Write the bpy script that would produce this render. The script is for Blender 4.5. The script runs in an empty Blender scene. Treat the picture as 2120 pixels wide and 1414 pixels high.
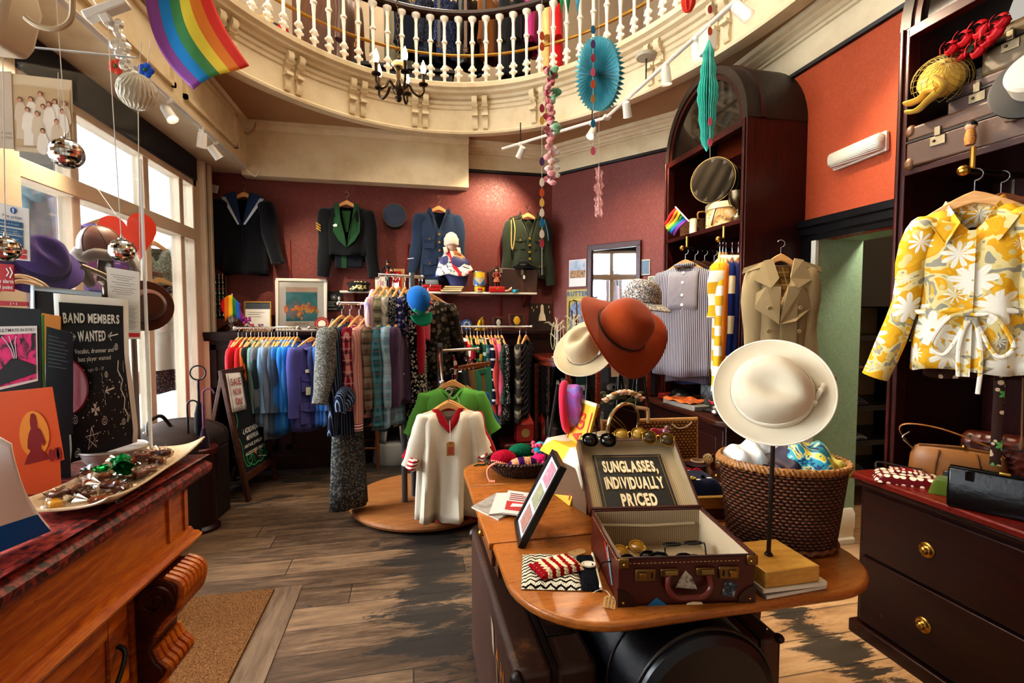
# Vintage clothes shop interior, built object by object for Blender 4.5 (bpy).
# All geometry, materials and lights are created here; whitespace trimmed to keep the file small.
import bpy,bmesh,math,random
from mathutils import Vector,Matrix
R=math.radians;pi=math.pi;sin=math.sin;cos=math.cos
C=bpy.context.scene.collection
rnd=random.Random(7)
H=1.5;FP=1000.0
YAW=math.atan(.212);PIT=math.atan(.05)
FW=Vector((sin(YAW)*cos(PIT),cos(YAW)*cos(PIT),-sin(PIT)))
RT=Vector((cos(YAW),-sin(YAW),0));UP=RT.cross(FW)
def _hit(px,py,a,val):
 d=FW+RT*((px-1060)/FP)+UP*((707-py)/FP)
 t=(val-(0,0,H)[a])/d[a]
 return Vector((0,0,H))+d*t
def qZ(px,py,v):return _hit(px,py,0,v)
def qa(px,py,v):return _hit(px,py,1,v)
def qb(px,py,v):return _hit(px,py,2,v)
class MB:
 def __init__(s,M=None):
  s.v=[];s.f=[];s.m=[];s.mi=0;s.M=M
 def add(s,vs,fs):
  b=len(s.v)
  s.v+=[tuple(s.M@Vector(p))for p in vs]if s.M else[tuple(p)for p in vs]
  for f in fs:
   s.f.append([b+i for i in f]);s.m.append(s.mi)
  return s
 def box(s,x0,x1,y0,y1,z0,z1):
  return s.add([(x,y,z)for z in(z0,z1)for y in(y0,y1)for x in(x0,x1)],[(0,2,3,1),(4,5,7,6),(0,1,5,4),(2,6,7,3),(0,4,6,2),(1,3,7,5)])
 def zH(s,c,d):
  return s.box(c[0]-d[0]/2,c[0]+d[0]/2,c[1]-d[1]/2,c[1]+d[1]/2,c[2]-d[2]/2,c[2]+d[2]/2)
 def zF(s,fn,nu,nv,cu=False,cv=False):
  vs=[fn(i/(nu if cu else nu-1),j/(nv if cv else nv-1))for j in range(nv)for i in range(nu)]
  fs=[]
  for j in range(nv if cv else nv-1):
   for i in range(nu if cu else nu-1):
    i2=(i+1)%nu;j2=(j+1)%nv
    fs.append((j*nu+i,j*nu+i2,j2*nu+i2,j2*nu+i))
  return s.add(vs,fs)
 def zJ(s,rings,cap=True,closed=True):
  n=len(rings[0]);vs=[p for r in rings for p in r];fs=[]
  for j in range(len(rings)-1):
   for i in range(n if closed else n-1):
    i2=(i+1)%n
    fs.append((j*n+i,j*n+i2,(j+1)*n+i2,(j+1)*n+i))
  if cap:
   fs.append(tuple(range(n))[::-1]);fs.append(tuple((len(rings)-1)*n+i for i in range(n)))
  return s.add(vs,fs)
 def zD(s,pts,r,n=6,closed=False,cap=True,qD=1.0):
  P=[Vector(p)for p in pts];k=len(P)
  rr=r if isinstance(r,(list,tuple))else[r]*k
  up=Vector((0,0,1));rings=[];nrm=None
  for i in range(k):
   t=(P[(i+1)%k]-P[i-1])if closed else(P[min(i+1,k-1)]-P[max(i-1,0)])
   if t.length<1e-9:t=Vector((0,0,1))
   t.normalize()
   if nrm is None:
    nrm=t.cross(up)if abs(t.z)<.95 else t.cross(Vector((0,1,0)))
    nrm.normalize()
   else:
    nrm=nrm-t*nrm.dot(t)
    if nrm.length<1e-6:nrm=t.orthogonal()
    nrm.normalize()
   b=t.cross(nrm)
   rings.append([P[i]+nrm*(cos(a)*rr[i])+b*(sin(a)*rr[i]*qD)for a in(2*pi*q/n for q in range(n))])
  if closed:rings.append(rings[0])
  return s.zJ(rings,cap and not closed)
 def cyl(s,p0,p1,r0,r1=None,n=14):return s.zD([p0,p1],[r0,r0 if r1 is None else r1],n)
 def zE(s,prof,n=24,c=(0,0,0),sx=1,sy=1):
  return s.zJ([[(c[0]+max(r,1e-4)*cos(2*pi*i/n)*sx,c[1]+max(r,1e-4)*sin(2*pi*i/n)*sy,c[2]+z)for i in range(n)]for r,z in prof],True)
 def zI(s,c,r,nu=14,nv=9):
  r=r if isinstance(r,(list,tuple))else(r,r,r)
  return s.zJ([[(c[0]+r[0]*sin(pi*j/nv)*cos(2*pi*i/nu)+1e-5*cos(i),c[1]+r[1]*sin(pi*j/nv)*sin(2*pi*i/nu)+1e-5*sin(i),c[2]-r[2]*cos(pi*j/nv))for i in range(nu)]for j in range(nv+1)],False)
 def zG(s,zK,h0,h1,pl='xy'):
  f={'xy':lambda a,b,h:(a,b,h),'xz':lambda a,b,h:(a,h,b),'yz':lambda a,b,h:(h,a,b)}[pl]
  n=len(zK)
  return s.zJ([[f(a,b,h0)for a,b in zK],[f(a,b,h1)for a,b in zK]])
 def zK(s,pts):return s.add(pts,[tuple(range(len(pts)))])
 def zC(s,name,mats,parent=None,loc=None,rot=None,smooth=True,qE=0,seg=2,sub=0,qF=0,ang=38):
  me=bpy.data.meshes.new(name)
  me.from_pydata(s.v,[],s.f)
  mats=mats if isinstance(mats,(list,tuple))else[mats]
  for m in mats:me.materials.append(m)
  if len(mats)>1:me.polygons.foreach_set('material_index',s.m)
  bm=bmesh.new();bm.from_mesh(me)
  bmesh.ops.remove_doubles(bm,verts=bm.verts,dist=2e-5)
  bmesh.ops.recalc_face_normals(bm,faces=bm.faces)
  bm.to_mesh(me);bm.free()
  if smooth:
   me.shade_smooth()
   me.set_sharp_from_angle(angle=R(ang))
  o=bpy.data.objects.new(name,me);C.objects.link(o)
  if parent:o.parent=parent
  if loc is not None:o.location=loc
  if rot is not None:o.rotation_euler=rot
  if qF:
   q=o.modifiers.new('s','SOLIDIFY');q.thickness=qF;q.offset=0
  if qE:
   q=o.modifiers.new('b','BEVEL');q.width=qE;q.segments=seg;q.limit_method='ANGLE';q.angle_limit=R(35);q.harden_normals=False
  if sub:
   q=o.modifiers.new('u','SUBSURF');q.levels=sub;q.render_levels=sub
  return o
def zB(name,label,cat,loc=(0,0,0),rz=0,group=None,rot=None):
 o=bpy.data.objects.new(name,None);C.objects.link(o)
 o.empty_display_size=.05
 o.location=loc;o.rotation_euler=rot if rot else(0,0,rz)
 return zx(o,label,cat,group)
def zx(o,label,cat,group=None):
 o['label']=label;o['category']=cat
 if group:o['group']=group
 return o
def zf(o):
 o['kind']='structure';return o
def zl(o,x,y):
 """matrix with origin o, local x towards x, local y close to y"""
 x=Vector(x).normalized();y=Vector(y);y=(y-x*y.dot(x)).normalized();z=x.cross(y)
 M=Matrix((x,y,z)).transposed().to_4x4();M.translation=Vector(o);return M
def qc(o,M):
 o.matrix_basis=M;return o
def zA(pts,n=8,closed=False):
 P=[Vector(p)for p in pts];k=len(P);out=[]
 rng=range(k if closed else k-1)
 for i in rng:
  p0=P[(i-1)%k]if closed or i>0 else P[0];p1=P[i];p2=P[(i+1)%k]
  p3=P[(i+2)%k]if closed or i+2<k else P[-1]
  for q in range(n):
   t=q/n
   out.append(.5*((2*p1)+(p2-p0)*t+(2*p0-5*p1+4*p2-p3)*t*t+(3*p1-p0-3*p2+p3)*t**3))
 if not closed:out.append(P[-1])
 return out
_tx={}
def glyph(ch,bold):
 bold=min((0,.01,.02,.035,.065),key=lambda q:abs(q-bold))
 k=(ch,bold)
 if k not in _tx:
  cu=bpy.data.curves.new('g','FONT');cu.body=ch;cu.size=1;cu.offset=bold;cu.resolution_u=3;cu.fill_mode='FRONT'
  ob=bpy.data.objects.new('g',cu);C.objects.link(ob)
  me=bpy.data.meshes.new_from_object(ob.evaluated_get(bpy.context.evaluated_depsgraph_get()))
  vs=[tuple(v.co)for v in me.vertices];fs=[tuple(p.vertices)for p in me.polygons]
  bpy.data.objects.remove(ob);bpy.data.curves.remove(cu);bpy.data.meshes.remove(me)
  xs=[v[0]for v in vs]or[0]
  _tx[k]=(vs,fs,min(xs),max(xs))
 return _tx[k]
for _b,_cs in((0,'ABCDEFGHIJKLMNOPQRSTUVWXYZabcdefghijklmnopqrstuvwxyz0123456789:-!%+£,'),(.01,'ABCDEFGHIJKLMNOPRSTUVWXYabcdefghiklmnoprstuvwy£0123456789,-:!.'),(.02,'ABCDEFGHIJLMNOPRSTUWYaceilmnoprtk!'),(.035,'ABCDEFGIJLMNOPRSTUVWY,!'),(.065,'ABCDEGILNPRSUVY,')):
 for _c in _cs:glyph(_c,_b)
def zd(mb,txt,x,y,size,bold=0.0,jit=0.0,align='c',map3=lambda a,b:(a,b,0),sx=1.0,sp=.09,width=None,rr=random.Random(3)):
 """letters as flat faces; map3 turns the 2-D place into 3-D"""
 gl=[];w=0
 for ch in txt:
  if ch==' ':gl.append(None);w+=.34;continue
  g=glyph(ch,bold);gl.append(g);w+=g[3]-g[2]+sp
 w-=sp
 if width:sx=width/(w*size)
 cx=x-(w*size*sx/2 if align=='c' else 0)
 for g in gl:
  if g is None:cx+=.34*size*sx;continue
  vs,fs,a,b=g;an=rr.uniform(-1,1)*jit;dy=rr.uniform(-1,1)*jit*.25*size;sc=1+rr.uniform(-1,1)*jit*.4
  ca,sa=cos(an),sin(an);mx=(a+b)/2
  o=[]
  for p in vs:
   qx=(p[0]-mx)*size*sc;qy=(p[1]-.35)*size*sc
   rx=qx*ca-qy*sa;ry=qx*sa+qy*ca
   o.append(map3(cx+(mx-a)*size*sx+rx*sx,y+dy+ry))
  mb.add(o,fs);cx+=(b-a+sp)*size*sx
 return mb
def zZ(mb,pts,w,map3=lambda a,b:(a,b,0)):
 """flat ribbon along 2-D points"""
 n=len(pts);L=[]
 for i in range(n):
  a=pts[max(i-1,0)];b=pts[min(i+1,n-1)]
  dx,dy=b[0]-a[0],b[1]-a[1];l=math.hypot(dx,dy)or 1
  nx,ny=-dy/l*w/2,dx/l*w/2
  L.append((pts[i][0]+nx,pts[i][1]+ny));L.append((pts[i][0]-nx,pts[i][1]-ny))
 mb.add([map3(*p)for p in L],[(2*i,2*i+1,2*i+3,2*i+2)for i in range(n-1)])
 return mb
def srgb(h):
 h=h.lstrip('#');c=[int(h[i:i+2],16)/255 for i in(0,2,4)]
 return tuple(x/12.92 if x<=.04045 else((x+.055)/1.055)**2.4 for x in c)
def col(c):return srgb(c)if isinstance(c,str)else tuple(c)
class NT:
 def __init__(s,name='m',rough=.6,metal=0.0,spec=.5):
  s.mat=bpy.data.materials.new(name);s.mat.use_nodes=True
  s.t=s.mat.node_tree;s.b=s.t.nodes['Principled BSDF']
  s.b.inputs['Roughness'].default_value=rough;s.b.inputs['Metallic'].default_value=metal
  s.b.inputs['Specular IOR Level'].default_value=spec
  s._o=None
 def n(s,ty,**kw):
  x=s.t.nodes.new('ShaderNode'+ty)
  for k,v in kw.items():setattr(x,k,v)
  return x
 def L(s,a,sock):
  if hasattr(a,'is_linked'):s.t.links.new(a,sock)
  elif isinstance(a,(tuple,list))and len(a)==3 and sock.type=='RGBA':sock.default_value=(*a,1)
  else:sock.default_value=a
 @property
 def obj(s):
  if not s._o:s._o=s.n('TexCoord').outputs['Object']
  return s._o
 def map(s,scale=(1,1,1),loc=(0,0,0),rot=(0,0,0),vec=None):
  m=s.n('Mapping');s.L(vec or s.obj,m.inputs['Vector'])
  m.inputs['Location'].default_value=loc;m.inputs['Rotation'].default_value=rot;m.inputs['Scale'].default_value=scale
  return m.outputs[0]
 def sep(s,v=None):
  m=s.n('SeparateXYZ');s.L(v or s.obj,m.inputs[0]);return m.outputs
 def jE(s,x=0,y=0,z=0):
  m=s.n('CombineXYZ')
  for i,a in enumerate((x,y,z)):s.L(a,m.inputs[i])
  return m.outputs[0]
 def m(s,op,a,b=0.0,c=None):
  q=s.n('Math',operation=op);s.L(a,q.inputs[0]);s.L(b,q.inputs[1])
  if c is not None:s.L(c,q.inputs[2])
  return q.outputs[0]
 def qw(s,scale=5,vec=None,det=3,dist=0,rough=.5):
  q=s.n('TexNoise');s.L(vec or s.obj,q.inputs['Vector'])
  q.inputs['Scale'].default_value=scale;q.inputs['Detail'].default_value=det;q.inputs['Distortion'].default_value=dist;q.inputs['Roughness'].default_value=rough
  return q.outputs['Fac']
 def jB(s,vec):
  q=s.n('TexWhiteNoise');s.L(vec,q.inputs['Vector']);return q.outputs['Value']
 def jA(s,scale,vec=None,feat='F1',rnd=1.0):
  q=s.n('TexVoronoi',feature=feat);s.L(vec or s.obj,q.inputs['Vector']);q.inputs['Scale'].default_value=scale;q.inputs['Randomness'].default_value=rnd
  return q.outputs
 def qz(s,fac,stops,interp='LINEAR'):
  q=s.n('ValToRGB');e=q.color_ramp;e.interpolation=interp
  while len(e.elements)<len(stops):e.elements.new(.5)
  for i,(p,c)in enumerate(stops):
   c=col(c)if not isinstance(c,(int,float))else(c,c,c)
   e.elements[i].position=p;e.elements[i].color=(*c,1)
  s.L(fac,q.inputs[0]);return q.outputs[0]
 def step(s,v,a,b):
  q=s.n('MapRange',interpolation_type='SMOOTHSTEP');s.L(v,q.inputs[0]);q.inputs[1].default_value=a;q.inputs[2].default_value=b
  return q.outputs[0]
 def mix(s,f,a,b,bt='MIX'):
  q=s.n('Mix',data_type='RGBA',blend_type=bt);s.L(f,q.inputs[0])
  s.L(col(a)if isinstance(a,str)else a,q.inputs[6]);s.L(col(b)if isinstance(b,str)else b,q.inputs[7]);return q.outputs[2]
 def base(s,c):s.L(col(c)if isinstance(c,str)else c,s.b.inputs['Base Color']);return s
 def rough(s,c):s.L(c,s.b.inputs['Roughness']);return s
 def jD(s,h,st=.3,d=.01):
  q=s.n('Bump');q.inputs['Strength'].default_value=st;q.inputs['Distance'].default_value=d
  s.L(h,q.inputs['Height']);s.t.links.new(q.outputs[0],s.b.inputs['Normal']);return s
_mc={}
def zh(f):
 def g(*a,**k):
  key=(f.__name__,repr(a),repr(sorted(k.items())))
  if key not in _mc:_mc[key]=f(*a,**k)
  return _mc[key]
 return g
@zh
def P(c,rough=.55,metal=0.0,var=.12,ns=6,jD=0.0,bs=60,spec=.4):
 """plain paint / plastic / metal with slight tonal variation"""
 t=NT('plain',rough,metal,spec);c=col(c)
 if var:
  t.base(t.mix(t.qw(ns),tuple(x*(1-var)for x in c),tuple(min(1,x*(1+var))for x in c)))
 else:t.base(c)
 if jD:t.jD(t.qw(bs),jD,.004)
 return t.mat
@zh
def zN(c,var=.18,bs=220,jD=.25,rough=.9):
 t=NT('cloth',rough,0,.15);c=col(c)
 f=t.mix(t.qw(9,det=4),tuple(x*(1-var)for x in c),tuple(min(1,x*(1+var))for x in c))
 t.base(f);t.jD(t.qw(bs,det=2),jD,.002)
 t.b.inputs['Sheen Weight'].default_value=.15
 return t.mat
def jC(t,ax):
 s=t.sep()
 if ax in 'xyz':return s['xyz'.index(ax)]
 if ax=='d':return t.m('ADD',s[0],s[2])
 if ax=='v':return t.m('ADD',t.m('ABSOLUTE',s[0]),s[2])
 if ax=='xy':return t.m('ADD',s[0],s[1])
@zh
def zQ(cols,period,ax='x',fr=None,rough=.9,warp=.0):
 """cols: list of (share start, colour)"""
 t=NT('striped_cloth',rough,0,.15);v=jC(t,ax)
 if warp:v=t.m('ADD',v,t.m('MULTIPLY',t.qw(4),warp))
 f=t.m('FRACT',t.m('DIVIDE',v,period))
 t.base(t.qz(f,list(cols),'CONSTANT'));t.jD(t.qw(220,det=2),.2,.002)
 return t.mat
@zh
def zR(bg,cols,period=.08,rough=.9):
 t=NT('plaid_cloth',rough,0,.15);s=t.sep();xs=t.m('ADD',s[0],s[1]);out=col(bg)
 for i,(c,w,off)in enumerate(cols):
  for a in(xs,s[2]):
   f=t.m('LESS_THAN',t.m('FRACT',t.m('ADD',t.m('DIVIDE',a,period),off)),w)
   out=t.mix(t.m('MULTIPLY',f,.55),out,col(c))
 t.base(out);t.jD(t.qw(200,det=2),.2,.002)
 return t.mat
@zh
def zS(bg,cols,scale=28,r=.3,ring=0.0,rough=.85,rn=.8):
 """small irregular motifs on a ground"""
 t=NT('printed_cloth',rough,0,.2);v=t.jA(scale,rnd=rn);d=v['Distance']
 f=t.m('LESS_THAN',d,r)
 if ring:f=t.m('SUBTRACT',f,t.m('LESS_THAN',d,ring))
 c=v['Color'];h=t.sep(c)[0]
 t.base(t.mix(f,col(bg),t.qz(h,[(i/len(cols),x)for i,x in enumerate(cols)],'CONSTANT')))
 return t.mat
@zh
def zT(bg,qU,heart,scale=11,n=6,extra=None,R0=.42,bgs=None,rough=.7):
 """daisies: petals drawn around voronoi points"""
 t=NT('floral_cloth',rough,0,.25)
 ss=t.sep();vec=t.jE(ss[0],t.m('MULTIPLY',ss[1],.35),ss[2])
 q=t.n('TexVoronoi');t.L(vec,q.inputs['Vector']);q.inputs['Scale'].default_value=scale;q.inputs['Randomness'].default_value=.75
 sb=t.n('VectorMath',operation='SUBTRACT');t.L(vec,sb.inputs[0]);t.L(q.outputs['Position'],sb.inputs[1])
 s=t.sep(sb.outputs[0]);an=t.m('ARCTAN2',s[0],s[2]);r=q.outputs['Distance']
 rim=t.m('MULTIPLY',t.m('ADD',t.m('MULTIPLY',t.m('ABSOLUTE',t.m('COSINE',t.m('MULTIPLY',an,n/2))),.5),.5),R0)
 rim=t.m('MULTIPLY',rim,t.m('ADD',.6,t.m('MULTIPLY',t.sep(q.outputs['Color'])[1],.6)))
 g=col(bg)
 if bgs:g=t.qz(t.qw(7,det=2,dist=1.5),[(i/len(bgs)*.5+.28,c)for i,c in enumerate(bgs)],'CONSTANT')
 if extra:
  w=t.n('TexVoronoi');t.L(vec,w.inputs['Vector']);w.inputs['Scale'].default_value=scale*2.3
  g=t.mix(t.m('LESS_THAN',w.outputs['Distance'],.32),g,col(extra))
 pet=t.mix(t.m('MULTIPLY',t.m('LESS_THAN',t.m('ABSOLUTE',t.m('SINE',t.m('MULTIPLY',an,n*1.5))),.22),.3),col(qU),col(heart))
 o=t.mix(t.m('LESS_THAN',r,rim),g,pet)
 t.base(t.mix(t.m('LESS_THAN',r,.1),o,col(heart)))
 return t.mat
@zh
def qK(c1,c2,scale=(1,12,12),rough=.45,wear=None,wearamt=.0,jD=.15,c3=None):
 t=NT('wood',rough,0,.45)
 v=t.map(scale);g=t.qw(3.2,v,6,.8,.6);f=t.qw(22,v,3)
 k=t.m('ADD',t.m('MULTIPLY',g,.75),t.m('MULTIPLY',f,.25))
 b=t.qz(k,[(.3,c1),(.7,c2)])
 if c3:b=t.mix(t.step(t.qw(1.6),.45,.7),b,col(c3))
 if wear:b=t.mix(t.m('MULTIPLY',t.step(t.qw(9,det=5,rough=.7),.68-wearamt,.72-wearamt),.9),b,col(wear))
 t.base(b);t.rough(t.m('ADD',rough-.08,t.m('MULTIPLY',f,.2)));t.jD(k,jD,.003)
 return t.mat
@zh
def zO(c,rough=.42,var=.35,bs=70,worn=None):
 t=NT('leather',rough,0,.5);c=col(c)
 b=t.mix(t.qw(5,det=5),tuple(x*(1-var)for x in c),tuple(min(1,x*(1+var))for x in c))
 if worn:b=t.mix(t.m('MULTIPLY',t.step(t.qw(7,det=6,rough=.7),.58,.75),.7),b,col(worn))
 t.base(b);t.jD(t.qw(bs,det=3),.25,.002);return t.mat
@zh
def zU(c1,c2,sx=60,sz=55):
 """basket weave on a round wall: over-under rods"""
 t=NT('wicker',.5,0,.4);s=t.sep()
 an=t.m('MULTIPLY',t.m('ARCTAN2',s[0],s[1]),sx/6.283)
 row=t.m('MULTIPLY',s[2],sz)
 par=t.m('MULTIPLY',t.m('FLOOR',row),.5)
 w=t.m('ABSOLUTE',t.m('SINE',t.m('MULTIPLY',t.m('ADD',an,par),3.1416)))
 rr=t.m('SINE',t.m('MULTIPLY',t.m('FRACT',row),3.1416))
 h=t.m('MULTIPLY',w,rr)
 k=t.m('ADD',t.m('MULTIPLY',h,.8),t.m('MULTIPLY',t.qw(25),.3))
 t.base(t.qz(k,[(.1,tuple(x*.25 for x in col(c1))),(.45,c1),(.85,c2)]));t.jD(h,.9,.012)
 return t.mat
@zh
def zV(c1,c2,s1=90,s2=45):
 """flat straight weave using object x+y and z"""
 t=NT('woven',.55,0,.35);s=t.sep();a=t.m('MULTIPLY',t.m('ADD',s[0],s[1]),s1);row=t.m('MULTIPLY',s[2],s2)
 w=t.m('ABSOLUTE',t.m('SINE',t.m('MULTIPLY',t.m('ADD',a,t.m('MULTIPLY',t.m('FLOOR',row),.5)),3.1416)))
 h=t.m('MULTIPLY',w,t.m('SINE',t.m('MULTIPLY',t.m('FRACT',row),3.1416)))
 t.base(t.qz(t.m('ADD',t.m('MULTIPLY',h,.8),t.m('MULTIPLY',t.qw(20),.3)),[(.1,tuple(x*.3 for x in col(c1))),(.5,c1),(.9,c2)]));t.jD(h,.8,.008)
 return t.mat
@zh
def zW(c1,c2=None,period=.03,ax='z',sc=90):
 t=NT('knit',.95,0,.1);s=t.sep()
 a=t.m('SINE',t.m('MULTIPLY',t.m('ADD',s[0],s[1]),sc*3));b=t.m('SINE',t.m('MULTIPLY',s[2],sc*3))
 h=t.m('MULTIPLY',a,b)
 cc=col(c1)
 if c2:
  f=t.m('LESS_THAN',t.m('FRACT',t.m('DIVIDE',t.m('ADD',jC(t,ax),t.m('MULTIPLY',h,.003)),period)),.5)
  cc=t.mix(f,col(c1),col(c2))
 t.base(t.mix(t.m('MULTIPLY',t.m('LESS_THAN',h,-.5),.35),cc,(0,0,0)));t.jD(h,.5,.004)
 return t.mat
@zh
def zX(c,st):
 t=NT('lit',.5);t.base(c if not isinstance(c,str)else col(c));t.b.inputs['Emission Color'].default_value=(*col(c),1);t.b.inputs['Emission Strength'].default_value=st
 return t.mat
@zh
def zY(tint=(1,1,1),a=.1,rough=.02):
 """thin clear pane: mostly see-through with a glossy skin"""
 t=NT('glass',rough);t.base(tint)
 tr=t.n('BsdfTransparent');tr.inputs[0].default_value=(*tint,1)
 gl=t.n('BsdfGlossy');gl.inputs['Roughness'].default_value=rough
 mx=t.n('MixShader');fr=t.n('Fresnel');fr.inputs[0].default_value=1.45
 t.L(t.m('MULTIPLY',fr.outputs[0],1.0)if a is None else t.m('ADD',t.m('MULTIPLY',fr.outputs[0],.7),a*.3),mx.inputs[0])
 t.t.links.new(tr.outputs[0],mx.inputs[1]);t.t.links.new(gl.outputs[0],mx.inputs[2])
 t.t.links.new(mx.outputs[0],t.t.nodes['Material Output'].inputs[0]);t.mat.use_nodes=True
 return t.mat
@zh
def zP(cols,scale=6,qI=0.0,rough=.5,stretch=(1,1,1),dist=1.2):
 """blotchy printed picture"""
 t=NT('print',rough);n=t.qw(scale,t.map(stretch,(qI,qI*1.7,qI*.3)),5,dist)
 k=len(cols);t.base(t.qz(n,[(.28+.45*i/max(1,k-1),c)for i,c in enumerate(cols)]));return t.mat
zq=P('#f2efe6',.5,var=.04);CREAM=None
zo=P('#b98f45',.28,1.0,.1);zn=P('#c9c9c6',.25,1.0,.05);CHROME=P('#dcdcdc',.12,1.0,0.0);BLACKM=P('#15130f',.4,.2)
OAKH=qK('#c98d4d','#e3b074',(2,2,14),.4);DARKH=qK('#5f3216','#8a4f26',(2,2,14),.4)
zp=P('#0d0c0c',.5);zr=P('#ece6d6',.7,var=.05);zv=qK('#1c0504','#4a120a',(14,14,1.4),.35,c3='#2a0806');zw=qK('#1c0504','#4a120a',(14,1.4,14),.35,c3='#2a0806')
zu=P('#b98d57',.8,var=.12)
def zg(mb,path,prof,closed=False):
 """profile [(offset to the side of travel, z)] swept along a plan polyline with mitres"""
 P2=[Vector((p[0],p[1]))for p in path];n=len(P2);rings=[]
 for i in range(n):
  a=P2[i]-P2[i-1]if(i>0 or closed)else P2[1]-P2[0]
  b=P2[(i+1)%n]-P2[i]if(i<n-1 or closed)else P2[-1]-P2[-2]
  a.normalize();b.normalize()
  na=Vector((-a.y,a.x));nb=Vector((-b.y,b.x));m=na+nb
  m=m/max(.2,m.dot(na))if m.length>1e-6 else na
  rings.append([(P2[i].x+m.x*o,P2[i].y+m.y*o,z)for o,z in prof])
 if closed:rings.append(rings[0])
 return mb.zJ(rings,cap=not closed)
def floor_mat():
 t=NT('floor_boards',.5,0,.4);s=t.sep();x,y=s[0],s[1]
 row=t.m('FLOOR',t.m('DIVIDE',y,.185));r0=t.jB(t.jE(row,3,0))
 xx=t.m('ADD',x,t.m('MULTIPLY',r0,9));cell=t.m('FLOOR',t.m('DIVIDE',xx,2.4))
 r1=t.jB(t.jE(row,cell,7))
 fy=t.m('FRACT',t.m('DIVIDE',y,.185));fx=t.m('FRACT',t.m('DIVIDE',xx,2.4))
 gap=t.m('MAXIMUM',t.m('LESS_THAN',fy,.03),t.m('LESS_THAN',fx,.003))
 v=t.map((1.2,9,9));g=t.qw(3,v,7,.6,.65);g2=t.qw(16,v,3)
 k=t.m('ADD',t.m('ADD',t.m('MULTIPLY',g,.7),t.m('MULTIPLY',g2,.2)),t.m('MULTIPLY',r1,.22))
 worn=t.qz(k,[(.3,'#261b14'),(.5,'#4f3d2e'),(.75,'#836a52')])
 pale=t.qz(k,[(.3,'#7c5c3f'),(.5,'#b08a63'),(.78,'#cfae88')])
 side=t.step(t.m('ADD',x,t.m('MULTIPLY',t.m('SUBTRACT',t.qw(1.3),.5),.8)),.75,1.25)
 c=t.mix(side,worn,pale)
 knot=t.m('LESS_THAN',t.jA(2.6,t.map((1,2.2,1)))['Distance'],.045)
 c=t.mix(t.m('MULTIPLY',knot,.75),c,(.02,.012,.008))
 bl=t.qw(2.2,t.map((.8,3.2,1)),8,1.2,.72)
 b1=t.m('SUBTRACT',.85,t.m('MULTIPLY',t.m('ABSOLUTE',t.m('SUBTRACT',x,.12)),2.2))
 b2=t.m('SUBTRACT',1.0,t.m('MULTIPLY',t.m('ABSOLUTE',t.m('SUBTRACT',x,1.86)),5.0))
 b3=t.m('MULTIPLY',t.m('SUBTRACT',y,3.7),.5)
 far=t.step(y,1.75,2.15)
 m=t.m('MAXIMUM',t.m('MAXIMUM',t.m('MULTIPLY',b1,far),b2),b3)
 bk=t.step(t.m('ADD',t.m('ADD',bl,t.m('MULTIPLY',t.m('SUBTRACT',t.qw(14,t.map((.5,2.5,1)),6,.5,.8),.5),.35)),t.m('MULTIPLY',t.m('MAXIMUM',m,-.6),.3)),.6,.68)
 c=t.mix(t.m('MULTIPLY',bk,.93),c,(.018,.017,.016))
 c=t.mix(t.m('MULTIPLY',gap,.8),c,(.008,.006,.004))
 t.base(c);t.rough(t.m('ADD',.38,t.m('MULTIPLY',g,.35)))
 t.jD(t.m('SUBTRACT',k,t.m('MULTIPLY',gap,.6)),.35,.006);return t.mat
def qd(c,d,amt=.5,sx=.3,sz=.46,swap=False,rough=.5):
 """mirrored leafy motif on paper"""
 t=NT('wallpaper',rough,0,.35);s=t.sep();h=t.m('ADD',t.m('SUBTRACT',s[0],s[1]),20.0)
 px=t.m('PINGPONG',h,sx/2);hz=t.m('ADD',s[2],t.m('MULTIPLY',t.m('FLOOR',t.m('DIVIDE',h,sx)),sz/2))
 pz=t.m('MULTIPLY',t.m('FRACT',t.m('DIVIDE',hz,sz)),sz)
 v=t.jE(px,0,pz);n=t.qw(16,v,2,2.2,.5);w=t.m('ABSOLUTE',t.m('SUBTRACT',n,.5))
 f=t.m('SUBTRACT',1.0,t.step(w,.02,.06))
 base=t.mix(t.qw(1.6,det=4),tuple(q*.85 for q in col(c)),tuple(q*1.12 for q in col(c)))
 t.base(t.mix(t.m('MULTIPLY',f,amt),base,col(d)));t.jD(f,.12,.003)
 t.rough(t.m('SUBTRACT',rough+.1,t.m('MULTIPLY',f,.15)));return t.mat
def creamwall():
 t=NT('cream_paint',.55,0,.35);n=t.qw(2.3,det=6,rough=.65)
 t.base(t.qz(n,[(.3,'#c9b48f'),(.5,'#dccaa8'),(.7,'#e3d4b6')]));t.jD(t.qw(30),.06,.004);return t.mat
CREAM=creamwall();REDW=qd('#713a35','#8a4a42',.4);REDW_LIT=qd('#a04525','#ad5230',.3)  # right wall: same red paper with warm lamp light put into the colour
GREENW=qd('#98b394','#83a182',.55,.42,.62);FLOORM=floor_mat();WINP=P('#cdb99f',.45,var=.1)
DARKT=P('#17110f',.4,var=.2);NAVY=P('#0d1226',.45)
zf(MB().box(-4,4,-2.5,6.6,-.1,0).zC('floor',FLOORM,smooth=False))
zf(MB().box(-2.05,1.62,5.42,5.54,0,3.9).zC('wall_back',REDW,smooth=False))
A0=Vector((1.62,5.42));A1=Vector((2.55,4.22));dA=(A1-A0).normalized();nA=Vector((dA.y,-dA.x))
if nA.x<0:nA=-nA
b=MB();b.zG([(A0 .x,A0 .y),(A1 .x,A1 .y),(A1 .x+nA.x*.12,A1 .y+nA.y*.12),(A0 .x+nA.x*.12,A0 .y+nA.y*.12)],0,3.9)
zf(b.zC('wall_back_corner',REDW,smooth=False))
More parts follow.
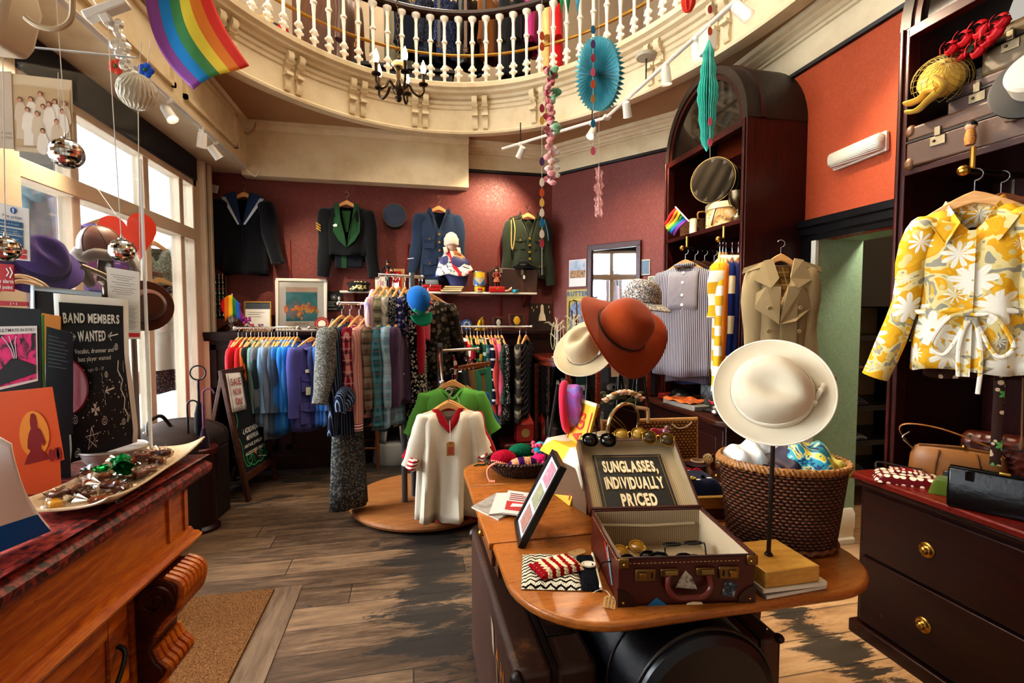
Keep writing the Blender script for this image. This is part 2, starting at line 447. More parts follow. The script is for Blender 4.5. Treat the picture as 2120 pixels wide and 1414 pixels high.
b=MB();b.box(2.55,2.68,2.64,4.3,0,3.9);b.box(2.55,2.68,1.925,2.64,2.0,3.9);b.box(2.9,3.0,-2,1.7,0,3.9);b.box(2.55,2.68,-2,1.925,3.0,3.9)
zf(b.zC('wall_right',REDW_LIT,smooth=False))
path=[(2.55,-2),(2.55,4.22),(1.62,5.42),(.64,5.42)]
b=MB();zg(b,path,[(.0,3.105),(.022,3.11),(.026,3.13),(.0,3.14)]);zf(b.zC('trim_1',DARKT))
b=MB();zg(b,path,[(.0,3.14),(.012,3.14),(.014,3.3),(.03,3.305),(.035,3.32),(.05,3.325),(.06,3.345),(.085,3.36),(.09,3.375),(.115,3.385),(.12,3.42),(0,3.42)])
zf(b.zC('trim_2',CREAM,ang=25))
EC=(.25,2.42);EA,EB=2.03,2.68
def ell(t,off=0.0):return(max(EC[0]+(EA+off)*cos(t),-1.5-off),EC[1]+(EB+off)*sin(t))
N=120;TT=[2*pi*i/N for i in range(N)]
def ellz(offs):return offs
b=MB();inn=[ell(t)for t in TT];out=[]
for(x,y)in inn:
 dx,dy=x-EC[0],y-EC[1];k=min((2.9-EC[0])/dx if dx>1e-6 else(-1.6-EC[0])/dx if dx<-1e-6 else 9,(5.6-EC[1])/dy if dy>1e-6 else(-2.2-EC[1])/dy if dy<-1e-6 else 9)
 out.append((EC[0]+dx*max(k,1.01),EC[1]+dy*max(k,1.01)))
b.zJ([[(*p,3.42)for p in inn],[(*p,3.42)for p in out],[(*p,3.9)for p in out],[(*p,3.9)for p in inn]],cap=False)
zf(b.zC('ceiling',P('#a98560',.6,var=.1),smooth=False))  # brown base colour holds the shade of the ceiling underside
b=MB()
pr=[(-.05,3.38),(.015,3.38),(.02,3.4),(.0,3.42),(.0,3.62),(.012,3.63),(.016,3.66),(.03,3.67),(.034,3.7),(.015,3.71),(.012,3.7),(.05,3.715),(.06,3.74),(.1,3.755),(.105,3.78),(.135,3.795),(.14,3.835),(.11,3.855),(-.12,3.86),(-.12,3.4)]
zg(b,inn,pr,closed=True);fas=zf(b.zC('ceiling_fascia',CREAM,ang=25))
def curve_len():
 L=[0]
 for i in range(N):L.append(L[-1]+(Vector(inn[(i+1)%N])-Vector(inn[i])).length)
 return L
LL=curve_len()
def along(s):
 s%=LL[-1];i=next(i for i in range(N)if LL[i+1]>=s);f=(s-LL[i])/(LL[i+1]-LL[i])
 p=Vector(inn[i]).lerp(Vector(inn[(i+1)%N]),f);tdir=(Vector(inn[(i+1)%N])-Vector(inn[i])).normalized()
 return p,Vector((-tdir.y,tdir.x)),tdir
s0=next(LL[i]for i in range(N)if TT[i]>pi/2)
k=0
for q in range(-7,7):
 p,nn,td=along(s0+.02+q*.62)
 if p.y<1.6:continue
 for e in(-.052,.052):
  b=MB();prof=[(0,3.43),(.02,3.43),(.035,3.47),(.02,3.55),(.022,3.62),(.045,3.63),(.075,3.66),(.09,3.7),(.08,3.735),(0,3.735)]
  o=Vector((p.x,p.y))+td*e;w=.026
  b.zJ([[(o.x+td.x*s+nn.x*a,o.y+td.y*s+nn.y*a,z)for a,z in prof]for s in(-w,w)])
  for rr_ in(3.56,3.65):b.zJ([[(o.x+td.x*s+nn.x*a,o.y+td.y*s+nn.y*a,rr_+z)for a,z in[(0,-.012),(.06 if rr_<3.7 else.1,-.012),(.06 if rr_<3.7 else.1,.012),(0,.012)]]for s in(-w-.006,w+.006)])
  b.zC('bracket',CREAM,fas)
DZ=.212
rail=zB('balustrade','curved white iron balustrade with dark handrail above the cream balcony front','balustrade',(0,0,DZ));rail.scale=(1,1,.92)
bprof=[(.03,3.965),(.03,3.985),(.017,3.99),(.015,4.03),(.024,4.045),(.028,4.065),(.024,4.085),(.017,4.095),(.026,4.12),(.032,4.14),(.024,4.16),(.013,4.175),(.014,4.3),(.019,4.38),(.019,4.4),(.03,4.41),(.03,4.425),(.019,4.435),(.016,4.46),(.014,4.58),(.02,4.62),(.024,4.64),(.04,4.655),(.044,4.68),(.02,4.69)]
n0=int(LL[-1]/.143)
for q in range(n0):
 p,nn,td=along(q*LL[-1]/n0)
 if p.y<2.4:continue
 b=MB();b.zE([(r,z)for r,z in bprof],10,(p.x+nn.x*.03,p.y+nn.y*.03,0))
 for zz in(4.075,4.14):
  for e in(-1,1):b.zI((p.x+nn.x*.03+td.x*e*.032,p.y+nn.y*.03+td.y*e*.032,zz-.012),(.012,.012,.015),8,6)
 b.zC('baluster',P('#e6dfd0',.5,var=.06),rail)
b=MB();zg(b,[ell(t,.0)for t in TT],[(-.02,4.69),(-.02,4.74),(.0,4.76),(.05,4.76),(.075,4.74),(.075,4.71),(.055,4.69)],True);b.zC('handrail',P('#2a1610',.3),rail)
b=MB();b.zD([(*ell(t,.16),4.39)for t in TT],.016,8,closed=True);b.zC('brass_rod',zo,rail)
zf(MB().box(-3.2,3.6,5.56,7.2,3.88,3.96).zC('floor_gallery',qK('#3a2416','#5d3b22'),smooth=False))
zf(MB().box(-3.4,3.8,7.15,7.25,3.9,7).zC('wall_gallery',P('#b9a78f',.7),smooth=False))
zf(MB().box(-3.4,-3.3,3,7.2,3.9,7).zC('wall_gallery_left',P('#b9a78f',.7),smooth=False))
zf(MB().box(3.6,3.7,3,7.2,3.9,7).zC('wall_gallery_right',P('#b9a78f',.7),smooth=False))
zf(MB().box(-3.4,3.7,5.6,7.2,6.9,7).zC('ceiling_gallery',P('#a18a69',.7),smooth=False))
b=MB();b.box(-2.02,-1.55,-2,5.42,2.95,3.9)
for y0 in(-.9,.3,1.5,2.7,3.9):
 for(za,zb,d)in((3.05,3.36,.012),(3.46,3.8,.012)):
  y1=y0+1.05
  for(a,c_,e,f_)in((y0,y0+.03,za,zb),(y1-.03,y1,za,zb),(y0,y1,za,za+.03),(y0,y1,zb-.03,zb)):b.box(-1.552,-1.55+d+.012,a,c_,e,f_)
zg(b,[(-1.55,-2),(-1.55,5.42)],[(0,3.38),(-.03,3.385),(-.045,3.41),(-.03,3.44),(0,3.445)])
zg(b,[(-1.55,-2),(-1.55,5.42)],[(0,2.95),(-.015,2.95),(-.02,2.99),(0,3.0)])
zf(b.zC('beam_left',CREAM,ang=25))
b=MB();b.box(-1.6,.64,5.27,5.42,2.9,3.42);zg(b,[(.64,5.27),(-1.55,5.27)],[(0,3.34),(.02,3.345),(.03,3.37),(.05,3.38),(.06,3.42),(0,3.42)])
zf(b.zC('beam_back',CREAM,ang=25))
WX=-1.95
zf(MB().box(-2.02,-1.88,-2,4.98,2.74,2.95).zC('trim_3',NAVY,qE=.01))
win=zf(MB().box(-2.0,-1.9,4.93,5.06,0,2.95).zC('window_1',WINP,qE=.008))
def bar(name,x0,x1,y0,y1,z0,z1,m=WINP,par=win):return MB().box(x0,x1,y0,y1,z0,z1).zC(name,m,par,qE=.006)
bar('window_frame',-2.0,-1.9,-2,5.0,2.69,2.75);bar('transom',-2.01,-1.89,-2,4.95,2.2,2.3);bar('sill',-2.06,-1.84,-2,5.06,.34,.42);bar('riser',-2.0,-1.9,-2,5.06,0,.34,DARKT)
for yy in(3.35,4.15,4.72):bar('mullion',-1.99,-1.91,yy-.035,yy+.035,.42,2.7)
bar('post',-2.02,-1.86,2.45,2.86,0,2.95,WINP);bar('post',-2.02,-1.86,5.06,5.12,0,2.95,P('#e3d6bf',.5));bar('post',-2.03,-1.87,5.12,5.16,0,2.95,zp);bar('post',-2.03,-1.84,5.16,5.21,0,2.95,P('#cfc0a4',.5))
MB().box(-1.952,-1.948,-2,5.0,.42,2.7).zC('pane',zY((.96,.98,1),.06),win)
zf(MB().box(-2.05,-1.93,5.2,5.45,0,3).zC('wall_left',REDW,smooth=False))
WF=P('#eef2f4',.4,var=.03)
ext=zf(MB().box(-3.15,-3.05,-2.5,5.6,.3,.45).zC('window_2',WF))
for yy in(-.6,1.2,3.0,4.1,5.35):bar('mullion',-3.14,-3.06,yy-.05,yy+.05,.45,3.6,WF,ext)
bar('transom',-3.15,-3.05,-2.5,5.6,2.32,2.42,WF,ext);bar('window_head',-3.15,-3.05,-2.5,5.6,3.35,3.6,WF,ext)
b=MB();b.zD([(-3.0,3.55+1.0*cos(a),2.42+.85*sin(a))for a in(pi*i/20 for i in range(21))],.05,6)
b.zD([(-3.0,3.55+.86*cos(a),2.42+.72*sin(a))for a in(pi*i/20 for i in range(21))],.018,6);b.zC('window_arch',WF,ext)
zf(MB().box(-3.1,-2.0,-2.5,5.6,0,.36).zC('floor_window_bay',P('#d8d2c8',.6),smooth=False))
zf(MB().box(-3.1,-2.03,5.3,5.4,.3,3.6).zC('wall_window_bay',P('#e8e6e0',.6),smooth=False))
zf(MB().box(-3.1,-2.03,-2.5,5.4,3.3,3.4).zC('ceiling_window_bay',P('#d7dde0',.6),smooth=False))
b=MB();b.box(-11,-10.6,-6,16,-1,9);fac=zf(b.zC('street_building_exterior',P('#f4f5f6',.6,var=.03),smooth=False))
for yy in range(-3,14,3):
 for zz in(1.0,4.2):MB().box(-10.62,-10.5,yy,yy+1.2,zz,zz+1.9).zC('window_pane',P('#c3ccd3',.2),fac)
zf(MB().box(-10.6,-3.2,-6,16,-.3,-.2).zC('pavement',P('#c9c9c7',.7),smooth=False))
zf(MB().box(2.552,2.9,2.634,2.72,0,2.0).zC('wall_door_reveal',GREENW,smooth=False))
zf(MB().box(2.69,2.9,1.93,2.72,2.0,2.06).zC('ceiling_door_reveal',P('#8fae8d',.6),smooth=False))
b=MB();zg(b,[(2.55,1.93),(2.55,2.8)],[(0,1.99),(.02,1.99),(.025,2.02),(.04,2.03),(.045,2.07),(.06,2.08),(.065,2.12),(0,2.13)]);b.box(2.53,2.549,2.665,2.78,0,2.0)
zf(b.zC('door_1',P('#100e0f',.3)))
zf(MB().box(2.53,2.553,2.628,2.664,0,1.995).zC('trim_4',P('#d9d4c6',.6)))
b=MB();zg(b,[(2.88,2.634),(2.556,2.634)],[(0,0),(.035,0),(.035,.03),(.022,.04),(.024,.09),(.03,.1),(.03,.2),(.015,.225),(0,.23)]);zf(b.zC('baseboard_door',P('#e3dcc8',.5)))
zf(MB().box(4.3,4.4,.5,4.5,0,3).zC('wall_store',P('#cdb890',.7),smooth=False));zf(MB().box(2.7,4.4,4.1,4.2,0,3).zC('wall_store_back',P('#c9b58f',.7),smooth=False))
zf(MB().box(2.7,4.4,.5,4.2,2.6,2.7).zC('ceiling_store',P('#c9c0a9',.7),smooth=False))
b=MB();b.box(-1.9,1.6,5.08,5.42,.74,1.33);b.box(-1.9,-.76,5.08,5.42,0,.74);b.box(-.76,1.6,5.4,5.42,0,.74)
for x0 in(-1.85,-1.2,-.55,.1,.75):
 for(za,zb)in(((.2,.62),(.78,1.24))if x0<-1 else((.78,1.24),)):
  for q in((x0,x0+.05,za,zb),(x0+.5,x0+.55,za,zb),(x0,x0+.55,za,za+.05),(x0,x0+.55,zb-.05,zb)):b.box(q[0],q[1],5.06,5.09,q[2],q[3])
zg(b,[(1.6,5.08),(-1.9,5.08)],[(0,1.27),(.02,1.275),(.03,1.3),(.05,1.33),(.05,1.36),(-.34,1.36),(-.34,1.27)]);b.box(-1.9,-.76,5.05,5.09,0,.14)
zf(b.zC('wall_back_dado',qK('#150505','#2d0d0a',(14,14,1.4),.35,jD=.08),ang=30))
b=MB();b.box(-1.9,-1.5,5.4,5.42,.0,.1);
for x in(-1.21,-.02,1.0,):MB().box(x-.012,x+.012,5.405,5.42,1.4,2.3).zC('shelf_strip',P('#7a2a22',.5));zx(C.objects[-1],['','',''][0]or 'red slotted metal shelf upright on the red wall at %s'%{-1.21:'the sailor jacket',-.02:'the green-lapelled jacket',1.0:'the brown suitcase'}[x],'shelf upright')
CAMP=Vector((0,0,H))
def zk(o,z,x=(1,0,0)):
 z=Vector(z).normalized();x=Vector(x);x=(x-z*x.dot(z)).normalized();y=z.cross(x);M=Matrix((x,y,z)).transposed().to_4x4();M.translation=Vector(o);return M
def qp(name,lab,M,mat,cr=.085,ch=.11,brim=.085,oval=1.12,pinch=.0,curl=.0,wave=None,band=None,bandh=.028,top=.9,sq=.62,brimmat=None,qL=None):
 t_=zB(name,lab,'hat');qc(t_,M)
 def cf(u,v):
  ph=v*pi/2;k=cos(ph)**sq if v<.999 else 0;z=ch*k;r=cr*sin(ph)**sq*(top+(1-top)*(1-k))
  x=r*oval*cos(2*pi*u);y=r*sin(2*pi*u);q=math.exp(-(y/(cr*.34))**2)*max(0,min(1,x/cr+.9))*max(0,1-v*1.1);z-=pinch*q
  if pinch:y*=1-.22*max(0,x/cr)*max(0,1-abs(v-.45)*1.2)
  return(x,y,z)
 mb=MB();mb.zF(cf,56,22,cu=True);mb.zC('crown',mat,t_,qF=.003,ang=80)
 wv=wave or(lambda a,v:0)
 mb=MB();mb.zF(lambda u,v:((cr+brim*v)*cos(2*pi*u)*(oval+(1.02-oval)*v),(cr+brim*v)*sin(2*pi*u),curl*v*v+wv(2*pi*u,v)),72,9,cu=True);mb.zC('brim',brimmat or mat,t_,qF=.004,ang=80)
 if qL:MB().zD([((cr+brim)*cos(a)*1.02,(cr+brim)*sin(a),curl+wv(a,1))for a in(2*pi*i/72 for i in range(72))],.003,6,closed=True).zC('brim_edge',qL,t_)
 if band:mb=MB();mb.zF(lambda u,v:((cr*1.012-.004*v)*oval*cos(2*pi*u),(cr*1.012-.004*v)*sin(2*pi*u),.003+bandh*v),56,3,cu=True);mb.zC('band',band,t_,qF=.003)
 return t_
def qJ(a,p):return math.copysign(abs(a)**p,a)
class zM:
 """hangs from its hook point: x along the shoulders, front towards -y, z down from 0"""
 def __init__(s,name,label,cat,loc,rz,mat,w=.21,L=.8,d=.075,sl=.6,spread=.1,sr=(.075,.052),qH=1.05,nw=.075,qG=.05,fold=.012,qu=.3,group=None,qC=None,z0=-.142,sy=.0,qI=0,nf=6,hem=0.0,qv=None,tilt=0,qt=None,qD=.75,bend=.0,qr=.07,puff=.02):
  s.root=zB(name,label,cat,loc,rz,group,rot=(tilt,0,rz)if tilt else None)
  s.w,s.L,s.d,s.z0,s.nw,s.qu,s.qH,s.qv,s.qG=w,L,d,z0,nw,qu,qH,qv,qG
  r=random.Random(qI*31+len(label));ph=r.uniform(0,6);ph2=r.uniform(0,6)
  mb=MB()
  def fn(u,v):
   th=2*pi*u;ww,dd=s.wd(v);x=ww*qJ(cos(th),.75);y=dd*qJ(sin(th),.75)
   zt=s.ztop(x)
   if y<0 and abs(x)<nw:zt-=qG*(1-abs(x)/nw)**.8*min(1,-y/max(dd,1e-6)+.0)
   if y>=0 and abs(x)<nw:zt-=.012*(1-(x/nw)**2)
   zb=-L+hem*abs(sin(th))*(1 if y<0 else-1)*.5+.008*sin(3*th+ph)
   rip=fold*(.25+.75*v)*v**.5*sin(nf*th+ph+1.5*v)+fold*.4*v*sin((nf*2+1)*th+ph2)
   sc=1+rip/max(.05,math.hypot(x,y))
   return(x*(1+rip*.5/max(w,.05)),y*sc+(rip if abs(y)>dd*.5 else 0)*.6*(1 if y>0 else-1),zt+(zb-zt)*v)
  mb.zF(fn,44,15,cu=True);s.body=mb.zC('body',mat,s.root,qF=.003,ang=70)
  sm=qC or mat
  if sl>0:
   for e in(-1,1):
    mb=MB();x0=w-.05;zs=s.ztop(x0+.015)-.004;FF=(0,.012,.04,.09,.17,.28,.4,.52,.64,.76,.88,1);n=len(FF);pts=[];rs=[]
    sp=spread[0 if e<0 else 1]if isinstance(spread,tuple)else spread
    for i in range(n):
     f=FF[i];a=sp*(1+.5*(f-.5));rr=sr[0]*(1-f)+sr[1]*f+.006*sin(f*9+ph+e)
     pts.append((e*(x0+sl*f*sin(a)+puff*sin(pi*min(1,f*2.2))),sy*f-.015*f-bend*sin(pi*f)*.5-bend*f,zs-sl*f*cos(a)+.0));rs.append(rr*(.3,.66,.88,.98,1,1,1,1,1,1,1,1)[i])
    mb.zD(pts,rs,14,qD=qD);mb.zC('sleeve',sm,s.root,ang=70)
    if qt:
     mb=MB();p=[Vector(pts[-1])+(Vector(pts[-1])-Vector(pts[-2])).normalized()*q for q in(-qr,.004)]
     mb.zD(p,[rs[-1]*1.08]*2,14,qD=qD);mb.zC('cuff',qt,s.root,ang=50)
  s.ph=ph
 def ztop(s,x):return s.z0-s.qu*max(0,abs(x)-s.nw)-.25*max(0,abs(x)-s.w*.85)
 def wd(s,v):
  ww=s.w*(1-.06*min(1,v/.2))*(1+(s.qH-1)*v)
  if s.qv:ww*=1-s.qv[1]*math.exp(-((v-s.qv[0])/.16)**2)
  dd=s.d*(.32+.68*min(1,v/.22)**.6)
  return ww,dd
 def fy(s,x,z):
  zt=s.ztop(x);v=min(1,max(0,(zt-z)/(zt+s.L)));ww,dd=s.wd(v);q=min(1,abs(x)/ww)
  return-dd*max(0,1-q**(1/.75*2))**(.375)
 def zy(s,name,zK,mat,off=.012,th=.006,par=None,up=None):
  mb=MB();mb.zK([(x,s.fy(x,z)-off-(up(x,z)if up else 0),z)for x,z in zK]);return mb.zC(name,mat,par or s.root,qF=th,smooth=False)
 def grid(s,name,x0,x1,z0,z1,mat,off=.01,n=6,m=6,th=.004):
  mb=MB();mb.zF(lambda u,v:(lambda x,z:(x,s.fy(x,z)-off,z))(x0+(x1-x0)*u,z0+(z1-z0)*v),n,m);return mb.zC(name,mat,s.root,qF=th)
 def qA(s,x,z,r,mat,off=.012):
  mb=MB();y=s.fy(x,z)-off;mb.zE([(0,-.004),(r*.8,-.004),(r,0),(r*.8,.003),(r*.4,.002),(0,.002)],12);o=mb.zC('button',mat,s.root,(x,y,z),(R(90),0,0));return o
 def qB(s,mat,drop=.07,stand=.03,half=None,open_=.0,back=True,off=.014):
  """folded shirt collar: band round the back and two points in front"""
  nw=half or s.nw
  for e in(-1,1):
   mb=MB();zt=s.z0
   P=[(e*nw*1.05,.01,zt+stand),(e*.012+e*open_,-.035-s.d*.4,zt-s.qG*.75+stand*.3),(e*(.05+open_),-.05-s.d*.55,zt-s.qG*.6-drop),(e*(nw+.05),-.045-s.d*.35,zt-.05),(e*(nw+.03),.01,zt-.022)]
   mb.zK(P);mb.zC('collar',mat,s.root,qF=.006,smooth=False,qE=.002)
  if back:
   mb=MB();mb.zF(lambda u,v:((nw*1.05+.03*v)*cos(pi*u),.01+(.045+.02*v)*sin(pi*u),s.z0+stand-v*(stand+.03)),12,3);mb.zC('collar',mat,s.root,qF=.005)
 def lapels(s,mat,zbut,wid=.085,notch=True,off=.02):
  for e in(-1,1):
   n=s.nw;t=s.z0+.012
   zK=[(e*n,t),(e*.004,zbut),(e*(wid*.55),zbut+.13),(e*(wid*1.15),zbut+.22)]
   if notch:zK+=[(e*(wid*.95),zbut+.225),(e*(wid*1.15),zbut+.26),(e*(n+.05),t-.035)]
   else:zK+=[(e*(wid*1.1),t-.12),(e*(n+.04),t-.02)]
   s.zy('lapel',zK,mat,off,.007)
 def pocket(s,x,z,w,h,mat,flap=True,off=.012,btn=None):
  s.zy('pocket',[(x-w/2,z),(x+w/2,z),(x+w/2,z-h),(x-w/2,z-h)],mat,off)
  if flap:s.zy('pocket_flap',[(x-w/2-.004,z+.01),(x+w/2+.004,z+.01),(x+w/2+.004,z-h*.28),(x,z-h*.42),(x-w/2-.004,z-h*.28)],mat,off+.006)
  if btn:s.qA(x,z-h*.25,.009,btn,off+.014)
def zL(loc,rz=0,w=.205,label='pale wooden hanger',group=None,mat=None,tilt=0,dip=.1,name='clothes_hanger'):
 o=zB(name,label,'hanger',loc,rz,group,rot=(tilt,0,rz)if tilt else None)
 mb=MB();up=[];lo=[]
 n=13
 for i in range(n):
  q=-1+2*i/(n-1);a=abs(q)
  top=-.082-dip*(a**1.25)-(.0 if a<.97 else.012);th=.046*(1-a*.45)
  up.append((q*w,top));lo.append((q*w,top-th))
 mb.zJ([[(x,y,z)for(x,z)in((u[0],u[1]),(l[0],l[1]))for y in((-.009,.009)if(x,z)==(u[0],u[1])else(.009,-.009))]for u,l in zip(up,lo)])
 mb.zC('arms',mat or OAKH,o,qE=.004)
 mb=MB();mb.zD([(0,0,-.085),(0,0,-.05)]+[(.022*sin(a)+.0,0,-.022+.022*cos(a))for a in(R(180-20*i)for i in range(13))],.0026,6);mb.zC('hook',zn,o)
 return o
def rail_hanger_group(locs,rz,label,group,mat=None):
 for p in locs:zL(p,rz,label=label,group=group,mat=mat)
NAVYC=zN('#0e1017',.2);
def qn(px,py,lab,mat=None,y=5.32):
 p=qa(px,py,y);p.z+=.0
 MB().zD([(p.x,5.42,p.z+.02),(p.x,p.y-.005,p.z+.0),(p.x,p.y-.03,p.z+.012)],.004,6).zC('wall_hook',zo)
 zx(C.objects[-1],'small metal hook in the red wall holding the '+lab,'hook')
 zL(p,0,w=.15,label='pale wooden hanger carrying the '+lab,mat=mat);return p
GOLD=P('#c9a44c',.3,.9,.1)
p=qn(505,380,'navy sailor jacket')
g=zM('sailor_jacket','black-navy sailor jacket with blue square collar edged in white tape','jacket',p,0,NAVYC,w=.23,L=.9,d=.085,sl=.62,spread=(.13,.16),sr=(.115,.085),qG=.3,nw=.1,qH=.95,qI=1,fold=.02)
SC=zN('#1d3050',.15);
for e in(-1,1):
 po=[(e*.06,-.10),(e*.1,-.1),(e*.2,-.145),(e*.03,-.43),(e*.006,-.43)]
 g.zy('sailor_collar',po,SC,.02,.006)
 for k in(0,.014,.028):g.zy('white_tape',[(e*(.19-k),-.155),(e*(.185-k),-.145),(e*(.028-k*.3),-.418),(e*(.034-k*.3),-.425)],P('#b9bcc0',.8),.027,.002)
g.zy('front_edge',[(-.004,-.43),(.004,-.43),(.012,-.9),(.004,-.9)],P('#050506',.8),.012,.003)
p=qn(718,398,'jacket with green lapels')
g=zM('mess_jacket','short black mess jacket with long dark green lapels and gold stripes on one sleeve','jacket',p,0,zN('#0f1013',.2),w=.235,L=.68,d=.075,sl=.7,spread=(.07,.1),sr=(.09,.065),qG=.42,nw=.085,qH=.86,qI=2,hem=.06)
GR=zN('#1f4227',.15)
for e in(-1,1):g.zy('lapel',[(e*.075,-.115),(e*.115,-.13),(e*.135,-.3),(e*.13,-.42),(e*.08,-.51),(e*.004,-.58),(e*.022,-.44),(e*.055,-.3)],GR,.02,.007)
g.zy('waistcoat',[(-.05,-.2),(.04,-.2),(.012,-.42),(-.012,-.42)],GR,-.01,.004)
for k in range(3):g.zy('sleeve_stripe',[(-.295+k*.004,-.33-k*.026),(-.25,-.36-k*.026),(-.25,-.372-k*.026),(-.295,-.345-k*.026)],GOLD,.075,.004)
g.zy('badge',[(-.13,-.36),(-.115,-.35),(-.1,-.345),(-.085,-.355),(-.09,-.372),(-.12,-.375)],P('#d8d6cc',.35,.8),.03,.004)
t_=zB('folded_trousers','dark trousers with green side stripe folded under the mess jacket','trousers',p)
MB().box(-.13,.15,-.03,.03,-.78,-.6).zC('legs',zN('#14171f'),t_,qE=.015);MB().box(-.06,-.01,-.034,-.03,-.78,-.64).zC('stripe',GR,t_)
p=qn(908,410,'blue air force jacket')
AF=zN('#28354a',.15)
g=zM('air_force_jacket','blue-grey air force jacket with brass buttons and braid on the cuffs','jacket',p,0,AF,w=.225,L=.9,d=.08,sl=.64,spread=(.14,.08),sr=(.085,.062),qG=.2,nw=.08,qH=.98,qI=3,qt=None,qv=(.5,.07))
g.lapels(AF,-.37,.09)
for i in range(4):g.qA(.0,-.4-.085*i,.014,GOLD)
for e in(-1,1):g.pocket(e*.105,-.42,.11,.13,AF,btn=GOLD);g.pocket(e*.1,-.67,.13,.16,AF,btn=GOLD)
g.zy('belt',[(-.2,-.55),(.2,-.55),(.2,-.6),(-.2,-.6)],AF,.014)
g.zy('cuff_braid',[(-.335,-.66),(-.23,-.645),(-.23,-.655),(-.335,-.67)],P('#b9bdc4',.7),.06,.003)
p=qn(1093,425,'green army jacket')
AG=zN('#2f3528',.15)
g=zM('army_jacket','olive green army jacket with brass buttons, shoulder cord and gold lanyard','jacket',p,0,AG,w=.225,L=.82,d=.08,sl=.72,spread=(.12,.1),sr=(.085,.06),qG=.2,nw=.08,qH=.98,qI=4,qv=(.5,.06))
g.lapels(AG,-.34,.085)
for i in range(4):g.qA(0,-.38-.075*i,.014,GOLD)
for e in(-1,1):
 g.pocket(e*.11,-.37,.11,.13,AG,btn=GOLD);g.pocket(e*.11,-.66,.13,.12,AG,btn=GOLD)
 g.zy('epaulette',[(e*.1,-.115),(e*.22,-.155),(e*.22,-.185),(e*.1,-.14)],AG,.02)
MB().zD(zA([(-.18,-.05,-.16),(-.17,-.1,-.3),(-.19,-.1,-.5),(-.205,-.08,-.45),(-.2,-.05,-.18)],6),.007,6).zC('lanyard',P('#a08a4e',.6),g.root)
MB().zD(zA([(.18,-.05,-.16),(.2,-.1,-.3),(.215,-.09,-.4)],6),.009,6).zC('cord',P('#3f6278',.6),g.root)
p=qa(817,446,5.36);t_=zB('peaked_cap','blue-grey peaked cap hung flat on the wall between two jackets','cap',p,rot=(R(90),0,0))
MB().zE([(0,.02),(.1,.02),(.118,.012),(.122,-.0),(.115,-.02),(.098,-.05),(0,-.05)],32).zC('crown',zN('#3b4252'),t_)
MB().zD([(.121*cos(a),.121*sin(a),.008)for a in(2*pi*i/32 for i in range(32))],.004,6,closed=True).zC('piping',P('#6b5a45',.7),t_)
MB().zG([(.09*cos(a),-.06-.09*sin(a)*.9)for a in(pi*i/12 for i in range(13))],-.055,-.047).zC('peak',zp,t_)
SY=5.18;a=qa(703,600,SY);b2=qa(1112,607,SY);SZ=(a.z+b2 .z)/2
t_=zB('wall_shelf','long white wall shelf below the uniforms','shelf',((a.x+b2 .x)/2,5.29,SZ));hw=(b2 .x-a.x)/2
MB().box(-hw,hw,-.11,.115,-.022,0).zC('board',P('#d9d1c0',.5),t_,qE=.004)
for x in(-hw+.14,0,hw-.1):MB().zG([(.11,-.022),(-.09,-.022),(-.07,-.045),(.11,-.16)],x-.012,x+.012,'yz').zC('bracket',P('#5e1f1a',.5),t_)
def sh(px,dy=0.0):q=qa(px,603,5.24+dy);return Vector((q.x,5.24+dy,SZ))
t_=zB('officer_cap','black officer cap with gold leaf badge at the end of the white shelf','cap',sh(743))
MB().zE([(0,.10),(.07,.1),(.11,.085),(.12,.07),(.1,.045),(.095,.0),(0,.0)],28).zC('crown',P('#16130f',.6),t_)
MB().zE([(.0961,.004),(.0985,.006),(.1,.04),(.0965,.044)],28).zC('band',P('#0a0a0a',.5),t_)
mb=MB();rr=random.Random(2)
for i in range(46):
 an=rr.uniform(-2.4,-.75);mb.zI((.1*cos(an),.1*sin(an)*1.02,rr.uniform(.012,.085)),(.013,.009,.011),7,5)
mb.zC('gold_badge',P('#d8cf95',.35,.6),t_)
mb=MB();mb.zF(lambda u,v:((.095+.045*v*sin(pi*u))*cos(-pi*u),(.095+.06*v)*sin(-pi*u)*(1),.006-.02*v*sin(pi*u)),16,4);mb.zC('peak',P('#0b0b0b',.2),t_,qF=.004)
q=sh(788,.03);t_=MB().box(-.055,.055,0,.004,0,.17).zC('white_card',zr,None,q,(R(-6),0,R(4)));zx(t_,'plain white card standing on the shelf behind the clothes rail','card')
MB().box(-.03,.03,-.002,0,.06,.11).zC('print',P('#c9a0a0',.7),t_)
q=sh(823,.02);t_=zB('heart_box','red boxed card with a white heart window and beige back','box',q,rz=R(-6))
MB().box(-.09,.07,.02,.06,0,.24).zC('back_card',P('#c9a36d',.7),t_);MB().box(-.075,.04,-.02,.02,0,.21).zC('box',P('#a5161c',.4),t_)
hp=lambda s:[(s*16*sin(a)**3/16,s*(13*cos(a)-5*cos(2*a)-2*cos(3*a)-cos(4*a))/16)for a in(2*pi*i/28 for i in range(28))]
MB().zG([(x-.018,z+.155)for x,z in hp(.042)],-.024,-.021,'xz').zC('heart_outline',P('#f1e9e0',.5),t_);MB().zG([(x-.018,z+.155)for x,z in hp(.034)],-.027,-.024,'xz').zC('heart',P('#b3161c',.4),t_)
MB().box(-.05,.02,-.025,-.02,.02,.09).zC('label',P('#dfe6ea',.5),t_)
q=sh(803,-.02);q.z+=.002;t_=zB('dancer_figurine','small painted figurine in black trousers, flat black hat and red sash, hands on hips','figurine',q)
mb=MB();mb.zE([(0,0),(.03,0),(.03,.012),(0,.012)],14)
for e in(-1,1):mb.zD([(e*.014,0,.012),(e*.012,0,.09),(e*.01,0,.17)],[.009,.011,.014],8)
mb.zD([(0,0,.165),(0,0,.2),(0,0,.25),(0,0,.268)],[.02,.018,.026,.01],10);
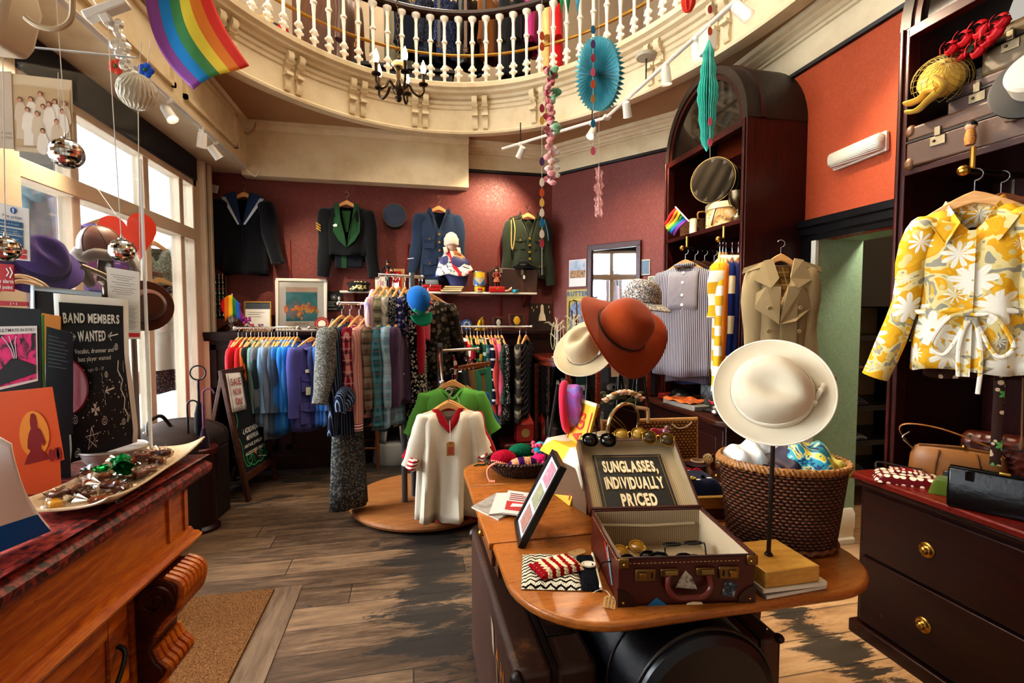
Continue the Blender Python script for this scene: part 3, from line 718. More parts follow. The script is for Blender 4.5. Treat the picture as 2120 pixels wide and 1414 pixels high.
for e in(-1,1):mb.zD([(e*.022,0,.25),(e*.055,-.005,.22),(e*.062,-.01,.195),(e*.03,-.012,.178)],[.01,.009,.008,.006],7)
mb.zC('body',P('#1a1a1c',.5),t_)
MB().zI((0,-.002,.285),(.014,.014,.018),12,8).zC('head',P('#d8a27d',.5),t_);MB().zE([(0,.0),(.034,.0),(.034,.004),(.016,.004),(.016,.024),(0,.024)],16,(0,0,.294)).zC('hat',P('#22242a',.5),t_)
mb=MB();mb.zE([(.021,.172),(.0225,.18),(.02,.195)],12);mb.zH((0,-.02,.215),(.012,.004,.04));mb.zC('sash',P('#b02a1e',.5),t_)
q=sh(893);t_=zB('red_case','flat red case on the white shelf under a pile of silver cases','case',q);MB().box(-.1,.11,-.06,.06,0,.072).zC('case',P('#b3201f',.4),t_,qE=.012);MB().box(-.098,.108,-.063,-.059,.045,.05).zC('seam',P('#6d1010',.5),t_)
for k in range(4):
 o=MB().box(-.065,.07,-.06,.06,0,.011).zC('disc_case',P('#9aa0a3',.2,.3),None,(q.x+.004*(k%2),q.y,q.z+.074+k*.0125),(0,0,R(5-3*k)),qE=.002);zx(o,'thin silver disc case stacked on the red case','disc case','disc cases on the red case')
q=sh(938)
for k,(w_,h_,c_)in enumerate(((.11,.022,'#a9843f'),(.105,.018,'#8a6a38'),(.1,.02,'#b08f52'))):
 o=zB('book',['lowest of the tan books stacked beside the draped mannequin head','middle tan book of the stack beside the draped mannequin head','topmost tan book of the stack beside the draped mannequin head'][k],'book',(q.x-.02+.012*k,q.y-.02,q.z+sum((.022,.018,.02)[:k])),R(4*k-5))
 MB().box(-w_,w_,-.07,.07,0,h_).zC('cover',P(c_,.6),o,qE=.003);MB().box(-w_+.004,w_-.006,-.072,.066,.004,h_-.004).zC('pages',P('#d8c69a',.8),o)
q=sh(936,-.035);q.z+=.062;t_=zB('mannequin_bust','shop mannequin head and shoulders draped with a printed silk scarf','mannequin',q);t_.scale=(1.15,.8,1.18)
mb=MB();mb.zJ([[(w_*cos(a)+ox,d_*sin(a),z)for a in(2*pi*i/26 for i in range(26))]for z,w_,d_,ox in((0,.075,.055,.06),(.06,.095,.07,.05),(.14,.13,.085,.03),(.2,.15,.085,.02),(.245,.13,.07,.01),(.275,.075,.05,.0),(.3,.045,.045,0),(.33,.042,.045,0))]);mb.zC('torso',P('#3a3c66',.5),t_)
def scn():
 t=NT('silk_print',.35);s=t.sep();d_=t.m('ADD',s[0],s[2]);n=t.qw(9,det=4,dist=1.2)
 b_=t.qz(t.m('ADD',t.m('MULTIPLY',d_,1.2),t.m('MULTIPLY',t.qw(3,dist=.8),.9)),[(.36,'#27418a'),(.45,'#e8e1d4'),(.58,'#efe9dc'),(.62,'#c9202a'),(.72,'#c9202a'),(.76,'#f0e8dc'),(.86,'#d8803c')])
 l=t.m('LESS_THAN',t.m('ABSOLUTE',t.m('SUBTRACT',n,.5)),.018);t.base(t.mix(l,b_,'#2a2f4f'));return t.mat
mb=MB()
def sf(u,v):
 a=2*pi*u;w_=(.05+.125*v**.7);return(w_*cos(a)*1.02+.02*v+.008*sin(5*a),(.045+.055*v)*sin(a)-.012*v-.004*sin(6*a),.315-.2*v+.03*v*cos(a)-.05*v*max(0,-sin(a))*(.5+.5*cos(a*1))-.012*v*sin(4*a))
mb.zF(sf,48,12,cu=True);mb.zC('silk_scarf',scn(),t_,qF=.003)
MB().zI((-.005,-.01,.385),(.062,.075,.085),20,14).zC('head',P('#d9b9a0',.5),t_)
tc=zB('bathing_cap','pale cream close-fitting cap with chin tie on the mannequin head','cap',q+Vector((-.006,-.008,.462)),rz=0);tc.scale=(1.12,.85,1.15)
mb=MB();mb.zF(lambda u,v:((.07+.004*sin(7*v*pi)*sin(pi*v))*sin(pi*.62*v)*cos(2*pi*u),.083*sin(pi*.62*v)*sin(2*pi*u),.092*cos(pi*.62*v)+.005*sin(6*pi*u)*v),30,12,cu=True);mb.zC('crown',zN('#d9c6b2',.08),tc,qF=.003)
mb=MB()
for e in(-1,1):mb.zF(lambda u,v:(e*(.045+.035*u)+.012*v,-.055+.02*u,-.05-.05*v-.02*u*v),4,4)
mb.zC('tie',zN('#d9c6b2',.08),tc,qF=.003)
q=sh(991,.01);t_=zB('tin','short yellow tin with red band below the taller tin','tin',q+Vector((.005,-.02,0)));MB().zE([(0,0),(.057,0),(.059,.003),(.059,.062),(.057,.065),(0,.065)],24).zC('can',P('#d9ae2a',.35),t_);MB().zI((-.0,-.055,.03),(.03,.006,.014),12,6).zC('red_motif',P('#b5201f',.4),t_);MB().zE([(.0595,.006),(.0605,.008),(.0605,.012),(.0595,.014)],24).zC('rim',zn,t_)
t_=zB('tin','tall cream tin with yellow label and blue corners on the shelf','tin',q+Vector((.0,-.02,.0655)));MB().zE([(0,0),(.064,0),(.066,.003),(.066,.152),(.06,.158),(0,.158)],24).zC('can',P('#d8cda6',.35),t_)
mb=MB();mb.zF(lambda u,v:(.0672*cos(-pi*(.18+.64*u)),.0672*sin(-pi*(.18+.64*u)),.09+.055*v),14,3);mb.zC('yellow_band',P('#e2b631',.4),t_)
for e in(0,1):mb=MB();mb.zF(lambda u,v:(.0675*cos(-pi*(.5+(.31 if e else-.31)*(1-u*(1-v)))),.0675*sin(-pi*(.5+(.31 if e else-.31)*(1-u*(1-v)))),.01+.07*v),8,5);mb.zC('blue_corner',P('#2a63a8',.4),t_)
mb=MB();mb.zE([(.0665,.0),(.0685,.001),(.0685,.006),(.0665,.008)],24);mb.zE([(.0665,.15),(.0685,.151),(.0685,.156),(.0665,.158)],24);mb.zC('rim',zn,t_)
q=sh(1028,-.03);t_=zB('red_box','small red tin box with clasp under the tartan figurine','box',q);MB().box(-.085,.085,-.045,.045,0,.06).zC('box',P('#b8141a',.35),t_,qE=.006);mb=MB();mb.box(-.086,.086,-.046,.046,.042,.046);mb.zH((0,-.048,.035),(.02,.006,.016));mb.zC('clasp',GOLD,t_)
t_=zB('tartan_figurine','small doll in tartan kilt and dark bonnet standing on the red box','doll',q+Vector((0,0,.061)))
mb=MB();
for e in(-1,1):mb.zD([(e*.014,0,0),(e*.014,0,.05)],[.009,.01],8)
mb.zD([(0,0,.1),(0,0,.15),(0,0,.165)],[.024,.026,.01],10)
for e in(-1,1):mb.zD([(e*.024,0,.15),(e*.042,-.01,.12),(e*.03,-.028,.1)],.009,7)
mb.zC('body',P('#7a3324',.6),t_);MB().zE([(.022,.11),(.03,.085),(.04,.05),(.036,.048),(0,.06)],18).zC('kilt',zR('#a3392a',[('#1f4a2d',.3,0),('#e7d9b0',.08,.4)],.02),t_)
MB().zI((0,-.002,.178),.017,12,8).zC('head',P('#dba882',.5),t_);MB().zE([(.0,.0),(.018,.0),(.022,.014),(.012,.04),(0,.045)],14,(0,0,.186)).zC('bonnet',P('#35201c',.8),t_)
q=sh(1060,.045);t_=zB('leather_case','tall brown leather case with tan straps on the end of the white shelf','suitcase',q)
mb=MB();mb.zG([(-.27,.005),(-.26,0),(.26,0),(.275,.005),(.285,.21),(.25,.262),(-.22,.27),(-.275,.22)],-.065,.065,'xz');mb.zC('body',zO('#3a241c',.5,worn='#6b4a3a'),t_,qE=.014)
for x in(-.14,.1):MB().box(x-.013,x+.013,-.071,-.064,.0,.262).zC('strap',zO('#4d2f20'),t_)
mb=MB();mb.zD(zA([(-.075,0,.265),(-.06,0,.287),(.06,0,.287),(.075,0,.265)],6),.009,8);mb.zC('handle',zO('#6f5a48'),t_);mb=MB();mb.zH((-.14,-.072,.235),(.036,.008,.05));mb.zH((.1,-.072,.22),(.03,.008,.05));mb.zC('buckle',P('#8d806a',.4,.6),t_);MB().box(.108,.132,-.077,-.075,.15,.19).zC('price_tag',zr,t_)
t_=zB('bowler_hat','black bowler hat resting on top of the brown leather case','hat',q+Vector((.13,-.03,.278)));MB().zE([(.0,.085),(.035,.083),(.065,.065),(.076,.035),(.08,.008),(.115,.004),(.122,.012),(.118,.002),(.1,-.004),(0,-.002)],30,sx=1.05,sy=.85).zC('felt',zN('#0e0c0b'),t_);MB().zE([(.0805,.008),(.082,.01),(.079,.032),(.077,.034)],30,sx=1.05,sy=.85).zC('band',P('#050505',.3),t_)
q=sh(1052,-.06);t_=zB('ornament_shoe','tiny pink-and-gold ornamental shoe on the white shelf','ornament',q);mb=MB();mb.zJ([[(x,w_*cos(a),z+h_*sin(a))for a in(2*pi*i/10 for i in range(10))]for x,w_,z,h_ in((-.05,.005,.01,.005),(-.03,.016,.012,.012),(0,.014,.018,.014),(.025,.013,.032,.02),(.04,.009,.04,.022))]);mb.zC('shoe',P('#c98d72',.4),t_);MB().zD([(.033,0,.03),(.035,0,0)],[.008,.004],8).zC('heel',GOLD,t_)
q=sh(1067,-.07);t_=zB('pot','small turquoise tub on the white shelf','tub',q);MB().zE([(0,0),(.028,0),(.031,.022),(.027,.026),(0,.026)],18).zC('tub',P('#2f9fb0',.4),t_);MB().zE([(.031,.018),(.033,.02),(.033,.026),(.031,.028)],18).zC('rim',P('#37b3c4',.4),t_)
LZ=1.36
def lg(px,dy=0.0):q=qa(px,680,5.2+dy);return Vector((q.x,5.2+dy,LZ))
q=lg(440,.06);q=qa(443,650,5.3);t_=zB('spoon_rack','dark wooden display board holding rows of souvenir spoons on green felt','spoon rack',(q.x,5.36,LZ),R(14),rot=(R(-3),0,R(14)))
MB().zG([(-.105,.08),(0,-.0),(.105,.08),(.105,.58),(.06,.6),(0,.64),(-.06,.6),(-.105,.58)],-.02,.02,'xz').zC('board',qK('#4a1c0f','#7d3a1e',(14,14,2)),t_,qE=.006)
MB().box(-.085,.085,-.024,-.02,.13,.56).zC('felt',zN('#0f3a2e'),t_)
for k in range(4):MB().box(-.09,.09,-.034,-.02,.2+k*.11,.212+k*.11).zC('ledge',qK('#4a1c0f','#7d3a1e'),t_)
for k in range(4):
 for i in range(5):
  x=-.064+.032*i;z=.215+k*.11
  MB().zD([(x,-.036,z-.05),(x,-.033,z),(x,-.035,z+.03)],[.004,.003,.006],6).zI((x,-.037,z-.058),(.008,.004,.013),8,6).zC('spoon',P('#cfc7b5',.2,1.0),None)
  o=C.objects[-1];o.matrix_basis=t_.matrix_basis.copy();
  o.location=t_.location;o.rotation_euler=t_.rotation_euler;zx(o,'souvenir spoon clipped on the green felt of the wooden spoon rack','spoon','souvenir spoons on the rack')
FLAGC=['#d9242b','#ee8126','#f4d03a','#3a8b45','#2366b8','#7a3588']
def rainbow(ax='x',lo=0.0,hi=1.0,cols=FLAGC):
 t=NT('rainbow',.75,0,.2);v=t.sep()['xyz'.index(ax)];f=t.m('DIVIDE',t.m('SUBTRACT',v,lo),hi-lo)
 t.base(t.qz(f,[(i/6,c)for i,c in enumerate(cols)],'CONSTANT'));return t.mat
q=lg(481,-.02);t_=zB('glass_jar','clear glass candlestick jar on the dado ledge holding a pride flag','jar',q);MB().zE([(0,0),(.06,0),(.06,.01),(.03,.03),(.025,.06),(.045,.08),(.055,.12),(.05,.15),(.047,.15),(.05,.12),(.04,.085),(0,.075)],24).zC('glass',zY((.93,.95,.95),.35),t_);MB().zI((.02,-.03,.015),(.03,.02,.01),10,6).zC('foot_trim',P('#bfc6c6',.1,.6),t_)
t_=zB('hand_flag','small rainbow flag drooping from a white stick in the glass jar','flag',q+Vector((0,0,.03)));MB().zD([(0,0,.06),(.005,0,.34)],.006,8).zC('stick',zq,t_)
mb=MB();mb.zF(lambda u,v:(-.085+.175*u+.03*v-.012*sin(6*v),-.02-.014*sin(9*u+2*v)-.01*v,.31-.10*abs(u-.45)-.2*v+.02*sin(4*u)),24,8);mb.zC('flag',rainbow('x',-.085,.11),t_,qF=.002)
q=lg(510,-.07);t_=zB('blossom_sprig','purple fabric blossom beside the glass jar on the ledge','flower',q+Vector((0,0.02,.1)))
mb=MB();rr=random.Random(4);[mb.zI((rr.uniform(-.03,.03),rr.uniform(-.02,.02),rr.uniform(-.03,.04)),rr.uniform(.007,.014),7,5)for _ in range(18)];mb.zC('petals',P('#9c2c7d',.6),t_);MB().zD([(0,0,-.1),(.005,0,.03)],.003).zC('stem',P('#51683a',.6),t_)
q=lg(534,.08);t_=zB('certificate_frame','framed certificate with pink floral border in a thin gold frame','frame',q,rot=(R(-5),0,R(2)))
w_,h_=.125,.3;mb=MB()
for(x0,x1,z0,z1)in((-w_,w_,0,.012),(-w_,w_,h_-.012,h_),(-w_,-w_+.012,.012,h_-.012),(w_-.012,w_,.012,h_-.012)):mb.box(x0,x1,-.012,.008,z0,z1)
mb.zC('frame',P('#b9944e',.35,.6),t_);MB().box(-w_+.01,w_-.01,-.004,.006,.01,h_-.01).zC('certificate',P('#e8e6e0',.4),t_);MB().box(-w_+.012,w_-.012,-.006,-.004,h_-.075,h_-.012).zC('banner',P('#4a5258',.4),t_)
mb=MB();rr=random.Random(9)
cols_=['#b02a6a','#d36a9d','#7a3f8f','#c94a3a','#6aa0b4']
for i,c_ in enumerate(cols_):
 mb=MB()
 for k in range(9):mb.zI((rr.uniform(-.1,.1),-.005,.02+rr.random()**2*.05),(rr.uniform(.008,.016),.0015,rr.uniform(.006,.013)),8,5)
 mb.zC('flower_print',P(c_,.6),t_)
mb=MB();[mb.box(-.085,-.085+l,-.0062,-.004,z,z+.003)for l,z in((.15,.19),(.1,.17),(.12,.145))];mb.zC('writing',P('#8a8d90',.6),t_)
q=lg(625,.1);t_=zB('picture_frame','large white-and-silver picture frame with an orange carnival figures print','picture',q,rot=(R(-5),0,R(1)))
w_,h_=.245,.54;mb=MB()
for(x0,x1,z0,z1)in((-w_,w_,0,.028),(-w_,w_,h_-.028,h_),(-w_,-w_+.028,.028,h_-.028),(w_-.028,w_,.028,h_-.028)):mb.box(x0,x1,-.02,.01,z0,z1)
mb.zC('frame',P('#d8d2c4',.3,.2),t_,qE=.005);MB().box(-w_+.02,w_-.02,-.006,.006,.02,h_-.02).zC('mount',P('#ece9e0',.6),t_)
MB().box(-.15,.15,-.009,-.006,.1,.4).zC('print_sea',zP(['#2f6f79','#3d8b92','#4f9ba0'],9),t_);MB().box(-.15,.15,-.009,-.0055,.4,.45).zC('print_border',P('#d8b9a4',.6),t_);MB().box(-.15,.15,-.009,-.0055,.05,.1).zC('print_caption',P('#e3d5c2',.6),t_)
mb=MB();rr=random.Random(12)
for k in range(26):mb.zI((rr.gauss(0,.06),-.0105,.21+rr.gauss(0,.035)),(rr.uniform(.012,.028),.0016,rr.uniform(.012,.04)),9,6)
mb.zC('print_figures',zP(['#d67a2b','#e9b25a','#c2552a','#e8d2a2'],22),t_)
zd(MB(),'ENTRUDO',0,.075,.028,.02,map3=lambda a,b:(a,-.0105,b)).zC('print_title',P('#a58d6f',.6),t_,smooth=False)
MB().box(-w_+.026,w_-.026,-.0135,-.0125,.026,h_-.026).zC('glass',zY((1,1,1),.05),t_)
q=lg(667,-.02);t_=zB('round_badge','round red disc with white centre and lettered rim leaning on the picture frame','badge',q+Vector((0,0,.072)),rot=(R(80),0,0))
MB().zE([(0,.012),(.068,.012),(.072,.006),(.072,-.006),(0,-.006)],32).zC('rim',P('#8d2420',.35),t_);MB().zE([(0,.014),(.036,.014),(.038,.012),(0,.011)],28).zC('centre',P('#d9d2bf',.5),t_)
mb=MB();[mb.zH((.054*cos(a),.054*sin(a),.0125),(.008,.008,.002))for a in(2*pi*i/18 for i in range(18))];mb.zC('lettering',P('#d8a29a',.6),t_)
q=qa(692,623,5.4);t_=zB('microphone_sign','black printed card with a microphone drawing on the wall beside the picture frame','card',(q.x,5.405,q.z-.1))
MB().box(-.075,.078,0,.008,0,.2).zC('card',P('#1d2124',.35),t_);mb=MB();mb.zD([(-.005+.025*cos(a),-.002,.14+.025*sin(a))for a in(2*pi*i/24 for i in range(24))],.0016,4,closed=True);mb.zH((-.005,-.002,.14),(.024,.002,.022));[mb.box(-.068,-.068+l,-.002,0,z,z+.006)for l,z in((.08,.085),(.06,.065),(.07,.045),(.09,.012))];mb.zC('white_print',P('#d5d7d6',.5),t_)
mb=MB();mb.zI((.048,-.002,.125),(.013,.003,.024),10,8);mb.zD([(.048,-.002,.1),(.048,-.002,.04)],.004,6);mb.zC('microphone_print',P('#b7b9b8',.4),t_)
def qe(px,lab,c1,c2,w_=.055,h_=.13,top=.12,extra=None):
 q=lg(px,.06);t_=zB('shield_plaque',lab,'plaque',q,rot=(R(-8),0,0))
 w_*=1.22;h_*=1.22
 po=[(-w_,h_),(w_,h_),(w_,h_*.5),(w_*.8,h_*.22),(0,0),(-w_*.8,h_*.22),(-w_,h_*.5)]
 MB().zG(po,-.01,.01,'xz').zC('wood',qK('#3b150c','#6a2f18'),t_,qE=.004);MB().zG([(x*.78,z*.78+h_*.11)for x,z in po],-.014,-.01,'xz').zC('field',P(c1,.4),t_)
 mb=MB();mb.zI((0,-.015,h_*.55),(w_*.4,.004,h_*.26),12,8);mb.zH((0,-.0155,h_*.55),(w_*.9,.004,.008));mb.box(-w_*.5,w_*.5,-.017,-.013,h_*.16,h_*.22);mb.zC('crest',P(c2,.35,.5),t_);return t_
qe(932,'purple shield plaque with brass rim and pale crest on the ledge','#3a1d4f','#8d7da0',.065,.15)
qe(1032,'small brown shield plaque with black field and silver winged crest','#120f10','#b9b2a2',.05,.12)
qe(1070,'large dark shield plaque with yellow cross crest and white scroll','#2a1312','#d8a534',.075,.155)
q=lg(966,.03);t_=zB('police_badge','round blue enamel badge with silver starburst standing on the ledge','badge',q+Vector((0,0,.06)),rot=(R(82),0,0));MB().zE([(0,.01),(.055,.01),(.06,0),(0,-.004)],26).zC('disc',P('#24467c',.35),t_)
mb=MB();mb.zG([((.048 if i%2==0 else.03)*cos(pi*i/8),(.048 if i%2==0 else.03)*sin(pi*i/8))for i in range(16)],.01,.015);mb.zC('star',P('#b9c2cc',.25,.7),t_);MB().zE([(0,.019),(.018,.018),(.02,.015),(0,.014)],16).zC('centre',P('#27406b',.3),t_)
q=lg(995,.02);t_=zB('gold_bird','crumpled gold foil bird ornament between the plaques on the ledge','ornament',q)
mb=MB();mb.zF(lambda u,v:((.052*(1-v)**.6+.006)*cos(2*pi*u)*(1+.25*sin(9*pi*u+8*v))+.012*v,(.035*(1-v)+.004)*sin(2*pi*u)*(1+.25*sin(7*pi*u)),.13*v),26,12,cu=True);mb.zC('body',P('#b8912f',.25,.9),t_);MB().zD([(.012,0,.12),(.03,-.01,.15)],[.008,.002],6).zC('beak',GOLD,t_);MB().zI((.012,0,.128),.011,10,8).zC('head',GOLD,t_)
q=lg(1120,.12);t_=zB('photo_canvas','dark photograph canvas of candles and a wedding dress behind the cabinet','picture',(q.x,5.38,LZ+.0),rot=(R(-3),0,0));MB().box(-.115,.14,-.01,.012,0,.3).zC('canvas',zP(['#1b120e','#2b1c14','#4a3422'],6),t_);mb=MB();mb.zJ([[(.03+r_*cos(a),-.011-.001*sin(a),z)for a in(2*pi*i/12 for i in range(12))]for z,r_ in((.1,.045),(.16,.035),(.2,.02),(.27,.018),(.29,.004))]);mb.zC('pale_dress',P('#d8c4a4',.5),t_)
mb=MB();[mb.zI((x,-.011,z),(.005,.002,.016),7,5)for x,z in((-.09,.25),(-.07,.22),(.11,.26),(.12,.2),(-.03,.26))];mb.zC('candle_flames',P('#e8b46a',.5),t_)
q=qa(443,391,5.4);zx(MB().box(-.04,.04,-.012,.012,-.04,.04).zC('alarm_sensor',P('#ddd8cc',.4),None,(q.x,5.4,q.z),(0,R(12),R(-12)),qE=.006),'square white sensor box on the red wall beside the window post','sensor')
q=qa(418,380,5.38);t_=zB('motion_sensor','small white motion sensor high in the wall corner by the window','sensor',(q.x,5.38,q.z));MB().zI((0,0,0),(.035,.03,.035),14,9).zC('dome',P('#cfcabd',.35),t_);MB().box(-.025,.025,-.0,.03,-.08,-.01).zC('mount',P('#6a3a34',.5),t_)
def qP(px0,px1,lab,Y=4.8,z=1.405):
 a=qa(px0,680,Y);b_=qa(px1,680,Y);t_=zB('clothes_rail',lab,'rail',(0,Y,z))
 MB().zD([(a.x,0,0),(b_.x,0,0)],.0125,10).zC('tube',CHROME,t_)
 for x in(a.x+.03,b_.x-.03):MB().zD([(x,0,0),(x,.255,-.02)],.009,8).zC('bracket',zn,t_)
 mb=MB();mb.zI((a.x,0,0),.018,10,7);mb.zC('end_cap',CHROME,t_);mb=MB();mb.zI((b_.x,0,0),.018,10,7);mb.zC('end_cap',CHROME,t_)
 return t_
qP(486,617,'chrome rail of blue and red shirts along the dado behind the chalkboard sign')
qP(640,722,'short chrome rail with the violet work jacket, partly hidden by the round rack')
qP(880,1100,'chrome rail of rugby shirts and pink tops below the shield plaques')
PLs=lambda bg,*c:zR(bg,list(c))
def qL(px,lab,mat,L=.8,rz=88,Y=4.8,z=1.405,cat='shirt',name='shirt',w=.2,sl=.58,d=.04,group=None,qt=None,hl='pale wooden hanger on the wall rail behind the chalkboard sign',hg='hangers on the wall rail by the chalkboard',qC=None,col_=True,**k):
 p=qa(px,680,Y);p.z=z-.0 if z else p.z
 g=zM(name,lab,cat,p,R(rz),mat,w=w,L=L,d=d,sl=sl,spread=.03,sr=(.06,.045),qD=.62,qI=int(px),fold=.014,nf=5,group=group,qt=qt,qC=qC,**k)
 if col_:g.qB(mat,.05)
 zL(p,R(rz),w=.17,label=hl,group=hg);return g
BLU=lambda c:zN(c,.15)
LEFT=[(493,'red work shirt at the window end of the wall rail',BLU('#b3202a'),.74),(501,'blue rugby top with red shoulders next to the red work shirt',zQ([(0,'#2450b8'),(.62,'#2450b8'),(.63,'#c0202a')],1.35,'z'),.78),(510,'navy top with red yoke third along the wall rail',zQ([(0,'#151c3a'),(.7,'#b02a2a')],1.35,'z'),.8),(519,'dark navy shirt with an orange sleeve fourth along the wall rail',BLU('#1a2038'),.76),(527,'charcoal green jacket on the wall rail',BLU('#252d2c'),.8),(535,'sage green jacket on the wall rail',BLU('#6f8d84'),.78),(542,'dark teal shirt between the sage and grey jackets',BLU('#2d4146'),.8),(548,'stone grey jacket on the wall rail',BLU('#6d737c'),.84),(555,'pale blue denim shirt on the wall rail',BLU('#7da2c4'),.88),(562,'faded blue-grey chambray shirt on the wall rail',BLU('#77869b'),.95),(568,'powder grey long work shirt hanging lowest on the rail',BLU('#8894a8'),1.0),(575,'slate blue shirt with dark seams on the rail',BLU('#50627a'),.98),(581,'dusty dark blue shirt on the wall rail',BLU('#43566e'),.98),(588,'mid blue work shirt on the wall rail',BLU('#2f6fb4'),.94),(594,'bright blue work shirt on the wall rail',BLU('#2d7fd0'),.95),(600,'sky blue cotton shirt on the wall rail',BLU('#4a90d4'),.92),(608,'vivid blue overshirt near the end of the wall rail',BLU('#2a78c8'),.94),(615,'deep azure shirt at the end of the wall rail',BLU('#1f5fae'),.9)]
for i,(px,lab,m,L)in enumerate(LEFT):
 g=qL(px,lab,m,L,84-8*(i%3==1),qC=(BLU('#c9622a')if px==519 else None))
p=qa(645,680,4.72);p.z=1.405
VJ=zN('#4a4a86',.15)
g=zM('work_jacket','violet-blue work jacket with chest pockets and two cloth patches','jacket',p,R(48),VJ,w=.22,L=.93,d=.06,sl=.62,spread=.05,sr=(.075,.06),qD=.7,qI=5);g.qB(VJ,.06)
g.pocket(-.1,-.42,.12,.15,VJ);g.pocket(-.1,-.68,.15,.18,VJ);g.zy('patch',[(-.13,-.37),(-.06,-.37),(-.06,-.4),(-.13,-.4)],zr,.024);g.zy('patch',[(-.13,-.53),(-.07,-.53),(-.07,-.6),(-.13,-.6)],P('#b9c4a4',.7),.024);g.zy('placket',[(-.012,-.2),(.012,-.2),(.014,-.92),(-.012,-.92)],VJ,.016)
zL(p,R(48),w=.17,label='pale wooden hanger under the violet work jacket')
for i,(px,lab,m,L)in enumerate([(659,'dark indigo shirt behind the violet work jacket',BLU('#2d3563'),.9),(667,'blue shirt third on the short rail',BLU('#3a66ae'),.9),(675,'azure shirt fourth on the short rail',BLU('#2f74c2'),.88),(684,'cornflower shirt fifth on the short rail',BLU('#5a7fc4'),.9),(694,'navy shirt sixth on the short rail',BLU('#1e2a52'),.95)]):qL(px,lab,m,L,80,hl='pale wooden hanger on the short rail behind the round rack',hg='hangers on the short wall rail')
Z3=[(0,'#e9e2d2'),(.5,'#7d1f2a')]
RIGHT=[(936,'cream and maroon hooped rugby shirt first on the rail under the plaques',zQ([(0,'#d9c9a8'),(.5,'#8b2430')],.09,'z')),(946,'dark red jersey second on the rail under the plaques',BLU('#6d1822')),(956,'maroon and white hooped rugby shirt under the plaques',zQ([(0,'#7a1c28'),(.7,'#dcd2c4')],.1,'z')),(966,'white and crimson broad-hooped rugby shirt',zQ([(0,'#e3dad0'),(.55,'#9a2032')],.14,'z')),(974,'rugby shirt with red, green and black quarters',zQ([(0,'#8e1f2a'),(.35,'#1f5a38'),(.7,'#15151a')],.3,'z')),(981,'green and black hooped rugby shirt',zQ([(0,'#1f6a3c'),(.5,'#101214')],.12,'z')),(988,'yellow and black hooped rugby shirt',zQ([(0,'#c9a83a'),(.4,'#1b1a18')],.16,'z')),(995,'bottle green rugby shirt with pale hoops',zQ([(0,'#1d4a3a'),(.72,'#a9b8a4')],.12,'z')),(1003,'teal and grey striped rugby shirt',zQ([(0,'#2f5a60'),(.5,'#6d8288')],.1,'z')),(1010,'navy rugby shirt with thin white hoops',zQ([(0,'#141b33'),(.8,'#c9cdd6')],.1,'z')),(1017,'coral pink top on the rail under the plaques',BLU('#d9584e')),(1025,'rose pink fleece top on the rail under the plaques',BLU('#c25a78')),(1031,'dark green tartan shirt beside the pink tops',PLs('#1f3a33',('#4a6a5a',.3,0),('#b04a4a',.06,.4))),(1038,'dark speckled knit top last before the gap on the rail',zS('#1c1e22',['#8a8d92','#5a5f66','#b9b4aa'],60,.4))]
for i,(px,lab,m)in enumerate(RIGHT):qL(px,lab,m,.95-.03*(i%4),88+6*(i%2),hl='pale wooden hanger on the rail under the shield plaques',hg='hangers on the rail under the plaques',name='rugby_shirt' if i<10 else 'shirt')
qL(1076,'grey knitted cardigan with zigzag sleeve bands, beside the display cabinet',zQ([(0,'#37342f'),(.55,'#5a554c'),(.8,'#8a8375')],.16,'v'),.95,70,hl='pale wooden hanger holding the patterned cardigans',hg='hangers of the patterned cardigans',name='cardigan',cat='cardigan',col_=False)
qL(1089,'black wavy-patterned cardigan at the cabinet end of the rail',zQ([(0,'#100f11'),(.6,'#2a2930'),(.8,'#5a5560')],.06,'v',warp=.03),.92,60,hl='pale wooden hanger holding the patterned cardigans',hg='hangers of the patterned cardigans',name='cardigan',cat='cardigan',col_=False)
CX0,CY0=.13,3.9
rk=zB('clothes_rack','four-armed grey metal clothes rack on a round wooden base','clothes rack',(CX0,CY0,0))
MB().zE([(0,.02),(.56,.02),(.6,.026),(.608,.045),(.6,.064),(.585,.07),(0,.07)],64).zC('base',qK('#8f5a31','#b97f4c',(1.2,10,10),.4),rk)
MB().zE([(0,0),(.5,0),(.5,.02),(0,.02)],40).zC('plinth',zp,rk)
GRM=P('#70757a',.4,.5)
po=[(-.18,-.12),(-.11,.0),(.1,-.1),(.12,.1)]
tops=[1.63,1.85,1.3,1.28]
for(x,y),h in zip(po,tops):MB().zD([(x,y,.07),(x,y,h)],.022,12).zC('post',GRM,rk)
def arm(p0,p1,lab='arm'):mb=MB();mb.zD([p0,p1],.013,10);mb.zI(p1,.018,10,7);n=9;[mb.zE([(.013,-.004),(.0165,0),(.013,.004)],10,tuple(Vector(p0).lerp(Vector(p1),(i+1)/n)))for i in range(0)];return mb.zC('arm',CHROME,rk)
LA0,LA1=Vector((-.18,-.12,1.6)),Vector((-.62,-.27,1.6));arm(LA0,LA1)
UA0,UA1=Vector((-.11,0,1.82)),Vector((-.3,-.08,1.82));arm(Vector((-.36,-.1,1.82)),Vector((-.03,.03,1.82)))
arm(Vector((.1,-.1,1.24)),Vector((.42,.05,1.24)))
b=MB();b.zD([(.1,-.1,1.27),(.08,-.35,1.2),(.08,-.62,1.06)],.015,10);b.zI((.08,-.62,1.06),.02,10,7);b.zC('arm',CHROME,rk)
HL='wooden hanger on the lower arm of the round rack'
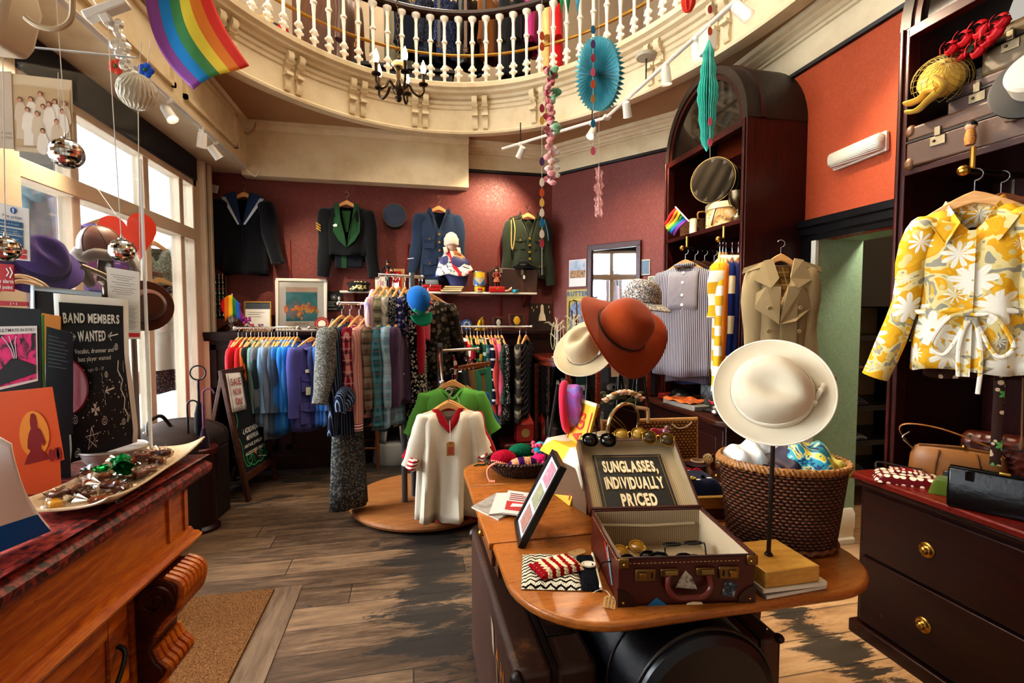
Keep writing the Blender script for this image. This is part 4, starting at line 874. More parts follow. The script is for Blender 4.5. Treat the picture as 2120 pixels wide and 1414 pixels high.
def qM(f,a0,a1,lab,mat,L,rz,name='shirt',cat='shirt',hl=None,hg=None,w=.2,**k):
 p=Vector((CX0,CY0,0))+a0 .lerp(a1,f)
 k.setdefault('sl',.58);k.setdefault('d',.05);k.setdefault('spread',.04);k.setdefault('sr',(.065,.045));c_=k.pop('col_',True);cm=k.pop('cm',None)
 g=zM(name,lab,cat,p,R(rz),mat,w=w,L=L,qD=.65,qI=int(f*100)+len(lab),fold=.014,nf=5,**k)
 if c_:g.qB(cm or mat,.055)
 zL(p,R(rz),w=.17,label=hl or HL,group=hg or 'hangers on the lower arm of the round rack');return g
ST=lambda a,b_,p=.03,ax='x':zQ([(0,a),(.6,b_)],p,ax)
g=qM(.96,LA0,LA1,'grey marled wool coat at the outer end of the rack arm',zS('#56554f',['#8a8880','#6f6d66','#3a3936'],130,.5,rn=1),.62,62,'coat','coat',sl=.52,spread=.2,sr=(.085,.06))
g=qM(.84,LA0,LA1,'navy and pale blue striped long shirt with a knotted cuff',zQ([(0,'#161d30'),(.62,'#7f90a8'),(.78,'#232c44')],.018,'x'),.92,64,sl=.74,spread=.12)
mb=MB();q=g.root.matrix_basis.copy();mb.zD(zA([(-.27,-.1,-.72),(-.2,-.12,-.66),(-.2,-.08,-.6),(-.29,-.1,-.64),(-.3,-.11,-.72)],5),.034,10);mb.zC('knotted_cuff',zQ([(0,'#161d30'),(.62,'#7f90a8'),(.78,'#232c44')],.018,'x'),g.root)
qM(.70,LA0,LA1,'crimson plaid shirt on the lower arm of the round rack',PLs('#8a1a30',('#d9b9b4',.1,0),('#2a1a30',.25,.4)),.64,66)
qM(.56,LA0,LA1,'pink fine-striped shirt with striped cuffs',ST('#c79a8e','#a86f6c',.014),.82,66,sl=.72,qt=zQ([(0,'#e6d3cc'),(.5,'#7d3a44')],.02,'z'))
qM(.42,LA0,LA1,'brown and grey checked shirt on the lower arm',PLs('#5f564a',('#8d7f6d',.35,0),('#7a2f2a',.08,.3),('#26302a',.2,.6)),.78,67)
qM(.28,LA0,LA1,'teal plaid shirt on the lower arm of the round rack',PLs('#2f5a66',('#5f8f98',.35,0),('#a0563f',.07,.3)),.92,68,sl=.7)
qM(.14,LA0,LA1,'light blue plaid shirt with rust lines on the lower arm',PLs('#6f97ad',('#a9c2cc',.3,0),('#b0603f',.07,.35)),.9,70)
qM(.02,LA0,LA1,'plum purple shirt nearest the rack post on the lower arm',BLU('#4a3450'),.75,72)
UL='wooden hanger on the top arm of the round rack';UG='hangers on the top arm of the round rack'
a0,a1=Vector((-.03,.03,1.82)),Vector((-.36,-.1,1.82))
qM(.97,a0,a1,'lilac and pink striped shirt at the end of the top arm',zQ([(0,'#b08fa8'),(.3,'#d9b9b4'),(.5,'#8f86b0'),(.75,'#c99a84')],.03,'x'),.98,70,hl=UL,hg=UG,sl=.8,qt=zQ([(0,'#d9c3cc'),(.5,'#8f6a98')],.02,'z'))
qM(.82,a0,a1,'olive and cream checked shirt on the top arm',PLs('#6f6f58',('#b9b694',.35,0),('#2d2f28',.25,.5)),.98,70,hl=UL,hg=UG)
qM(.68,a0,a1,'grey and white cloudy tie-dyed shirt on the top arm',zP(['#4a4a45','#8a8a80','#c9c6b8','#5a5a52'],9),.95,72,hl=UL,hg=UG)
qM(.54,a0,a1,'black blouse with tiny white specks on the top arm',zS('#141416',['#c9c6bd','#8a8780'],120,.38),.72,72,hl=UL,hg=UG,name='blouse',cat='blouse')
qM(.40,a0,a1,'navy blouse with pale leaf print on the top arm',zS('#1a1d40',['#8a90b8','#c2b9c9','#3a3f78'],34,.42),.68,74,hl=UL,hg=UG,name='blouse',cat='blouse')
qM(.22,a0,a1,'indigo dress with cream ring print on the top arm',zS('#17173a',['#cfc0a4','#b9ae9c','#d9cdb4'],38,.46,.2),1.16,42,hl=UL,hg=UG,name='dress',cat='dress',sl=.5,spread=.25,w=.19,sr=(.08,.06),qH=1.1)
qM(.08,a0,a1,'black and white ring-print dress behind the indigo dress',zS('#101013',['#d9d2c2'],46,.42,.18),1.25,76,hl=UL,hg=UG,name='dress',cat='dress',sl=.4)
qM(.0,a0,a1,'red top squeezed against the rack post',BLU('#a01c30'),.5,80,hl=UL,hg=UG)
p=Vector((CX0,CY0,0))+LA0 .lerp(LA1,.9)+Vector((0,0,-.62));t_=zB('long_skirt','long grey patterned skirt hanging almost to the floor at the rack end','skirt',p,R(30))
mb=MB();mb.zF(lambda u,v:((.1+.045*v+.012*v*sin(8*pi*u))*cos(2*pi*u),(.045+.03*v+.01*v*sin(10*pi*u))*sin(2*pi*u),-.86*v),40,8,cu=True);mb.zC('skirt',zS('#3b3d3c',['#6f7270','#55585a','#84867f'],70,.5,.2,rn=1),t_,qF=.004)
mb=MB();mb.zF(lambda u,v:(.102*cos(2*pi*u),.047*sin(2*pi*u),.04*v-.02),24,3,cu=True);mb.zC('waistband',zN('#35363a'),t_,qF=.004);MB().zD([(0,-.02,.02),(0,0,.06),(0,0,.6)],.003).zC('hanging_loop',zp,t_)
p=qa(886,585,4.0)
BM=zQ([(0,'#1d1b18'),(.18,'#3a362e'),(.3,'#15140f'),(.55,'#4a4438'),(.62,'#1c1a16')],.07,'x',warp=.05)
g=zM('patterned_jacket','black jacket with brown block pattern and white piping on the shoulders','jacket',p,R(12),zS('#1a1816',['#4a4236','#332d26','#6b6152'],26,.5,.12),w=.21,L=.8,d=.08,sl=.62,spread=(.1,.24),sr=(.09,.06),qI=8,qG=.03)
for e in(-1,1):mb=MB();mb.zD([(e*.09,-.03,-.15),(e*.2,-.02,-.185),(e*.235,-.03,-.25),(e*.25+e*.03,-.04,-.42)],.005,6);mb.zC('piping',P('#b9a9b4',.7),g.root)
zL(p,R(12),w=.18,label='wooden hanger inside the black patterned jacket')
p=qa(866,622,3.62);t_=zB('baseball_cap','bright blue baseball cap with green peak and badges hung at the top of the rack','cap');qc(t_,Matrix.Translation(p)@zl((0,0,0),(.3,-.25,-1),(.9,.4,.1))@Matrix.Scale(.98,4))
CB=zN('#1560a8',.12)
mb=MB();mb.zF(lambda u,v:(.1*sin(pi*.5*v)*cos(2*pi*u)*1.1,.088*sin(pi*.5*v)*sin(2*pi*u),.11*cos(pi*.5*v)),32,9,cu=True);mb.zC('crown',CB,t_,qF=.003)
mb=MB();mb.zF(lambda u,v:(.1+(.1*sin(pi*u)**.8)*v,.085*cos(pi*u),-.02*v-.012*v*(1-abs(2*u-1))*0+.018*v*(1-(2*u-1)**2)-.012),16,6);mb.zC('peak',zN('#0f7a5c',.12),t_,qF=.005)
mb=MB();mb.zF(lambda u,v:(.1105*sin(pi*.5*(.75+.25*v))*cos(.9*(u*2-1)),.0905*sin(pi*.5*(.75+.25*v))*sin(.9*(u*2-1)),.112*cos(pi*.5*(.75+.25*v))),10,4);mb.zC('front_panel',zN('#12886a',.12),t_,qF=.002)
for(a_,v_,c_)in((.9,.55,'#c25a4a'),(.5,.7,'#b9a08a'),(.25,.85,'#c9c4b4')):mb=MB();mb.zH((.113*sin(pi*.5*v_)*cos(a_),.093*sin(pi*.5*v_)*sin(a_),.113*cos(pi*.5*v_)),(.022,.022,.018));mb.zC('badge',P(c_,.6),t_,qE=.004)
MB().zI((0,0,.112),.008,8,6).zC('button',CB,t_)
def qN(px,py,Y,lab,mat,name='t_shirt',w=.2,L=.78,rz=0,sl=.3,qG=.06,spread=.24,**k):
 p=qa(px,py,Y);g=zM(name,lab,'T-shirt',p,R(rz),mat,w=w,L=L,d=.055,sl=sl,spread=spread,sr=(.066,.066),qD=.5,puff=0,qG=qG,qI=int(px+py),fold=.05,nf=7,**k)
 zL(p,R(rz),w=.16,label='pale wooden hanger inside the '+lab.split(' on ')[0].split(' with ')[0].split(' behind ')[0]);return g
WT=zN('#d9d0bc',.06);RT_=zQ([(0,'#ece6da'),(.5,'#a01a28')],.024,'z')
def ring(g,mat,r=.012,v=True):
 nw=g.nw
 pts=[(-nw,.0,g.z0+.006),(-nw*.5,g.fy(-nw*.5,g.z0-g.qG*.5)*.55-.006,g.z0-g.qG*.52),(0,g.fy(0,g.z0-g.qG)*.62-.008,g.z0-g.qG*1.02),(nw*.5,g.fy(nw*.5,g.z0-g.qG*.5)*.55-.006,g.z0-g.qG*.52),(nw,0,g.z0+.006),(nw*.5,.02,g.z0+.004),(-nw*.5,.02,g.z0+.004)]
 pts=pts if v else zA(pts,5,True)
 mb=MB();mb.zD(pts,r,8,closed=True,qD=.5);mb.zC('neckband',mat,g.root)
g=qN(945,765,3.72,'dark blue T-shirt behind the green one',BLU('#1c4a78'),w=.235,L=.72,spread=.26)
g=qN(936,763,3.58,'lime green T-shirt with round neck on the round rack',zN('#5f9e45',.08),w=.235,L=.74,nw=.09,qG=.075,spread=.3,sl=.33);ring(g,zN('#5a9842',.08),.012,False)
g.zy('neck_label',[(-.035,-.155),(.035,-.155),(.035,-.175),(-.035,-.175)],zr,-.07);MB().box(.03,.07,-.09,-.086,-.33,-.26).zC('price_tag',zu,g.root);MB().zD([(.05,-.088,-.26),(.03,-.05,-.19)],.0012,4).zC('tag_string',zr,g.root)
g=qN(931,803,3.40,'red T-shirt behind the white tops on the rack arm',BLU('#a5121f'),w=.215,L=.93,spread=.26,sl=.34);g=qN(929,803,3.33,'pale grey-white T-shirt behind the striped-sleeve top',zN('#d9d6cf',.06),w=.21,L=.86,sl=.27,spread=.2)
g=qN(928,806,3.25,'white V-neck T-shirt with red collar and red striped sleeve ends',WT,w=.2,L=.88,nw=.085,qG=.12,sl=.36,spread=.24,qH=1.14,qt=RT_,qr=.07);ring(g,zN('#a01622',.1),.026)
g.zy('neck_label',[(-.03,-.165),(.03,-.165),(.03,-.19),(-.03,-.19)],zr,-.065)
MB().zD([(.004,-.055,-.2),(.005,-.078,-.28),(.006,-.08,-.34)],.0014,4).zC('tag_string',zr,g.root);MB().zG([(-.02,-.345),(-.012,-.335),(.024,-.335),(.032,-.345),(.032,-.43),(-.02,-.43)],-.086,-.082,'xz').zC('price_tag',zu,g.root);MB().zG([(-.012,-.37),(.024,-.37),(.024,-.42),(-.012,-.42)],-.088,-.086,'xz').zC('tag_print',P('#b5563f',.7),g.root)
MB().cyl((.006,-.089,-.347),(.006,-.085,-.347),.005).zC('tag_eyelet',P('#8c2f22',.6),g.root)
def qO(px,py,Y,lab,mat,L=1.0,w=.16,rz=70,clip=True,hem=1.0):
 p=qa(px,py,Y);t_=zB('trousers',lab,'trousers',p,R(rz));mb=MB()
 for e in(-1,1):mb.zJ([[(e*(w*.5+.0)*o+w*.5*q*cos(a),.04*q2*sin(a),z)for a in(2*pi*i/16 for i in range(16))]for z,o,q,q2 in((-.09,1,1.02,.7),(-.2,1,1.1,1.1),(-.36,1,1.02,1.1),(-.6,1,.92,1),(-L,1,.85*hem,.9))])
 mb.zC('legs',mat,t_);MB().zJ([[(w*1.03*cos(a),.032*sin(a),z)for a in(2*pi*i/20 for i in range(20))]for z in(-.085,-.12)]).zC('waistband',mat,t_)
 h=zB('clip_hanger','brown wooden clip hanger on the short rack arm','hanger',p,R(rz),'clip hangers on the short rack arm');MB().box(-.16,.16,-.009,.009,-.075,-.035).zC('bar',DARKH,h,qE=.006);MB().zD([(0,0,-.036)]+[(.02*sin(a),0,-.02+.02*cos(a))for a in(R(180-25*i)for i in range(10))],.0026,6).zC('hook',zn,h)
 for e in(-1,1):MB().zH((e*.12,0,-.08),(.02,.03,.035)).zC('clip',zn,h,qE=.003)
qO(966,745,3.82,'black jeans hanging from the short rack arm',zN('#14161c'),1.0,rz=60);qO(975,744,3.85,'dark indigo jeans hanging from the short rack arm',zN('#1e2434'),1.02,rz=56);qO(985,743,3.88,'tan corduroy trousers on the short rack arm',zQ([(0,'#6d5535'),(.6,'#8a6f48')],.008,'x'),1.0,rz=52);qO(994,742,3.92,'green corduroy trousers last on the short rack arm',zQ([(0,'#2f6a58'),(.6,'#3f8a72')],.008,'x'),1.0,rz=50)
B0,B1=Vector((-1.303,4.21,0)),Vector((-1.215,4.79,0));T0=Vector((-1.47,4.26,1.0))
ab=zB('chalkboard_sign','folding wooden A-frame chalkboard with white and green chalk writing, standing beside the window','sign',B0)
M=zl((0,0,0),B1-B0,T0-B0)
FR=qK('#2e160c','#57301b',(12,2,12),.5);BBm=P('#14161a',.75,var=.25,ns=3);W_=.575;Hh=1.09
mb=MB(M);mb.box(.0,.05,0,Hh,-.015,.015);mb.zC('leg',FR,ab,qE=.003);mb=MB(M);mb.box(W_-.05,W_,0,Hh,-.015,.015);mb.zC('leg',FR,ab,qE=.003)
mb=MB(M);mb.box(.05,W_-.05,Hh-.06,Hh,-.014,.014);mb.zC('top_rail',FR,ab,qE=.003);mb=MB(M);mb.box(.05,W_-.05,.16,.22,-.014,.014);mb.zC('bottom_rail',FR,ab,qE=.003)
mb=MB(M);mb.box(.05,W_-.05,.22,Hh-.06,-.006,.004);bd=mb.zC('board',BBm,ab)
mp=lambda z:(lambda a,b_:tuple(M@Vector((a,b_,z))))
mb=MB();
for i,(s_,sz,wd)in enumerate((('LADIESWEAR',.062,.3),('MENSWEAR',.058,.23),('VINTAGE JEWELLERY',.038,.35),('ACCESSORIES OBJECTS',.036,.36))):zd(mb,'-'+s_+'-' if i<2 else '-'+s_,.285,.55-.062*i,sz,.01,.12,map3=mp(.0065),width=wd)
mb.zC('chalk_writing',P('#d9d9d4',.8),bd,smooth=False)
mb=MB()
def vine(pts,w_):zZ(mb,[(q.x,q.y)for q in zA([(x,y,0)for x,y in pts],7)],w_,mp(.006))
for e in(-1,1):
 X=lambda a:.2875+e*a
 vine([(X(.0),.26),(X(.07),.25),(X(.16),.3),(X(.15),.36),(X(.09),.34),(X(.1),.28),(X(.18),.27),(X(.215),.36)],.009);vine([(X(.215),.36),(X(.2),.44),(X(.225),.52)],.008);vine([(X(.225),.6),(X(.19),.66),(X(.2),.76),(X(.185),.8)],.009);vine([(X(.05),.27),(X(.06),.34),(X(.14),.31)],.007)
mb.zC('chalk_vines',P('#2f9a5a',.8),bd,smooth=False)
mb=MB();[mb.add([mp(.0066)(.2875+.02*cos(a),.335+.03*sin(a)),mp(.0066)(.2875+.035*cos(a+.3),.34+.035*sin(a+.3)),mp(.0066)(.2875,.32)],[(0,1,2)])for a in(R(30),R(70),R(110),R(150))];mb.zC('chalk_flower',P('#d9862f',.8),bd,smooth=False)
k0=Vector((-1.687,4.27,0))-B0;Mb=zl(k0,B1-B0,T0-B0-k0+Vector((-.01,0,0)))
for x in(0,W_-.05):mb=MB(Mb);mb.box(x,x+.05,0,Hh-.02,-.015,.015);mb.zC('leg',FR,ab,qE=.003)
mb=MB(Mb);mb.box(.05,W_-.05,Hh-.08,Hh-.02,-.014,.014);mb.zC('top_rail',FR,ab);mb=MB(Mb);mb.box(.05,W_-.05,.16,Hh-.08,-.006,.006);mb.zC('board',P('#0d0e10',.7),ab)
MB().zD([(.07,.3,.3),(-.2,.3,.3)],.003).zC('stay_chain',zn,ab)
Ms=Matrix.Translation(B0)@zl((0,0,0),B1-B0,T0-B0);sg=zB('sale_notice','white paper notice SALE NOW ON! in red letters clipped on the chalkboard','notice',(0,0,0));qc(sg,Ms)
Mt=Matrix.Rotation(R(-4),4,'Z');mb=MB(Mt);mb.zF(lambda u,v:(-.035+.22*u,1.06-.32*v,.02+.005*sin(pi*v)*u+.003*u),8,8);mb.zC('paper',P('#dcd8cf',.7),sg,qF=.001)
mb=MB();ms=lambda a,b_:tuple(Mt@Vector((a,b_,.034)))
for s_,y,q_ in(('SALE',.985,.155),('NOW',.9,.125),('ON!',.82,.11)):zd(mb,s_,.074,y,.08,.015,.12,map3=ms,width=q_)
mb.zC('red_letters',P('#9c2018',.6),sg,smooth=False);zd(zd(MB(),'UP TO 50% OFF',.078,.775,.02,map3=ms,width=.13),'INSTORE',.08,.752,.018,map3=ms,width=.06).zC('small_print',P('#5a5a60',.6),sg,smooth=False)
mb=MB(Mt);mb.box(-.034,.18,1.055,1.058,.03,.033);[mb.box(x,x+.003,.76,1.05,.03,.033)for x in(-.028,.178)];mb.zC('border',P('#7a7c80',.6),sg)
q=qb(815,963,0);t_=zB('step_stool','round grey plastic step stool under the hanging clothes','stool',(q.x,q.y+.18,0));GP=P('#8f9290',.5)
MB().zE([(0,0),(.21,0),(.215,.02),(.2,.2),(.19,.215),(0,.215)],36).zC('lower_drum',GP,t_)
for a_ in range(4):mb=MB();mb.zF(lambda u,v:((.18-.05*v)*cos(R(90*a_+25)+R(40)*u),(.18-.05*v)*sin(R(90*a_+25)+R(40)*u),.21+.2*v),6,5);mb.zC('leg',GP,t_,qF=.012)
MB().zE([(0,.405),(.145,.405),(.15,.42),(.14,.44),(0,.445)],32).zC('top_step',GP,t_)
q=qb(775,965,0);t_=zB('wooden_chair','plain wooden chair mostly hidden under the hanging shirts','chair',(q.x-.12,q.y-.02,0),R(-12));CWd=qK('#5a3217','#8a5228',(10,10,2),.45)
MB().box(-.2,.2,-.05,.32,.42,.45).zC('seat',CWd,t_,qE=.01)
for x in(-.17,.17):
 for y in(-.02,.29):MB().zD([(x,y,0),(x*.96,y,.42)],[.016,.021],10).zC('leg',CWd,t_)
for x in(-.17,.17):MB().zD([(x,.3,.45),(x,.34,.85)],.017,10).zC('back_post',CWd,t_)
MB().box(-.17,.17,.325,.345,.74,.84).zC('backrest',CWd,t_,qE=.006)
for y in(-.02,.29):MB().zD([(-.17,y,.2),(.17,y,.2)],.011,8).zC('stretcher',CWd,t_)
q=qa(1085,925,4.75);t_=zB('floor_box','dark low wooden crate under the patterned cardigans','crate',(q.x,4.8,0));MB().box(-.22,.22,-.16,.16,0,.24).zC('crate',zv,t_,qE=.01);MB().box(-.225,.225,-.165,.165,.2,.23).zC('rim',zv,t_,qE=.006)
t_=zB('red_lantern','red metal lantern box with pointed clear top and round gold badge','lantern',(q.x,4.76,.241));MB().box(-.09,.09,-.08,.08,0,.19).zC('box',P('#7a1518',.35),t_,qE=.01);MB().zE([(.045,-.084),(.05,-.08),(.05,-.078)],20).zC('badge_ring',GOLD,t_,rot=(R(0),0,0));C.objects[-1].matrix_basis=Matrix.Translation((0,-.0,.09))@Matrix.Rotation(R(-90),4,'X')@Matrix.Translation((0,0,.165))@Matrix.Rotation(R(180),4,'X')
MB().zE([(0,0),(.045,0),(.045,.004),(0,.005)],20).zC('badge',P('#8a7a4a',.4,.5),t_,(0,-.081,.095),(R(90),0,0));MB().zJ([[(x*.088,y*.078,.19)for x,y in((-1,-1),(1,-1),(1,1),(-1,1))],[(x*.02,y*.02,.34)for x,y in((-1,-1),(1,-1),(1,1),(-1,1))]]).zC('top',P('#a8342e',.12),t_,smooth=False);MB().zI((0,0,.35),.022,10,7).zC('finial',P('#7a1518',.35),t_)
CZ=1.03;c0=qb(435,940,CZ);PHI=math.atan(-.064)
ct=zB('shop_counter','old pine shop counter with red marbled top, moulded frieze and carved scroll bracket','counter',(c0 .x,c0 .y,0),PHI)
def marb():
 t=NT('red_marble',.4,0,.3);n=t.qw(55,det=4,dist=.9);n2=t.qw(9,det=3)
 t.base(t.qz(t.m('ADD',t.m('MULTIPLY',n,.8),t.m('MULTIPLY',n2,.25)),[(.36,'#1d100f'),(.47,'#3b1a18'),(.56,'#7c2a24'),(.68,'#8f3a30')]));return t.mat
def pine():
 t=NT('pine',.3,0,.5);v=t.map((8,1.2,10));g=t.qw(3,v,6,.8,.6);f=t.qw(25,v,3)
 k=t.m('ADD',t.m('MULTIPLY',g,.75),t.m('MULTIPLY',f,.25));b_=t.qz(k,[(.28,'#5f2408'),(.45,'#a4500f'),(.6,'#c8761f'),(.78,'#dc9438')])
 ch=t.step(t.qw(7,t.map((3,3,5)),5,.6,.6),.705,.725);t.base(t.mix(ch,b_,'#120b08'));t.jD(k,.2,.003);return t.mat
MARB,PINE=marb(),pine();PINED=qK('#2a0d04','#5a2009',(8,2,8),.35)
prof=[(0,CZ),(.0,CZ-.0),(-.018,CZ),(-.03,CZ-.004),(-.036,CZ-.012),(-.012,CZ-.018),(-.004,CZ-.024),(.004,CZ-.034),(.004,CZ-.05),(-.004,CZ-.062),(-.04,CZ-.066),(-.04,CZ-.02)]
pth=[(-1.0,0),(0,0),(0,-2.6)]
mb=MB();zg(mb,pth,[(o-.0,z)for o,z in prof]);mb.box(-1.0,-.02,-2.6,-.02,CZ-.05,CZ);mb.zC('marble_top',MARB,ct,ang=30)
mb=MB();mb.box(-1.0,-.055,-2.6,-.055,.785,CZ-.06);zg(mb,pth,[(-.07,CZ-.06),(-.03,CZ-.064),(-.034,CZ-.075),(-.045,CZ-.082),(-.052,CZ-.095),(-.07,CZ-.1)]);mb.box(-.06,-.047,-.17,-.155,.8,CZ-.09);mb.box(-.06,-.049,-.075,-.055,.8,CZ-.1)
mb.zC('frieze',PINE,ct,ang=30)
mb=MB();zg(mb,pth,[(-.07,.8),(-.045,.8),(-.04,.785),(-.03,.78),(-.022,.765),(-.028,.752),(-.045,.745),(-.06,.73),(-.1,.725),(-.1,.8)]);mb.zC('moulding',PINE,ct,ang=30)
mb=MB();mb.box(-1.0,-.12,-2.6,-.11,0,.74);mb.zC('carcass',PINE,ct)
mb=MB();mb.box(-.13,-.1,-.28,-.1,0,.74);[mb.box(-.1,-.094,y,y+.012,.02,.36)for y in(-.25,-.215,-.18,-.145)];mb.zC('pilaster',PINE,ct)
sp=[(-.1,.735),(-.012,.735),(.012,.715),(.018,.68),(.004,.635),(-.03,.6),(-.055,.56),(-.062,.52),(-.05,.485),(-.03,.465),(-.028,.44),(-.045,.42),(-.075,.405),(-.1,.4)]
mb=MB();mb.zG([(x,z)for x,z in sp],-.265,-.115,'xz');br=mb.zC('carved_bracket',PINED,ct,qE=.006)
mb=MB()
for i in range(7):
 y=-.255+.0215*i+.002;pts=zA([(-.02,y,.735),(.018,y,.715),(.024,y,.68),(.01,y,.635),(-.026,y,.6),(-.05,y,.56)],5);n=len(pts)
 mb.zD(pts,[.012*(1-.55*abs(k/(n-1)-.35))for k in range(n)],8)
mb.zC('leaf_ribs',PINE,br)
mb=MB();[mb.zD(zA([(-.056,y,.52),(-.042,y,.485),(-.02,y,.462),(-.022,y,.44),(-.05,y,.415)],5),.011,8)for y in(-.25,-.225,-.2,-.175,-.15,-.13)];mb.zC('lower_ribs',PINE,br)
mb=MB();[mb.zD([(-.045+r_*cos(a),-.268,.67+r_*sin(a))for a,r_ in((R(18*i),.05*(1-i/36))for i in range(34))],.006,6)for _ in(0,)];mb.zC('side_scroll',PINED,br)
for k in range(2):
 y1=-.3-.75*k;dr=MB().box(-.12,-.105,y1-.72,y1,.06,.72).zC('door',PINE,ct,qE=.004)
 mb=MB();[mb.box(-.106,-.096,*q)for q in((y1-.72,y1-.64,.06,.72),(y1-.08,y1,.06,.72),(y1-.64,y1-.08,.06,.14),(y1-.64,y1-.08,.64,.72))];mb.zC('door_frame',PINE,dr,qE=.004)
 mb=MB();mb.zD(zA([(-.094,y1-.05,.6),(-.07,y1-.06,.58),(-.06,y1-.12,.53),(-.07,y1-.16,.5),(-.094,y1-.17,.49)],5),[.006]*21,8);mb.zC('handle',P('#2b2a28',.35,.8),dr)
def ctp(x,y,z=CZ):return ct.matrix_basis@Vector((x,y,z))
ct.matrix_basis=Matrix.Translation((c0 .x,c0 .y,0))@Matrix.Rotation(PHI,4,'Z')
A,B_=qb(418,910,1.075),qb(232,1052,1.05);ax_=(A-B_);Lp=ax_.length;th=math.atan2(ax_.y,ax_.x)
pl=zB('serving_platter','long cream rectangular platter with pointed corners full of wrapped sweets on the counter','platter',(0,0,0));Mp=Matrix.Translation((B_+A)/2+Vector((0,0,-1.0625+CZ)))@Matrix.Rotation(th,4,'Z')@Matrix.Translation((0,.105,0));qc(pl,Mp)
def plf(u,v):
 x=(u-.5)*2;y=(v-.5)*2;r=max(abs(x),abs(y));e=max(0,r-.55)/.45;c=(abs(x)*abs(y))**3
 return(x*Lp/2*(1+.05*c),y*.105*(1-.06*(1-abs(x))+.04*c),.004+.022*e**1.3+.026*c)
mb=MB();mb.zF(plf,40,16);mb.zC('plate',P('#cbb596',.22,var=.04),pl,qF=.006)
rr=random.Random(21)
CLEAR=zY((.96,.9,.83),.05,.16)
def qh(lab,m,wrap,group,x,y,z,a,s=1.0):
 t_=zB('wrapped_sweet',lab,'sweet',Mp@Vector((x,y,z)),th+a,group);t_.scale=(s,s,s)
 MB().box(-.019,.019,-.012,.012,0,.017).zC('sweet',m,t_,qE=.005,seg=3)
 mb=MB();mb.zF(lambda u,v:(-.024+.048*u,(.0165+.0025*sin(11*u+5*v*6.28))*cos(2*pi*v),.0095+(.0135+.002*sin(17*u+9*v))*sin(2*pi*v)),10,16,cv=True)
 for e in(-1,1):mb.zF(lambda u,v:(e*(.023+.022*u),(.003+.016*u)*cos(2*pi*v)*(1+.25*sin(5*2*pi*v)),.01+(.003+.013*u)*sin(2*pi*v)*(1+.2*cos(3*2*pi*v))),5,20,cv=True)
 mb.zC('wrapper',wrap,t_)
BR=[P('#5a2710',.25),P('#7c3a14',.25),P('#6b3018',.25),P('#8f4a1c',.2)]
for i in range(26):
 x=rr.uniform(-.42,.36)*Lp;y=rr.uniform(-.062,.06);qh('brown toffee in a clear twisted wrapper on the cream platter',BR[i%4],CLEAR,'clear-wrapped toffees on the platter',x,y,.012+(.018 if i>15 else 0)+rr.uniform(0,.004),rr.uniform(-1.6,1.6))
qh('yellow and orange sweet in a clear wrapper at the near end of the platter',P('#d9a23a',.3),CLEAR,None,-.43*Lp,.03,.02,.7)
GF=P('#0f8a44',.15,.75,.15)
qh('shiny green foil-wrapped sweet on top of the toffees',GF,GF,None,-.06*Lp,-.012,.046,.5,1.15);qh('smaller green foil sweet behind the shiny green one',GF,GF,None,-.02*Lp,.055,.034,-.6,.8)
q=ctp(-.2,-.04);t_=zB('small_dish','small pale grey dish behind the platter on the counter','dish',(q.x-.06,q.y-.02,CZ+.0));MB().zE([(0,.0),(.06,.0),(.085,.03),(.09,.05),(.086,.05),(.08,.034),(.055,.008),(0,.008)],30).zC('bowl',P('#b9afa8',.3),t_);MB().zE([(.089,.046),(.0925,.05),(.089,.054),(.086,.05)],30).zC('rim',P('#a89d94',.3),t_)
Ysc=1.80;e0=qa(290,300,Ysc);zt=qa(200,110,Ysc).z
sc_=zB('acrylic_screen','tall clear acrylic counter screen hung with notices and edged in white','screen',(e0 .x,Ysc,CZ))
MB().box(-1.05,0,-.003,.003,0,zt-CZ).zC('sheet',zY((.97,.98,.98),.06),sc_);MB().box(-.004,.002,-.005,.005,0,.98).zC('edge',P('#dfe3e2',.2),sc_);mb=MB();mb.box(-1.05,0,-.004,.004,zt-CZ-.003,zt-CZ);mb.zC('top_edge',P('#e4e6e2',.2),sc_)
MB().box(-.06,.008,-.03,.03,0,.012).zC('foot',P('#cfd4d4',.15),sc_);MB().zI((-.012,-.012,.09),.006,10,7).zC('bolt',CHROME,sc_)
def scp(px,py,dy=-.012):return qa(px,py,Ysc+dy)
def zj(name,lab,cat,quad,mat,dy=-.012,Y=None):
 """flat card spanned by four picture corners on one upright plane: tl, tr, br, bl"""
 Y=(Ysc+dy)if Y is None else Y;P4=[qa(p[0],p[1],Y)for p in quad];o=P4[3];t_=zB(name,lab,cat,o)
 mb=MB();v=[p-o for p in P4];mb.add([(p.x,p.y,p.z)for p in v]+[(p.x,p.y+.003,p.z)for p in v],[(0,1,2,3),(4,7,6,5),(0,4,5,1),(1,5,6,2),(2,6,7,3),(3,7,4,0)])
 mb.zC('sheet',mat,t_,smooth=False)
 def mp(a,b,off=.0015):
  l=v[3].lerp(v[2],a);u=v[0].lerp(v[1],a);p=l.lerp(u,b);return(p.x,p.y-off,p.z)
 return t_,mp
def ze(mb,mp,a0,a1,b0,b1,off=.0015):mb.add([mp(a0,b0,off),mp(a1,b0,off),mp(a1,b1,off),mp(a0,b1,off)],[(0,1,2,3)]);return mb
t_,mp=zj('poster','poster of a group of people all dressed in white hung on the acrylic screen','poster',[(23,152),(148,166),(153,322),(30,312)],P('#d9c6a4',.6,var=.03))
ze(MB(),mp,.03,.97,.06,.86).zC('photo_ground',P('#c3a77e',.6,var=.1),t_)
rr=random.Random(5);bodies=MB();shade_=MB();heads=MB();hairs=MB()
